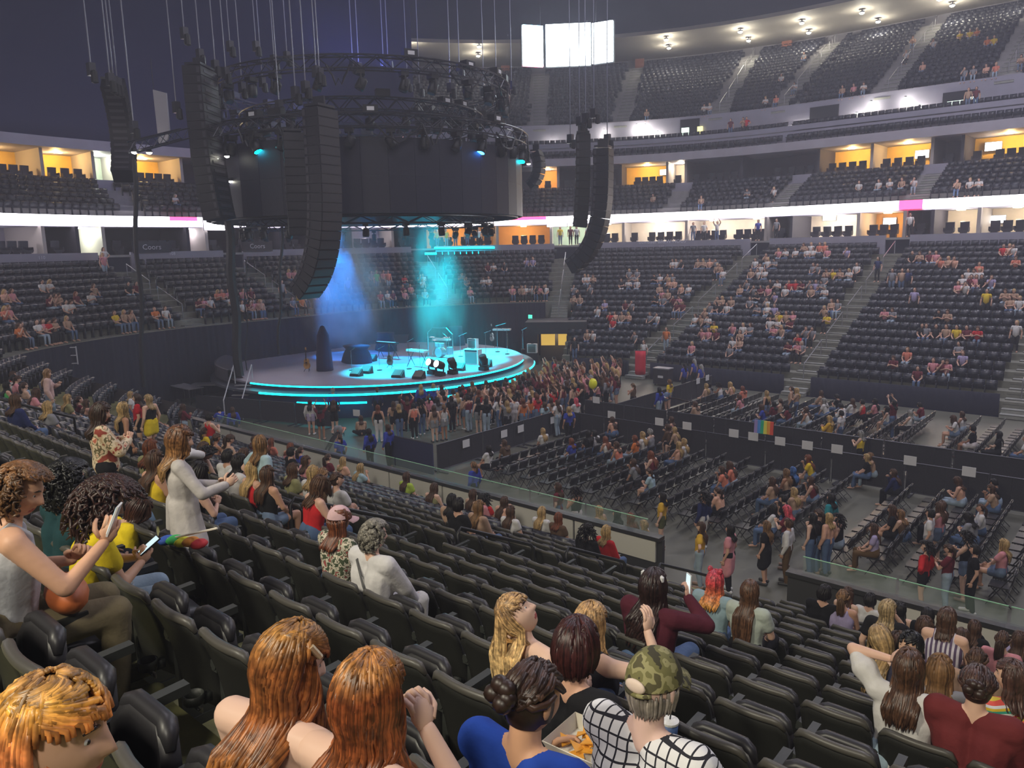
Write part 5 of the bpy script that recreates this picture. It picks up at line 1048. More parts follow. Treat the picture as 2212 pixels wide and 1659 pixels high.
# scoreboard screens
SB1 = mat('scoreboard_glow', (.9, .95, 1), .3, emit=(.80, .92, 1.0), estr=14.0); SB2 = mat('scoreboard_glow_blue', (.5, .8, 1), .3, emit=(.35, .75, 1.0), estr=9.0); SB3 = mat('scoreboard_glow_pink', (1, .6, .7), .3, emit=(1.0, .25, .42), estr=7.0)
t = thing('scoreboard', 'bright three-panel hanging scoreboard near the roof', 'scoreboard')
for x0, y0, x1, y1, yaw in ((1129, 61, 1173, 138, .35), (1181, 57, 1274, 137, 0), (1279, 53, 1324, 130, -.35)):
    c = atD((x0+x1)/2, (y0+y1)/2, 62); w, h = (x1-x0)*62/1662*.97, (y1-y0)*62/1662*1.0; rz = math.atan2(c[1], c[0])-PI/2+yaw; b = MB()
    if x0 < 1150: b.box((0, 0, h*.18), (w, .2, h*.64), mi=0); b.box((0, 0, h*.5-.02), (w, .2, .1), mi=1); b.box((0, 0, -h*.32), (w, .2, h*.36), mi=0); b.box((0, 0, -h*.49), (w, .2, .14), mi=2)
    else: b.box((0, 0, 0), (w, .2, h), mi=0); 
    b.build('display', [SB1, SB2, SB3], t, loc=c, rz=rz); MB().box((0, .2, 0), (w+.15, .15, h+.15)).build('casing', BLKM, t, loc=c, rz=rz)
for dx in (-3, 3): c = atD(1227+dx*20, 60, 62.3); MB().tube([c, c+np.array([0, 0, 12])], .04, 5).build('hanger', TRM, t)
# suite front rails behind the stage; cyan beam light built in as glow
for i, (x0, x1, y, lab) in enumerate([(938, 1068, 536, 'upper glowing cyan rail before the suites behind the stage'), (918, 985, 548, 'lower left glowing cyan rail behind the stage'), (990, 1040, 547, 'lower right glowing cyan rail behind the stage')]):
    a, b = on_s(x0, y, 18.1), on_s(x1, y-1, 18.1); t = thing('suite_rail_glow', lab, 'light'); MB().tube([a, b], .09, 6).build('tube', LEDC, t); MB().tube([a-np.array([0, 0, .14]), b-np.array([0, 0, .14])], .05, 5).build('bracket', BLKM, t)
for i, (x, y) in enumerate([(955, 570), (988, 569)]): t = thing('white_globe', 'round pale lamp before the cyan rail, %s' % ('left' if i == 0 else 'right'), 'lamp', on_s(x, y, 17.4), 0); MB().ball((0, 0, 0), .16, 10, 7).build('bulb', LENS, t); MB().tube([(0, 0, -.15), (0, 0, -.9)], .025, 5).build('pole', BLKM, t)
# smoke drifting in the light over the stage
def smoke(name, label, c, r, h, dens, seed, nz=.55):
    m = bpy.data.materials.new(name); m.use_nodes = True; nt = m.node_tree; N = nt.nodes; L = nt.links; N.remove(N['Principled BSDF']); vs = N.new('ShaderNodeVolumeScatter'); vs.inputs['Anisotropy'].default_value = .25; vs.inputs['Color'].default_value = (.9, .95, 1, 1)
    tc = N.new('ShaderNodeTexCoord'); n1 = N.new('ShaderNodeTexNoise'); n1.inputs['Scale'].default_value = nz; n1.inputs['Detail'].default_value = 3; L.new(tc.outputs['Object'], n1.inputs['Vector']); rp = N.new('ShaderNodeMapRange'); rp.inputs[1].default_value = .38; rp.inputs[2].default_value = .72; rp.inputs[3].default_value = .05; rp.inputs[4].default_value = 1.0; L.new(n1.outputs['Fac'], rp.inputs[0])
    ln = N.new('ShaderNodeVectorMath'); ln.operation = 'LENGTH'; sc = N.new('ShaderNodeVectorMath'); sc.operation = 'DIVIDE'; sc.inputs[1].default_value = (r, r, h); L.new(tc.outputs['Object'], sc.inputs[0]); L.new(sc.outputs[0], ln.inputs[0]); fo = N.new('ShaderNodeMapRange'); fo.inputs[1].default_value = 1.0; fo.inputs[2].default_value = .35; fo.inputs[3].default_value = 0; fo.inputs[4].default_value = 1; L.new(ln.outputs['Value'], fo.inputs[0])
    mu = N.new('ShaderNodeMath'); mu.operation = 'MULTIPLY'; L.new(rp.outputs[0], mu.inputs[0]); L.new(fo.outputs[0], mu.inputs[1]); m2 = N.new('ShaderNodeMath'); m2.operation = 'MULTIPLY'; m2.inputs[1].default_value = dens; L.new(mu.outputs[0], m2.inputs[0]); L.new(m2.outputs[0], vs.inputs['Density']); L.new(vs.outputs[0], N['Material Output'].inputs['Volume'])
    b = MB(); b.ball((0, 0, 0), (r, r, h), 20, 12); o = b.build(name, m, loc=c); tag(o, label, 'smoke', kind='stuff'); return o
smoke('smoke', 'blue lit smoke plume rising over the left half of the stage', P(-40.6, 30.5, 6.0), 3.2, 5.2, .60, 1)
smoke('smoke', 'faint cyan smoke column over the stage centre', P(-33.6, 32.0, 5.4), 2.0, 4.6, .13, 2)
# ------------------------------------------------------------------ who sits where (head pixel -> ray -> the seat row or floor it meets)
PEOPLE = []          # dicts: pos, rz, pose, hair, top, bot, style, place
rp = random.Random(21); OCC = []
def solve(x, y, f, t0, t1=150, st=.05):
    d = ray(x, y); d = d/np.linalg.norm(d[:2])
    for t in np.arange(t0, t1, st):
        p = CAM+d*t; q = UVZ(p); tt, s = inv(q[0], q[1]); z = f(s)
        if z is not None and p[2] <= z: return p, tt, s
    return None
HS, HT_ = 1.19, 1.54
def near_stand(x, y, h, bank):
    dz = h
    if bank == 'C': r = solve(x, y, lambda s: 11.05+.4*(s-20.3)/.88+dz if 19.5 < s < 26 else (None), 30)
    elif bank == 'U': r = solve(x, y, lambda s: 19.9+.46*(s-28.6)/.85+dz if s > 27 else None, 30)
    elif bank == 'W': r = solve(x, y, lambda s: 17.7+dz if 26.3 < s < 28.2 else None, 30)
    elif bank == 'G': r = solve(x, y, lambda s: 8.45+dz if 18.6 < s < 21 else None, 30)
    else: r = solve(x, y, lambda s: .15+.4*(s+.12)+dz if .2 < s < 18.5 else None, 2.0 if bank == 'N' else 27.0)
    return r
def addp(x, y, code, where):
    a = code.split(); ht = a[0]; hair = ht[0]; top = ht[1]; po = None; bot = None
    for k in a[1:]:
        if k in PROTO: po = k
        else: bot = k
    if po is None: po = rp.choice(['S0', 'S0', 'S1', 'S2', 'S3']) if where in 'NLCUGf' else rp.choice(['T0', 'T0', 'T1', 'T3'])
    stand = po[0] in 'TB'; h = {'S': HS, 'T': HT_, 'B': .95, 'F': .75}[po[0]]
    if hair == '?': hair = rp.choice('bbdbolrb')
    if bot is None: bot = rp.choice('jkjKDJ')
    e = dict(pose=po, hair=hair, top=top, bot=bot, where=where, x=x, y=y)
    if where in 'FfP':
        p = on_z(x, y, h); q = UVZ(p); rz = RZF+rp.uniform(-.3, .3)
        if where == 'P': dd = SCP-p; rz = math.atan2(dd[1], dd[0])-PI/2+rp.uniform(-.25, .25)
        if where == 'f':
            ok = [c for c in CH if (c[2] == 'near') == (q[1] < 28)]; c = min(ok, key=lambda c: (c[0]-q[0])**2*1.3+(c[1]-q[1])**2)
            if abs(c[0]-q[0])+abs(c[1]-q[1]) < 1.3 and (c[2], c[3], c[4]) not in FOCC: FOCC.add((c[2], c[3], c[4])); q = np.array([c[0]-.10, c[1], 0]); e['row'] = c[3]
        e['pos'] = P(q[0], q[1], 0); e['rz'] = rz; e['uv'] = (q[0], q[1])
    else:
        r = near_stand(x, y, h, where)
        if r is None: print('LOST', x, y, code, where); return
        p, t, s = r
        if where in 'NL': j = int(np.clip(round((s+.12-.43)/.87), 2 if where == 'N' and not stand else (11 if T2-20 < t < TN else 1), 20)); ss, z = ROWS[j], zrow(j); e['row'] = j+1
        elif where == 'C': j = int(np.clip(round((s-20.3)/.88), 0, 5)); ss, z = 20.45+.88*j, 11.05+.4*j; e['row'] = j+1
        elif where == 'U': j = int(np.clip(round((s-28.6)/.85), 0, 18)); ss, z = US(j), UZ(j); e['row'] = j+1
        elif where == 'W': ss, z = 27.2, 17.7; e['row'] = 1
        else: ss, z = 19.3, 8.45; e['row'] = 1
        
        if where == 'N': q = UVZ(on_z(x, y, z+h)); t = T4+q[0]-CU
        u, v = plan(t, ss-(.14 if not stand else .30)); e['pos'] = P(u, v, z); e['rz'] = face_rz(t)+rp.uniform(-.2, .2); e['uv'] = (u, v); e['t'] = t
        if where == 'N' and not stand: OCC.append(P(*plan(t, ss), z))
    e['d'] = np.linalg.norm(e['pos']-CAM); PEOPLE.append(e)
FOCC = set()
def bulk(where, txt):
    for it in txt.replace('\n', '').split(';'):
        it = it.strip()
        if not it: continue
        xy, code = it.split(' ', 1); x, y = xy.split(','); addp(float(x), float(y), code, where)
# far stand and the stands behind the stage
bulk('L', '''90,609 dw;105,609 lw;10,632 le;24,636 bc;32,632 bp;4,665 lc;18,665 op;87,632 dm;118,640 bt;134,643 bt;161,634 rm;184,627 dw;199,616 bt;140,652 dw;161,657 bw;284,618 dk;296,614 dm;226,543 bw T3 w;
215,548 lp T0;85,697 dw;98,695 bp;60,712 bo;74,712 db;168,721 dr;181,719 bt;199,712 lt;297,683 bt;302,703 by;325,705 lt;349,676 bo;362,670 bw;420,641 dm;432,641 bp;449,641 dw;465,627 lc;476,625 bc;488,636 bw;496,629 bp;526,629 bp;548,630 dm;
539,650 oc;554,647 le;568,659 bp;535,663 bw;553,665 dm;573,672 bp;588,670 le;590,690 br;624,585 lp;635,585 bp;602,607 dg T0;648,634 dy;660,632 lw;653,645 bo;635,648 bg;686,634 bp;704,618 dp T0;747,601 dl T0;800,587 dg;812,589 GG T0;
827,587 bp;838,589 bc T0;874,598 dr;901,590 bq;914,594 bw;915,610 lw;872,618 dm;888,618 bp;859,641 dm;885,641 bp;848,656 dr;863,654 bw;927,639 ds;993,589 bg;1000,596 dg;1008,600 bg;1042,596 dw;1055,596 bw;1053,569 dm;1065,569 bw;1013,621 lp;1089,569 dk;
1137,563 bl;1151,563 ol;1104,617 bp;1127,614 bt;1109,630 lp;1127,630 be;1137,630 bw;1150,630 dw;1165,630 bp;1178,630 lw;1158,670 dk;1174,673 dk;1264,597 lw;1272,596 bw;1281,597 bt;1277,612 dg;1238,621 dg;1249,625 dk;1239,637 bt;1252,643 bt;1307,652 bl;1291,663 dw;
1362,579 lg;1375,587 dg;1342,608 bk w;1355,610 bw;1366,598 bg;1377,605 lw;1350,654 dm;1362,655 dg;1317,679 br;1330,675 be;1346,673 bt;1360,675 le;1324,690 dr;1418,590 dk;1430,590 dw;1447,590 bt;1458,589 bg;1449,603 le;1458,605 be;1454,563 dw;1462,561 bw;1473,563 dk;
1424,619 bt;1436,623 bp;1444,627 ot;1469,621 le;1485,621 bw;1460,636 dm;1473,637 bp;1418,639 dk;1433,641 bg;1465,652 dm;1478,652 bm;1406,677 bg;1420,679 dw;1380,712 bg;1266,721 bt;1279,719 dw;1436,717 bo T0;1393,740 bw T0 M;1239,740 dk T0;
1509,561 bt;1521,561 lt;1532,563 be;1547,563 dg;1559,569 bt;1550,572 lt;1565,581 dw;1635,558 bw;1652,554 bt;1664,556 lw;1677,558 dg;1648,567 bw;1628,578 bt;1644,578 dw;1657,580 bw;1684,538 lp;1697,540 bw;1720,538 dw;1737,529 bt;1751,529 lw;1771,527 bc;1782,527 lc;1742,542 bw;1753,543 bw;1784,542 dp;1831,536 dl;
1757,572 bg;1767,572 dg;1791,578 bt;1804,580 dy;1820,578 bt;1840,578 lw;1851,572 bw;1616,607 dg;1605,614 bt;1635,614 bg;1648,616 dm;1668,603 dk;1666,614 bp;1681,607 bw;1708,605 dr;1720,607 br;1733,607 dm;1751,607 dg;1764,607 bl;1780,598 bg;1753,621 bt;1776,607 dg;1778,628 gw;
1693,625 bw;1677,632 dl;1635,632 dk;1626,639 bg;1641,655 dg;1655,650 bw;1664,654 lw;1679,654 bl;1552,643 bt;1567,637 lt;1585,639 bt;1576,652 bw;1532,659 bg;1543,661 dk;1554,659 dk;1527,666 lt;1502,683 bw;1516,683 bt;1530,684 dw;1545,697 by;1514,717 bp;1531,713 rp;1543,719 dm;1502,735 lp;
1587,697 bp;1608,699 lw;1623,701 bg;1603,713 bt;1585,730 dw;1594,739 bt;1583,742 dg;1673,668 dk;1686,674 dy;1700,674 bt;1713,677 bp;1661,693 bw;1677,692 lw;1675,702 bp;1688,708 lt;1704,695 dm;1794,655 bt;1807,655 dg;1794,672 by;1780,668 lt;1746,704 bg;1760,704 dg;1711,731 dm;1720,731 br;1731,733 bp;1738,735 gg;
1901,556 dn T0;1972,545 dk;1988,545 bt;2008,547 dm;2022,547 bp;2030,563 bc;2048,561 lt;2064,556 be;2116,570 bc;2093,583 dw;2104,585 bw;2116,585 lw;2082,596 bw;2097,601 dm;2107,603 bp;2118,603 dk;2142,599 bl;2071,614 bp;2086,612 dw;2194,560 bc;2169,530 dr;2183,527 le;2192,529 bw;
1974,632 bl T0 k;2131,634 dy T0;2174,625 bt;2192,625 lt;2182,648 bt;2201,650 lw;1910,672 dp;1927,672 bg;2028,674 dk;2046,675 bt;1992,704 dk;2001,704 bg;2021,708 dk;2044,708 bt;2068,706 dy;2091,708 dm;2113,708 br;2073,744 dg;1937,764 bm;1957,762 oc;2051,771 bp;2077,771 bl;1988,787 dm;2012,787 bp;2033,789 dm;2200,692 lw T0;1928,587 dg T0;1950,585 bt T0;1966,581 dn T0''')
bulk('U', '''2076,68 by;2097,64 dy;2113,61 lo;2134,81 bo;2147,81 by;2019,84 dw;1972,81 bt;1958,111 lw;1995,135 be;1735,118 dg;1688,162 bw;1715,182 dw;1648,219 lw;1668,219 bc;1810,199 dt;1830,203 bp;1870,176 bw;2134,138 be;2150,142 lc;2208,118 bt;2076,162 dg;2093,162 bg;1516,236 dw;1527,236 lw;1396,240 bt''')
bulk('W', '1573,307 dm;1607,297 br;1600,300 bt;2083,273 bt;2100,268 dm')
bulk('C', '1857,392 dw;1901,388 bw;1924,388 lw;1948,388 bt;1978,381 dw;2070,388 bt;2096,388 lw;2113,392 dw;1617,408 bg;1678,402 lw;1509,435 bt;380,425 gw;1410,425 bt')
bulk('G', '1494,518 bg T0;1517,522 dw T0;1545,516 bw T2;1632,520 du T0 k;1672,522 bg T0;1961,505 dw T0 k;945,500 da T0;965,498 by T0;985,500 lt T0;1010,500 bq T0;1035,502 bw T0;1210,535 oy T0;1232,535 dm T0;1245,528 bw T0;1270,530 lw T0')
# floor: seated in folding chairs (f), standing (F)
bulk('f', '''1181,932 lw;1052,967 dw;1093,955 bb;1328,904 be;1257,955 ru;1277,937 dk;1290,947 rw;1308,932 dw;1346,957 bc;1371,947 ro;1384,942 lw;1434,929 gg;1453,906 bp;1450,925 bb;1465,927 lt;1451,963 le;1476,959 lw;1446,985 rm;1396,1014 bs;1404,1006 bg;1584,1006 bc S1;1596,1018 bc;1575,1056 be S2;
1652,879 bu;1669,873 dm;1713,881 dm;1751,888 bw;1804,871 gw;1851,871 bw;1865,869 dr;1903,869 dp;1929,881 dw;1698,868 bt;1772,985 ry S2;1876,985 lk;1891,982 ot;1937,1012 bn;1688,1021 ot;1713,1014 uk;1660,1040 bt;1795,1044 bm;1776,1075 lt;1760,1088 dk;1720,1103 dw;1741,1122 dk;1946,1111 bk;1958,1109 ob;
1906,1154 bl S0 b;2077,1110 dg;2160,1106 bw;2208,1195 lp;2086,1037 be S1;2138,1042 bt S2;2159,1040 dk;2032,876 dm;2051,888 bw;2015,896 gw;2071,907 bw;2086,924 dk S0 W;2181,945 dk;2195,948 gw;1516,832 lt;1542,832 dg;1557,832 dw;1587,830 le;1628,840 rc;1613,860 bp;1524,875 bt;1783,850 bt;1808,875 dw;1830,855 dk;2053,1101 bp''')
bulk('F', '''1023,1008 ou T0 k;1431,1071 da T0 V;1520,1071 dn T0 w;1205,1050 bm T0;1245,1061 dk T1 W;1514,1140 ba T3 J;1577,1148 dp T0;1793,906 la T1;1817,892 dw T0;1861,934 gy T1;1656,850 lk T0;1709,840 bt T0;1722,842 lt T1;1931,871 dm T2;1795,1078 dq T0 J;1702,1105 pm T1;1656,1133 ok T0 K;1703,1133 bw T0 b;1770,1112 bk T1 j;1756,1118 dk T0 j;1791,1116 le T0 j;
2010,1107 dw T0 G;2032,1095 bp T1;2001,1181 dr T3;2052,1183 bm T1;2091,1161 dk T1;2106,1185 dk T0 k;1368,832 ob T1;1424,841 du T0;1439,853 bw B0;1446,825 oy T0;1294,1105 lt T0;1332,1107 dk T0;1362,1122 rb T0;1391,1130 lw T0;1499,780 gu T0 k;1478,790 du T0 k;1514,792 gu T0 k;733,943 bu T0 k;473,882 du T1 k;502,884 bu T0 k;797,930 du T0 k;838,927 bu T0 k;385,870 du T0 k''')
# standing crowd before the stage
bulk('P', '''669,869 dw T0 L;691,878 dm T2 K;720,868 bk T1;719,845 gu T0 k;814,842 bn T0 k;816,881 rk T0 w;730,925 dc B0 G;780,907 bt F0;861,878 lk T0;850,875 bt T0;879,861 bm T2;893,875 dc T0;909,868 dk T0;937,881 bt T0 G;958,878 ow T0 G;864,861 bg T0;909,838 lu T0 k;936,833 lu T0 k;988,852 lw T1 K;1033,865 dk T0 G;1078,861 bw T3 j;1110,861 dw T0 w;1176,872 bs T0;1204,870 bw T3;1245,866 pw T1;1229,886 lu T0 k;
1012,862 dm T1;1004,858 bt T0;1060,850 be T2;1095,858 bm T0;1130,868 ro T0;1145,862 bo T1;1160,860 rr T0;924,860 bp T0;945,866 dg T1;975,862 dk T0;1050,868 dk T0;1190,862 bt T0;1140,800 lu T0 k;1174,815 gu T0 k;1196,775 dn T0 k;1205,792 gu T0 k''')
rq = random.Random(3); have = [e['uv'] for e in PEOPLE if e['where'] == 'P']
n = 0; tries = 0
while n < 105 and tries < 6000:
    tries += 1; u = rq.uniform(-28.3, -21.6); v = rq.uniform(24.5, 41); 
    if math.hypot(u-SCU_, v-SCV_) < 10.4 or v-24.5 < 0 or (v > 36 and u > -24) or any(math.hypot(u-a, v-b) < .48 for a, b in have): continue
    p = P(u, v, HT_); q = proj(p)
    if q[1] < 778 or q[0] > 1345 or q[0] < 950: continue
    have.append((u, v)); n += 1; addp(q[0], q[1], rq.choice('bbdbolbdr')+rq.choice('pembtkmkgtpbrwdm'.replace('d', 'k'))+' '+rq.choice(['T0', 'T0', 'T0', 'T1', 'T0', 'T3', 'T1', 'T2']), 'P')
# near stand, people who are not built one by one below
bulk('N', '''621,1012 bv S0;658,1027 lw S0;671,1052 br S1;687,1025 ob S2;723,1040 bw S3;739,997 le S0;764,1010 ls S2;887,1030 bL S0;930,1052 bv S1;965,1084 dt S0;990,1092 dk S0;1028,1098 ot S0;1032,1078 dp S0;1060,1056 bt S0;1069,1067 dr S1;1105,1077 be S2;1102,1102 bw S0;1192,1100 lw S0;1223,1111 rb S0;1260,1150 dk S0;1306,1152 lr S0;
437,930 by S0;450,945 be S2;483,953 bt S1;473,984 dw S0;512,976 be S2;625,980 dk S0;660,995 bp S3;670,932 os T3 K;691,949 rp S1;733,952 bu S0;747,978 bm S0;612,932 bm S0;616,949 rc S0;558,936 dw B0;558,953 lw S0;433,850 lk T3 k;440,905 dr T1;433,965 by S0;4,781 lt S0;27,806 dw S0;42,810 bp S1;64,795 br S0;58,829 bt S0;60,847 bp S1;37,865 bn S0;87,876 lg S0;143,862 lv S0;166,864 bm S0;183,868 be S0;
254,836 lw T0;341,864 gt S0;362,860 bm T1;12,830 dG S0;331,989 by S0;300,965 rv S0;523,1017 lr S0;569,1023 bk S0;477,1002 dw S2;420,1012 dk S1;
1772,1285 dk S3;1817,1298 ol S0;1846,1266 br S0;1904,1266 dw S0;1963,1290 dw S0;2021,1303 dk S0;2044,1335 bl S0;1996,1364 bm S0;2076,1374 bv S0;2105,1345 bk S2;2108,1424 bt S0;2163,1391 bp S0;2205,1370 bl S0;2031,1446 og S0;1928,1397 bg S2;1545,1253 ps S2;1620,1276 bw S0''')
# ------------------------------------------------------------------ the people nearest the viewer, each built for itself
RZN = face_rz(T5-1)
def hero(label, px, py, row, pz, yaw=0.0, sc=1.0, skin=(.66, .40, .29), top=None, bottom=None, hair=None, hm=None, hat=None, faceup=True, extra=None, vx=.0125, dz=0.0, name='person', loc=None, shoes=None):
    J = pose(**pz); z0 = (zrow(row) if row is not None else 0)+dz; rz = RZN+yaw; hp_ = on_z(px, py, z0+J['head'][2]*sc)
    R = np.array([[math.cos(rz), -math.sin(rz), 0], [math.sin(rz), math.cos(rz), 0], [0, 0, 1]]); o = hp_-R@(J['head']*sc); o[2] = z0
    r = thing(name, label, 'person', o, rz); r.scale = (sc,)*3
    if row is not None and pz.get('kind', 'sit') == 'sit': OCC.append(P(*((lambda q: (q[0], q[1]-.14))(UVZ(o))), z0))
    mb = MB(); body_parts(J, mb)
    def db(v, f):
        b = MB(); b.add(v, f); head_mesh(b, J, hi=True)
        for s, q in ((-1, 'L'), (1, 'R')): hand(b, J['wr'+q], J['hd'+q], s, J['cu'+q])
        inst('body', b.mesh('body', BODYM, True), r, color=skin)
    later(mb, vx, 4, db)
    if top:
        mt = MB(); top_parts(J, mt, top[0], *( [top[2]] if len(top) > 2 else []))
        later(mt, .014, 3, lambda v, f: inst('top', MB().add(v, f).mesh('top', top[1], True), r))
    if bottom:
        mo = MB(); bottom_parts(J, mo, bottom[0]); later(mo, .018, 3, lambda v, f: inst('trousers', MB().add(v, f).mesh('trousers', bottom[1], True), r))
    if hair: inst('hair', hair_mesh(J, **dict(dict(n=150, seg=9, sides=5, rad=.0105), **hair)).mesh('hair', tones(hm), True), r)
    if hat:
        a, b = cap_hat(J, hat[0]); c = inst('cap', a.mesh('cap', hat[1], True), r); inst('bill', b.mesh('bill', hat[1], True), c)
    if shoes:
        m = MB()
        for q in 'LR': caps(m, J['an'+q]-[0, .05, .03], J['toe'+q]+[0, .015, .005], .05, .044, 10)
        inst('shoes', m.mesh('shoes', shoes, True), r)
    if extra: extra(J, r)
    return r, J, (lambda p: R@(np.array(p)*sc)+o)
cl = lambda nm, c, r=.85: mat('cloth_'+nm, c, r, noise=(11, .84), bump=.35, bscale=16, spec=.2)
hc = lambda nm, c, r=.40: mat('hair_'+nm, c, r, noise=(34, .45), spec=.5)
def plaid():
    m = cl('plaid', (.8, .8, .8)); nt = m.node_tree; N = nt.nodes; L = nt.links; tc = N.new('ShaderNodeTexCoord'); sx = N.new('ShaderNodeSeparateXYZ'); L.new(tc.outputs['Object'], sx.inputs[0]); outs = []
    for ax, k, w in (('X', 26.0, .17), ('Z', 26.0, .17), ('X', 13.0, .06), ('Z', 13.0, .06)):
        a = N.new('ShaderNodeMath'); a.operation = 'MULTIPLY'; a.inputs[1].default_value = k; L.new(sx.outputs[ax], a.inputs[0]); f = N.new('ShaderNodeMath'); f.operation = 'FRACT'; L.new(a.outputs[0], f.inputs[0]); g = N.new('ShaderNodeMath'); g.operation = 'LESS_THAN'; g.inputs[1].default_value = w; L.new(f.outputs[0], g.inputs[0]); outs.append(g.outputs[0])
    s = outs[0]
    for o in outs[1:]:
        x = N.new('ShaderNodeMath'); x.operation = 'MAXIMUM'; L.new(s, x.inputs[0]); L.new(o, x.inputs[1]); s = x.outputs[0]
    mx = N.new('ShaderNodeMix'); mx.data_type = 'RGBA'; mx.inputs[6].default_value = (.78, .78, .80, 1); mx.inputs[7].default_value = (.03, .03, .04, 1); L.new(s, mx.inputs[0]); L.new(mx.outputs[2], N['Principled BSDF'].inputs['Base Color']); return m
PLAID = plaid(); CAMO = ramp_mat('camouflage', [(0, (.045, .04, .02)), (.42, (.16, .15, .055)), (.52, (.30, .28, .13)), (.60, (.09, .08, .035))], const=True, noise=14, rough=.8)
FLOR = ramp_mat('floral_print', [(0, (.30, .05, .03)), (.40, (.62, .45, .28)), (.47, (.75, .62, .44)), (.55, (.16, .13, .06)), (.60, (.70, .50, .34)), (.66, (.45, .12, .07))], const=True, noise=9, rough=.8)
FLOR2 = ramp_mat('leaf_print', [(0, (.06, .08, .04)), (.45, (.66, .60, .48)), (.56, (.10, .10, .06)), (.62, (.40, .08, .08))], const=True, noise=26, rough=.8)
RAINB = ramp_mat('rainbow_stripes', [(0, (.70, .06, .05)), (.16, (.80, .78, .74)), (.28, (.05, .42, .30)), (.42, (.80, .55, .04)), (.56, (.75, .76, .80)), (.68, (.75, .10, .08)), (.84, (.80, .62, .08))], 'Z', 7.5, 0, True, .8)
VSTR = ramp_mat('purple_stripes', [(0, (.70, .66, .74)), (.5, (.12, .08, .16))], 'X', 22, 0, True, .8)
ORH = ramp_mat('hair_orange_coral', [(0, (.66, .17, .10)), (.55, (.80, .22, .11)), (.78, (.84, .30, .09)), (.93, (.84, .44, .07)), (1, (.55, .30, .09))], 'Z', 2.6, -2.6*.92, rough=.38, hair=True)
OMB = ramp_mat('hair_ombre', [(0, (.80, .58, .28)), (.5, (.74, .51, .24)), (.8, (.42, .26, .12)), (1, (.55, .36, .17))], 'Z', 2.6, -2.6*.90, rough=.40, hair=True)
GIN = ramp_mat('hair_ginger', [(0, (.42, .19, .045)), (.4, (.30, .105, .03)), (.8, (.26, .09, .026)), (1, (.40, .20, .05))], 'Z', 2.4, -2.4*.86, rough=.36, hair=True); GIN2 = ramp_mat('hair_copper', [(0, (.36, .15, .04)), (.5, (.27, .075, .022)), (.85, (.25, .065, .02)), (1, (.42, .19, .05))], 'Z', 2.4, -2.4*.86, rough=.36, hair=True)
PINKO = ramp_mat('hair_pink_orange', [(0, (.80, .40, .10)), (.35, (.78, .22, .10)), (.7, (.72, .09, .10)), (1, (.65, .08, .12))], 'Z', 3.0, -3.0*.95, rough=.4, hair=True)
PALE, FAIR, TAN = (.78, .52, .40), (.72, .45, .33), (.55, .30, .19)
PHM = mat('phone_case', (.02, .02, .025), .3); PHW = mat('phone_white', (.75, .75, .75), .3); SCRN = mat('phone_screen', (.5, .6, .65), .2, emit=(.55, .75, .8), estr=.9)
def phone(J, r, q, case=PHM, fwd=(0, 0, 1), up=(0, .2, 1)):
    c = J['wr'+q]+J['hd'+q]*.11; n = nrm(J['head']-c); u = nrm(np.array([0, 0, 1])-n*n[2]); w = np.cross(u, n); M = Matrix((tuple(w)+(0,), tuple(n)+(0,), tuple(u)+(0,), (0, 0, 0, 1))).transposed(); M.translation = Vector(c)
    t = thing('phone', 'smartphone', 'phone'); t.matrix_world = r.matrix_world@M if False else Matrix.LocRotScale(r.location, r.rotation_euler, r.scale)@M; MB().box((0, 0, 0), (.074, .009, .150)).build('phone_body', case, t); MB().box((0, .0055, 0), (.066, .002, .138)).build('screen', SCRN, t); return t
# 1 orange hair, lower left corner
hero('person with orange and coral dyed hair in profile at the lower left corner', 118, 1592, 17, dict(aL='lap', aR='lap', lean=.12, hy=-.78, hp=-.02), .0, 1.0, (.62, .37, .25), ('tee', cl('darkgrey', (.05, .05, .06))), ('pants', cl('blue_jeans', (.10, .16, .30))), dict(L=.30, n=360, seg=12, wave=.008, wf=14, rad=.0080, seed=3, frontopen=78), ORH, vx=.011)
# 2, 3 the redheads
GEM = mat('hair_clip', (.7, .6, .4), .25, metal=.6)
hero('person with long wavy ginger hair and bare shoulders, face in profile, near the bottom', 628, 1432, 16, dict(aL='lap', aR='lap', lean=.20, hy=-.55, hp=-.25, twist=.05), .15, 1.03, PALE, ('strap', ramp_mat('black_print', [(0, (.02, .02, .02)), (.55, (.6, .55, .45))], const=True, noise=30), .010), ('pants', cl('black', (.015, .015, .018))), dict(L=.40, n=330, seg=14, wave=.020, wf=22, rad=.0085, seed=8, frontopen=74), GIN, vx=.011,
     extra=lambda J, r: inst('hair_clip', MB().tube([J['head']+J['Rh']@np.array([.075, .02+.012*i, .085-.01*i]) for i in range(4)], .009, 6).mesh('hair_clip', GEM), r))
hero('person with wavy copper hair seen from behind, bare shoulders, at the bottom edge', 798, 1505, 16, dict(aL='lap', aR='chin', lean=.16, hy=-.10, hp=-.05), .1, 1.03, PALE, ('strap', cl('white', (.72, .70, .68)), .010), ('pants', cl('black', (.015, .015, .018))), dict(L=.33, n=330, seg=14, wave=.020, wf=24, rad=.0085, seed=12), GIN2, vx=.011)
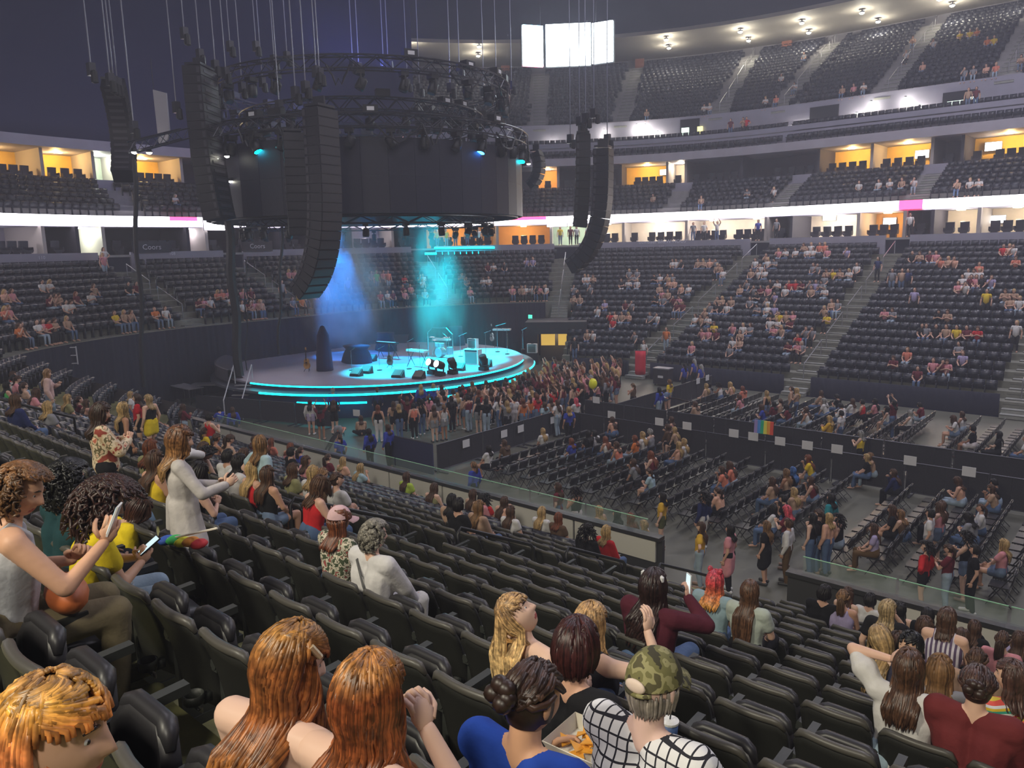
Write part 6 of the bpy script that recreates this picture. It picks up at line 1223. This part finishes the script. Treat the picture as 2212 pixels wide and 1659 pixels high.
# 4 blue shirt with a tray of nachos
def nachos(J, r):
    c = (J['wrL']+J['wrR'])/2+np.array([.0, .075, .01]); M = Matrix.LocRotScale(r.location, r.rotation_euler, r.scale)@Matrix.Translation(Vector(c)); t = thing('nacho_tray', 'paper tray of orange nachos held by the person in the blue shirt', 'food'); t.matrix_world = M
    b = MB(); v = [(-.13, -.09, 0), (.13, -.09, 0), (.13, .09, 0), (-.13, .09, 0), (-.15, -.11, .05), (.15, -.11, .05), (.15, .11, .05), (-.15, .11, .05)]; b.add(v, [(0, 3, 2, 1), (0, 1, 5, 4), (1, 2, 6, 5), (2, 3, 7, 6), (3, 0, 4, 7)]); o = b.build('tray', mat('tray_paper', (.75, .70, .58), .6), t); so = o.modifiers.new('t', 'SOLIDIFY'); so.thickness = .004; rn = random.Random(2)
    for i in range(20):
        x, y, a = rn.uniform(-.10, .10), rn.uniform(-.07, .07), rn.uniform(0, 6); q = MB(); pts3 = [(x+.035*math.cos(a+k*2.1), y+.035*math.sin(a+k*2.1), .025+rn.uniform(0, .03)) for k in range(3)]; q.add([p for p in pts3]+[(p[0], p[1], p[2]-.004) for p in pts3], [(0, 1, 2), (5, 4, 3), (0, 3, 4, 1), (1, 4, 5, 2), (2, 5, 3, 0)]); q.build('chip', mat('nacho_chip', (.80, .36, .04), .6), t)
hero('person in a royal blue T-shirt with a brown updo holding nachos', 1152, 1508, 15, dict(aL='phone', aR='phone', lean=.15, hy=-.25, hp=-.15, wide=1.12, tgtR=((.18, .33, .80), (-.6, .6, .5), .75, (.9, -.3, -.6)), tgtL=((-.12, .34, .78), (.4, .8, .3), .6, (-.9, -.2, -.6))), .05, 1.06, (.60, .33, .20), ('tee', cl('royal_blue', (.02, .07, .42))), ('pants', cl('blue_jeans', (.10, .16, .30))), dict(style='bun', n=120, rad=.012, seed=4), hc('darkbrown', (.060, .028, .018)), extra=nachos, vx=.0115)
# 5 camouflage cap
def capgap(J, r):
    H, Rh = J['head'], J['Rh']; m = MB(); m.ball((0, 0, 0), (.040, .012, .024), 12, 8); v = m.v[0]+np.array([0, -.108, .036]); q = MB(); q.add(v@Rh.T+H, m.f); inst('cap_opening', q.mesh('cap_opening', mat('bare_scalp', (.75, .60, .50), .6), True), r); q = MB(); q.tube([H+Rh@np.array([.05*math.sin(a), -.117*math.cos(a*.6), .010]) for a in np.linspace(-1.2, 1.2, 9)], .008, 6); inst('cap_strap', q.mesh('cap_strap', CAMO, True), r)
hero('person in a camouflage baseball cap and a white plaid shirt', 1412, 1478, 15, dict(aL='knee', aR='knee', lean=.12, hy=-.02, wide=1.15), -.05, 1.04, (.74, .50, .42), ('tee', PLAID), ('pants', cl('blue_jeans', (.10, .16, .30))), dict(style='short', n=70, rad=.007, seed=5, hatcut=True, vol=.93), hc('greybrown', (.30, .26, .22)), (False, CAMO), vx=.0115, extra=capgap)
# 6 black shirt, short dark red-brown hair
hero('person with short reddish dark hair in a black T-shirt, behind the nachos', 1245, 1400, 14, dict(aL='lap', aR='lap', lean=.10, hy=.18, hp=-.05), .0, 1.08, (.66, .38, .26), ('tee', cl('black', (.015, .015, .018))), ('pants', cl('black', (.015, .015, .018))), dict(style='short', n=170, rad=.013, seed=6, vol=1.06), hc('redblack', (.055, .014, .012)))
# 7 blond with the raised arm, 8 long blond with the head tipped back
hero('person with long straight blond hair and one arm raised, in a dark cut-shoulder top', 1276, 1345, 13, dict(aL='lap', aR='lap', lean=.10, hy=-.1, tgtR=((.27, .22, 1.16), (-.1, .1, 1), .35, (.8, .3, -.5))), -.1, 1.05, PALE, ('tank', cl('charcoal', (.05, .05, .065)), .03), ('pants', cl('blue_jeans', (.10, .16, .30))), dict(L=.36, n=300, wave=.002, rad=.0075, seed=7), OMB)
hero('person with very long blond hair, head tipped back and face turned up', 1118, 1328, 14, dict(aL='lap', aR='lap', lean=-.06, hy=-.80, hp=.72), -.15, 1.0, PALE, ('strap', cl('cream', (.62, .55, .42)), .010), ('pants', cl('blue_jeans', (.10, .16, .30))), dict(L=.46, n=320, wave=.003, rad=.0078, seed=9, frontopen=76), OMB)
# 9 curly hair, grey tank top, orange bag
def bag(J, r):
    M = Matrix.LocRotScale(r.location, r.rotation_euler, r.scale)@Matrix.Translation(Vector(J['hip']+np.array([.10, .26, .14]))); t = thing('handbag', 'orange handbag on the lap of the person in the grey tank top', 'bag'); t.matrix_world = M; OR = mat('orange_leather', (.50, .13, .035), .5)
    MB().ball((0, 0, 0), (.17, .09, .085), 14, 8).build('body', OR, t, True); MB().tube([(-.16, 0, .03), (-.34, -.18, .18), (-.33, -.42, .48), (-.10, -.46, .56)], .018, 6, flat=.5).build('strap', OR, t); MB().tube([(-.14, 0, .08), (.14, 0, .08)], .008, 5).build('zip', mat('gold', (.6, .4, .1), .3, metal=1), t)
def tankx(J, r): bag(J, r); p = phone(J, r, 'R', PHW); p['label'] = 'white phone with a lit screen held by the person in the grey tank'
hero('person with curly light brown hair in a grey tank top and khaki trousers', 42, 1062, 16, dict(aL='phone', aR='phone', lean=.20, hy=-.55, hp=-.30, wide=1.1, tgtR=((.20, .40, .90), (0, .3, 1), .6, (.5, -.2, -.9))), -.15, 1.10, (.74, .42, .27), ('tank', cl('greytank', (.50, .51, .54)), .02), ('pants', cl('khaki', (.20, .165, .095))), dict(style='curly', n=190, L=.065, wave=.018, rad=.0085, seq=1) if False else dict(style='afro', n=170, L=.062, wave=.016, rad=.0085, seed=10), hc('lightbrown', (.22, .10, .035)), extra=tankx, shoes=cl('olive_shoe', (.16, .16, .07)))
# 10 dark curly, teal top; 11 yellow T-shirt, dark curls
hero('person with black curly hair in a dark teal top, behind the yellow shirt', 148, 1040, 15, dict(aL='lap', aR='lap', lean=.15, hy=-.1), .1, 1.08, (.40, .22, .14), ('tee', cl('dark_teal', (.015, .055, .065))), ('pants', cl('black', (.015, .015, .018))), dict(style='afro', n=190, L=.085, wave=.02, rad=.010, seed=14), hc('black', (.008, .008, .009)))
def yph(J, r): p = phone(J, r, 'R', PHM); p['label'] = 'dark phone in the hands of the person in the yellow T-shirt'
hero('person in a bright yellow T-shirt and pale jeans with big dark curls', 228, 1088, 15, dict(aL='phone', aR='phone', lean=.26, hy=-.35, hp=-.35), -.2, 1.05, (.62, .36, .23), ('tee', cl('yellow', (.82, .62, .02))), ('pants', cl('pale_jeans', (.34, .45, .55))), dict(style='curly', n=200, L=.17, wave=.024, rad=.011, seed=15, vol=1.1), hc('brownblack', (.050, .018, .012)), extra=yph)
hero('person in a yellow pleated skirt hunched just right of the yellow T-shirt', 300, 1098, 14, dict(aL='knee', aR='knee', lean=.75, hy=-.2, hp=-.3), -.1, .96, (.60, .36, .24), ('tee', cl('yellow', (.82, .62, .02))), ('skirt', cl('yellow', (1, 1, 1))), dict(style='long', L=.2, n=90, seed=17), hc('brownblack', (1, 1, 1)))
# 12 floral shirt standing, 13 cardigan standing
hero('person standing in a red and tan floral shirt with dark tousled hair', 218, 893, 13, dict(kind='stand', aL='phone', aR='phone', hy=-.5, hp=-.15, wide=1.15), -.25, 1.03, (.66, .40, .29), ('long', FLOR, .03), ('pants', cl('black', (.015, .015, .018))), dict(L=.22, n=150, wave=.022, wf=20, rad=.013, seed=18, vol=1.12), hc('brown2', (.055, .026, .016)), vx=.016)
hero('person standing in a long white cardigan and pale jeans with blond-brown hair', 388, 950, 14, dict(kind='stand', aL='down', aR='phone', hy=-.25, hp=-.2, tgtR=((.14, .33, 1.13), (-.1, .8, .5), .6, (.8, -.2, -.7)), tgtL=((-.02, .30, 1.10), (.4, .7, .3), .5, (-.8, -.2, -.6))), -.35, 1.02, (.72, .46, .33), ('coat', cl('cardigan', (.60, .56, .54)), .02), ('pants', cl('pale_jeans', (1, 1, 1))), dict(L=.26, n=150, wave=.014, wf=16, rad=.012, seed=19), ramp_mat('hair_dark_blond', [(0, (.42, .26, .10)), (.6, (.28, .14, .05)), (1, (.16, .07, .03))], 'Z', 2.4, -2.4*1.2, rough=.4, hair=True), vx=.015)
# 14 pink cap, 15 grey hair
hero('person in a pale pink baseball cap with red-brown hair and a leaf-print top', 733, 1122, 13, dict(aL='lap', aR='lap', lean=.12, hy=-.28), .0, .98, FAIR, ('tee', FLOR2), ('pants', cl('blue_jeans', (.10, .16, .30))), dict(L=.17, n=120, seed=20, rad=.011, hatcut=True), hc('redbrown', (.20, .062, .025)), (False, cl('pinkcap', (.78, .52, .54))))
hero('person with short wavy grey hair in a loose white top and white trousers', 810, 1157, 13, dict(aL='lap', aR='knee', lean=.14, hy=-.25, wide=1.15), .0, 1.0, FAIR, ('long', cl('whitefloral', (.74, .72, .72)), .022), ('pants', cl('white', (.7, .7, .7))), dict(style='afro', n=150, L=.045, wave=.014, rad=.012, seed=21), hc('grey', (.26, .24, .20)), extra=lambda J, r: inst('bag_strap', MB().tube([J['T'](-.12, .06, .50), J['T'](-.09, -.10, .45), J['T'](.05, -.135, .28), J['T'](.14, -.10, .10)], .010, 5).mesh('bag_strap', mat('strap_grey', (.12, .12, .12), .6)), r))
# 16 maroon sweater with a phone and white cat ears, 17, 18
def maro(J, r):
    p = phone(J, r, 'R', PHW); p['label'] = 'white phone held up by the person in the maroon sweater'
    for s in (-1, 1): inst('hair_clip', MB().lathe([(.005, 0), (.02, .012), (.02, .045), (.004, .06)], J['head']+J['Rh']@np.array([s*.082, -.02, .055]), 8).mesh('hair_clip', PHW), r)
hero('person with long dark curls and two white hair clips in a maroon sweater', 1412, 1266, 11, dict(aL='lap', aR='phone', lean=.12, hy=.0, wide=1.25, tgtR=((.17, .28, 1.06), (-.1, .1, 1), .7, (.8, -.2, -.7))), -.05, 1.10, (.66, .40, .32), ('long', cl('maroon', (.10, .018, .032))), ('pants', cl('blue_jeans', (.10, .16, .30))), dict(L=.38, n=200, wave=.026, wf=26, rad=.0135, seed=22, vol=1.12), hc('darkcurl', (.035, .016, .014)), extra=maro)
# right hand group
hero('person in a white top with puffed sleeves, brown hair tied back, at the right', 1963, 1442, 11, dict(aL='head', aR='lap', lean=.10, hy=.0), .0, 1.06, FAIR, ('puff', cl('white', (.7, .7, .7)), .02), ('pants', cl('pale_jeans', (1, 1, 1))), dict(L=.26, n=150, seed=24, wave=.006), hc('brown3', (.11, .052, .028)))
hero('person in a dark red sweater with brown hair pinned up, lower right', 2112, 1480, 11, dict(aL='lap', aR='lap', lean=.10, hy=.05, wide=1.18), .0, 1.10, FAIR, ('long', cl('dark_red', (.17, .028, .030)), .022), ('pants', cl('black', (.015, .015, .018))), dict(style='bun', n=130, rad=.012, seed=25), hc('brown4', (.075, .035, .024)))
hero('person in a rainbow striped T-shirt with face turned left, right edge', 2186, 1462, 10, dict(aL='lap', aR='lap', lean=.10, hy=.75), .75, 1.08, (.74, .46, .32), ('tee', RAINB), ('pants', cl('blue_jeans', (.10, .16, .30))), dict(style='mid' if False else 'long', L=.14, n=150, wave=.014, wf=22, seed=26), hc('brown5', (.09, .042, .03)))
hero('person smiling towards the viewer with dark hair, in the right hand group', 1966, 1395, 9, dict(aL='lap', aR='lap', lean=-.05, hy=.2, hp=.05), 2.5, 1.08, (.68, .42, .29), ('tee', cl('black', (.015, .015, .018))), ('pants', cl('black', (.015, .015, .018))), dict(L=.22, n=130, seed=27), hc('black', (1, 1, 1)))
hero('person flinging long blond hair to the left in the right hand group', 1905, 1380, 9, dict(aL='lap', aR='lap', lean=.3, hy=-.4, tilt=-.2, hr=-.5), .0, 1.06, PALE, ('tank', cl('navydot', (.04, .04, .07)), .02), ('pants', cl('blue_jeans', (.10, .16, .30))), dict(L=.30, n=150, seed=28, wave=.006), hc('blond', (.46, .30, .13)))
hero('person with wavy blond hair in a black top, standing in the right hand group', 1918, 1316, 7, dict(kind='stand', aL='down', aR='chin', hy=-.7), .0, .92, FAIR, ('tee', cl('black', (.015, .015, .018))), ('pants', cl('black', (.015, .015, .018))), dict(L=.26, n=140, seed=29, wave=.014), hc('blond2', (.46, .33, .17)), vx=.016)
hero('person in a purple and white striped top in the right hand group', 2046, 1336, 8, dict(aL='lap', aR='lap', lean=.12, hy=-.2), .0, 1.0, FAIR, ('tank', VSTR, .02), ('pants', cl('black', (.015, .015, .018))), dict(L=.12, n=110, seed=30), hc('brown6', (.10, .05, .03)))
hero('person with pink and orange dyed hair in a pale blue T-shirt', 1545, 1255, 9, dict(aL='lap', aR='knee', lean=.10, hy=-.1), .0, 1.02, PALE, ('tee', cl('pale_blue', (.30, .42, .48))), ('pants', cl('blue_jeans', (.10, .16, .30))), dict(L=.20, n=140, seed=31, wave=.010), PINKO, extra=lambda J, r: [inst('hair_bun', MB().ball(J['head']+J['Rh']@np.array([s*.06, -.01, .125]), (.03, .03, .035), 8, 6).mesh('hair_bun', PINKO, True), r) for s in (-1, 1)])
hero('person with very long straight brown hair right of the pink-haired one', 1620, 1278, 9, dict(aL='lap', aR='lap', lean=.10, hy=-.05), .0, 1.02, FAIR, ('tee', cl('pale_green', (.50, .56, .50))), ('pants', cl('black', (.015, .015, .018))), dict(L=.44, n=150, seed=32, wave=.004), hc('brown7', (.13, .062, .032)))
hero('person facing the viewer in a red T-shirt and black shorts, standing in the aisle', 295, 860, 8, dict(kind='stand', aL='down', aR='down', hy=.1, wide=1.05), 2.55, 1.0, FAIR, ('tee', cl('red', (.58, .02, .03))), ('shorts', cl('black', (.015, .015, .018))), dict(L=.17, n=110, seed=33, wave=.016), hc('brown8', (.06, .03, .02)), vx=.018)
hero('person in a black strapless top and yellow skirt, standing beside the red T-shirt', 320, 862, 8, dict(kind='stand', aL='down', aR='down', hy=.5), 1.9, 1.0, FAIR, ('strap', cl('black', (.015, .015, .018)), .012), ('skirt', cl('yellow', (1, 1, 1))), dict(L=.20, n=110, seed=34), hc('blond3', (.50, .34, .15)), vx=.018)
hero('person standing with long light brown hair in a pale pink cardigan, far left', 102, 806, 9, dict(kind='stand', aL='phone', aR='down', hy=-.4, hp=-.2), -.3, 1.04, FAIR, ('long', cl('pale_pink', (.66, .46, .42)), .03), ('pants', cl('pale_jeans', (1, 1, 1))), dict(L=.30, n=120, seed=35, wave=.006), hc('lb2', (.32, .18, .08)), vx=.018)
DROP = {(1545, 1253), (1620, 1276), (2044, 1335)}
PEOPLE[:] = [e for e in PEOPLE if (e['x'], e['y']) not in DROP]
# ------------------------------------------------------------------ place everybody else
run_tasks()
PEOPLE.sort(key=lambda e: e['d'])
NREAL = 285; used = {}
SEC = [(-99, FAR_AISLES[0], 'right'), (FAR_AISLES[0], FAR_AISLES[1], 'second'), (FAR_AISLES[1], FAR_AISLES[2], 'third'), (FAR_AISLES[2], TA3, 'tunnel'), (TA3, AISLES_ALL[4], 'corner'), (AISLES_ALL[4], AISLES_ALL[5], 'rear'), (AISLES_ALL[5], AISLES_ALL[6], 'back'), (AISLES_ALL[6], 999, 'far left')]
def group_key(e):
    w = e['where']
    if w == 'N': return ('N', e['row'])
    if w == 'L': return ('L', e['row'], next(n for a, b, n in SEC if a <= e['t'] < b))
    if w in 'P': return ('P', int((e['uv'][0]+40)/.8))
    if w in 'fF': return (w, 'near' if e['uv'][1] < 28 else 'far', e.get('row', int(e['uv'][0]+30)))
    return (w, e['row'])
real = PEOPLE[:NREAL]; rest = PEOPLE[NREAL:]; byk = {}
for e in real: byk.setdefault(group_key(e), []).append(e)
for k, L in byk.items():
    L.sort(key=lambda e: e['x'])
    for n, e in enumerate(L): e['n'] = n+1
rs = random.Random(4); STL = {'b': ['long', 'mid', 'pony', 'long'], 'd': ['long', 'mid', 'short', 'curly'], 'l': ['long', 'mid', 'long'], 'r': ['long', 'mid'], 'o': ['long', 'pony', 'mid'], 'g': ['short', 'mid'], 'p': ['mid'], 'u': ['long'], 'G': ['short']}
HAIRC['G'] = ('green', (.1, .5, .2)); TOPC['b'] = ('brown', (.12, .07, .04))
used_l = set(); GRP = {'N': 'people seated in the near stand', 'L': 'people in the far stand', 'P': 'crowd standing before the stage', 'f': 'people in folding chairs', 'F': 'people standing on the floor', 'U': 'people in the upper stand', 'C': 'people on club level', 'G': 'people at the suite front', 'W': 'people on the walkway'}
for e in real:
    hn, hcol = HAIRC[e['hair']]; tn, tcol = TOPC[e['top']]; bn, bcol, bk = BOTC[e['bot']]; w = e['where']; st = {'S': 'sitting', 'T': 'standing', 'B': 'bending over', 'F': 'crouching'}[e['pose'][0]]
    k = group_key(e); o = ordn(e['n'])
    if w == 'N': pl = '%s near stand row, %s from left' % (ordn(e['row']), o)
    elif w == 'L': pl = 'far stand %s section, %s row, %s from left' % (k[2], ordn(e['row']), o)
    elif w == 'P': pl = '%s crowd line from stage, %s from left' % (ordn(max(1, k[1]-13)), o)
    elif w == 'f': pl = '%s floor block, %s row, %s from left' % (k[1], ordn(int(k[2])+1), o)
    elif w == 'F': pl = '%s floor, %s from left in %s line' % (k[1], o, ordn(int(k[2])))
    else: pl = '%s row %d, %s from left' % ({'U': 'upper stand', 'C': 'club level', 'G': 'suite front', 'W': 'walkway'}[w], e['row'], o)
    lab = 'person %s, %s hair, %s top, %s' % (st, hn, tn, pl); sc = rs.uniform(.96, 1.04)
    t = thing('person', lab, 'person', e['pos'], e['rz'], GRP[w]); t.scale = (sc,)*3; po = e['pose']
    dress = tn in ('pink',) and e['bot'] == 'x'; kind = rs.choice(['tee', 'tee', 'tank', 'long'] if e['top'] not in 'un' else ['tee', 'long'])
    if (e['x'], e['y']) in ((1577, 1148), (1656, 1133), (1205, 1050)): kind = 'dress'
    if (e['x'], e['y']) in ((1703, 1133),): kind = 'long'; e['style'] = 'short'
    inst('body', PBODY[po], t, color=rs.choice(SKINC[:4]) if rs.random() < .92 else SKINC[4]); inst('top', PTOP[(po, kind)], t, color=tcol)
    inst('trousers', PBOT[(po, bk)], t, color=bcol); inst('hair', shared_hair(po, e.get('style') or (rs.choice(STL[e['hair']]) if e['hair'] != 'u' else 'long')), t, color=hcol)
    if po[0] in 'TB': inst('shoes', PSHOE[po], t, color=rs.choice([(.6, .6, .6), (.03, .03, .03), (.3, .2, .15)]))
# the rest, too many and too small to be built one by one
lowfig = {}
for k in PROTO:
    J = PJ[k]; m = MB(); T = J['T']
    def c6(a, b, ra, rb, mi): a, b = np.array(a, float), np.array(b, float); d = nrm(b-a); m.tube([a-d*ra*.7, a, b, b+d*rb*.7], [ra*.4, ra, rb, rb*.4], 6, mi)
    c6(T(0, 0, .02), T(0, 0, .40), .15, .165, 0); c6(T(-.12, 0, .43), T(.12, 0, .43), .075, .075, 0); m.ball(J['head'], (.085, .10, .12), 8, 6, 1); c6(J['neck'], J['head'], .05, .05, 1)
    m.ball(J['head']+J['Rh']@np.array([0, -.025, .025]), (.10, .105, .115), 8, 6, 2); c6(J['head']+J['Rh']@np.array([0, -.08, 0]), T(0, -.14, .34), .085, .06, 2)
    for q in 'LR': c6(J['sh'+q], J['sh'+q]*.5+J['el'+q]*.5, .065, .06, 0); c6(J['sh'+q]*.5+J['el'+q]*.5, J['el'+q], .045, .042, 1); c6(J['el'+q], J['wr'+q]+J['hd'+q]*.1, .042, .035, 1); c6(J['hip'+q], J['kn'+q], .095, .068, 3); c6(J['kn'+q], J['an'+q], .062, .045, 3 if q == 'L' or True else 1); c6(J['an'+q], J['toe'+q], .045, .04, 1)
    lowfig[k] = (np.concatenate(m.v), m.f, np.array(m.m))
mats = [mat('far_skin', (.64, .38, .28), .6)]; mi_of = {'skin': 0}; M2 = MB()
def mi(key, c):
    if key not in mi_of: mi_of[key] = len(mats); mats.append(mat('far_'+key, c, .8))
    return mi_of[key]
for e in rest:
    v, f, m_ = lowfig[e['pose']]; c, s = math.cos(e['rz']), math.sin(e['rz']); R = np.array([[c, -s, 0], [s, c, 0], [0, 0, 1]])
    tm_ = [mi('top_'+e['top'], TOPC[e['top']][1]), 0, mi('hair_'+e['hair'], HAIRC[e['hair']][1]), mi('leg_'+e['bot'], BOTC[e['bot']][1])]
    n0 = len(M2.m); M2.add(v@R.T+e['pos'], f); M2.m[n0:] = [tm_[i] for i in m_]
if rest: tag(M2.build('spectators', mats, smooth=True), 'hundreds of small distant spectators scattered over the far, corner and upper stands', 'crowd', kind='stuff')
print('PEOPLE', len(PEOPLE), 'rest', len(rest))
finish_seats(OCC)
# ------------------------------------------------------------------ small things among the near seats, seat numbers, writing
TEXTS = []
def text(s, m, p, rz, size, name='number', parent=None, rx=PI/2, ext=.002):
    cu = bpy.data.curves.new(name, 'FONT'); cu.body = s; cu.size = size; cu.align_x = 'CENTER'; cu.align_y = 'CENTER'; cu.extrude = ext; cu.resolution_u = 2; o = bpy.data.objects.new(name, cu); COL.objects.link(o); cu.materials.append(m); TEXTS.append(o)
    if parent is not None: o.parent = parent
    o.location = p; o.rotation_euler = (rx, 0, rz); return o
for p, rz, j in NUMS:
    if 6 <= j <= 14: 
        u, v, z = UVZ(p); q = thing('row_marker', 'black end panel at the %s row of the near stairway' % ordn(j+1), 'sign', P(u+.315, v+.12, z), UANG, 'row number panels'); MB().box((0, 0, .32), (.03, .34, .56)).build('panel', ARMM, q)
        text(str(j+3), TAGM, (.018, 0, .36), PI/2, .15, 'number', q); text('%d' % (j % 4+1), TAGM, (.018, 0, .52), PI/2, .07, 'number', q)
LETM = mat('pale_lettering', (.70, .70, .78), .5)
def sign_on(s, y, x, txt, size, plate, lab, name='section_sign'):
    p = on_s(x, y, s-.06); q = UVZ(p); t = inv(q[0], q[1])[0]; rz = face_rz(t); r = thing(name, lab, 'sign', p, rz)
    if plate: MB().box((0, -.02, 0), (plate[0], .03, plate[1])).build('plate', mat('sign_plate', (.03, .025, .04), .5), r)
    o = text(txt, LETM, (0, .012, 0), PI, size, 'lettering', r)
for (s, y, x, tx, sz, pl, lab) in [(26.4, 282, 1873, '378', .55, (1.1, .8), 'dark section sign reading 378 on the upper parapet'), (44.6, 130, 1507, '374', .9, None, 'pale number 374 on the upper back wall'), (44.6, 76, 1907, '370', .9, None, 'pale number 370 on the upper back wall at the right'), (44.6, 100, 1700, '372', .8, None, 'pale number 372 above the rust pillar'), (24.98, 402, 1578, '238', .4, (.9, .6), 'dark section sign on the club fascia right of the speakers'), (24.98, 363, 2188, '240', .4, (1.1, .6), 'dark section sign on the club fascia at the far right'), (24.98, 393, 120, '204', .4, (1.1, .6), 'dark section sign on the club fascia at the far left'), (24.98, 402, 385, '202', .4, (1.0, .6), 'dark section sign on the club fascia left of the speakers'), (18.36, 557, 90, '110', .3, None, 'pale section number on the lower fascia, far left'), (18.36, 548, 372, '108', .3, None, 'pale section number on the lower fascia, left'), (18.36, 533, 1428, '144', .3, None, 'pale section number on the lower fascia below the lettering')]: sign_on(s, y, x, tx, sz, pl, lab)
sign_on(18.36, 522, 1430, 'Budweiser BREW HOUSE', .42, None, 'pale shop lettering on the lower fascia right of the speakers', 'fascia_lettering')
sign_on(18.36, 534, 328, 'Coors', .5, (2.6, .75), 'maroon board with pale script on the lower fascia, left', 'fascia_board'); sign_on(18.36, 532, 556, 'Coors', .5, (2.6, .75), 'maroon board with pale script right of the thick cable bundle', 'fascia_board')
# bottles, cup, flag on the seats
PET = mat('clear_plastic', (.75, .8, .85), .1, alpha=.35, spec=.6); LBL = mat('bottle_label', (.10, .45, .75), .5); LBL2 = mat('bottle_label_yellow', (.75, .75, .05), .5)
def bottle(x, y, j, lab, cap):
    p = on_z(x, y, zrow(j)+.55); r = thing('water_bottle', lab, 'bottle', p); MB().lathe([(.005, -.11), (.032, -.11), (.034, -.04), (.030, .0), (.034, .03), (.032, .06), (.013, .10), (.013, .115)], n=14).build('body', PET, r, True); MB().lathe([(.0346, -.055), (.0346, .025)], n=14, cap=False).build('label', LBL, r); MB().lathe([(.0347, -.075), (.0347, -.05)], n=14, cap=False).build('label_stripe', LBL2, r); MB().lathe([(.015, .112), (.015, .13), (.004, .132)], n=10).build('cap', cap, r)
bottle(289, 1298, 15, 'clear bottle with a blue and yellow label in a cup holder', PET); bottle(416, 1250, 14, 'small water bottle with a blue cap in a cup holder', mat('blue_cap', (.03, .10, .5), .4))
p = on_z(1447, 1560, zrow(14)+.60); r = thing('drink_cup', 'blue paper cup with a white lid and straw beside the camouflage cap', 'cup', p); MB().lathe([(.01, -.12), (.036, -.12), (.046, 0), (.01, 0)], n=16).build('cup', mat('cup_blue', (.06, .12, .30), .5), r, True); MB().lathe([(.049, 0), (.049, .012), (.03, .018), (.005, .018)], n=16).build('lid', mat('cup_lid', (.75, .75, .72), .4), r); MB().tube([(0, 0, .01), (.01, 0, .10)], .004, 6).build('straw', BLKM, r)
p = on_z(388, 1170, zrow(14)+.95); r = thing('hand_flag', 'small rolled rainbow flag on a white stick lying on a seat back', 'flag', p, RZN+.4)
for i, c in enumerate([(.03, .10, .45), (.05, .50, .12), (.80, .75, .03), (.80, .30, .03), (.70, .04, .05)]): MB().ball((-.12+.075*i, 0, .01*(i % 2)), (.06, .075, .035), 8, 6).build('stripe', mat('hflag_%d' % i, c, .7), r, True)
MB().tube([(-.25, -.05, -.02), (.32, .05, .12)], .009, 6).build('stick', mat('stick_white', (.75, .7, .6), .5), r)
# lettering becomes plain meshes
dg = bpy.context.evaluated_depsgraph_get()
for o in TEXTS:
    me = bpy.data.meshes.new_from_object(o.evaluated_get(dg)); n = bpy.data.objects.new(o.name, me); COL.objects.link(n); n.parent = o.parent; n.location = o.location; n.rotation_euler = o.rotation_euler
for o in TEXTS: bpy.data.objects.remove(o)
# thin stage haze filling the hall
hm_ = bpy.data.materials.new('hall_haze'); hm_.use_nodes = True; nt = hm_.node_tree; nt.nodes.remove(nt.nodes['Principled BSDF']); vs = nt.nodes.new('ShaderNodeVolumeScatter'); vs.inputs['Color'].default_value = (.80, .82, 1, 1); vs.inputs['Density'].default_value = .0031; vs.inputs['Anisotropy'].default_value = .2; nt.links.new(vs.outputs[0], nt.nodes['Material Output'].inputs['Volume'])
tag(MB().box(P(-25, 32, 17), (110, 110, 40), UANG).build('haze', hm_), 'thin bluish haze hanging in the whole hall', 'haze', kind='stuff')
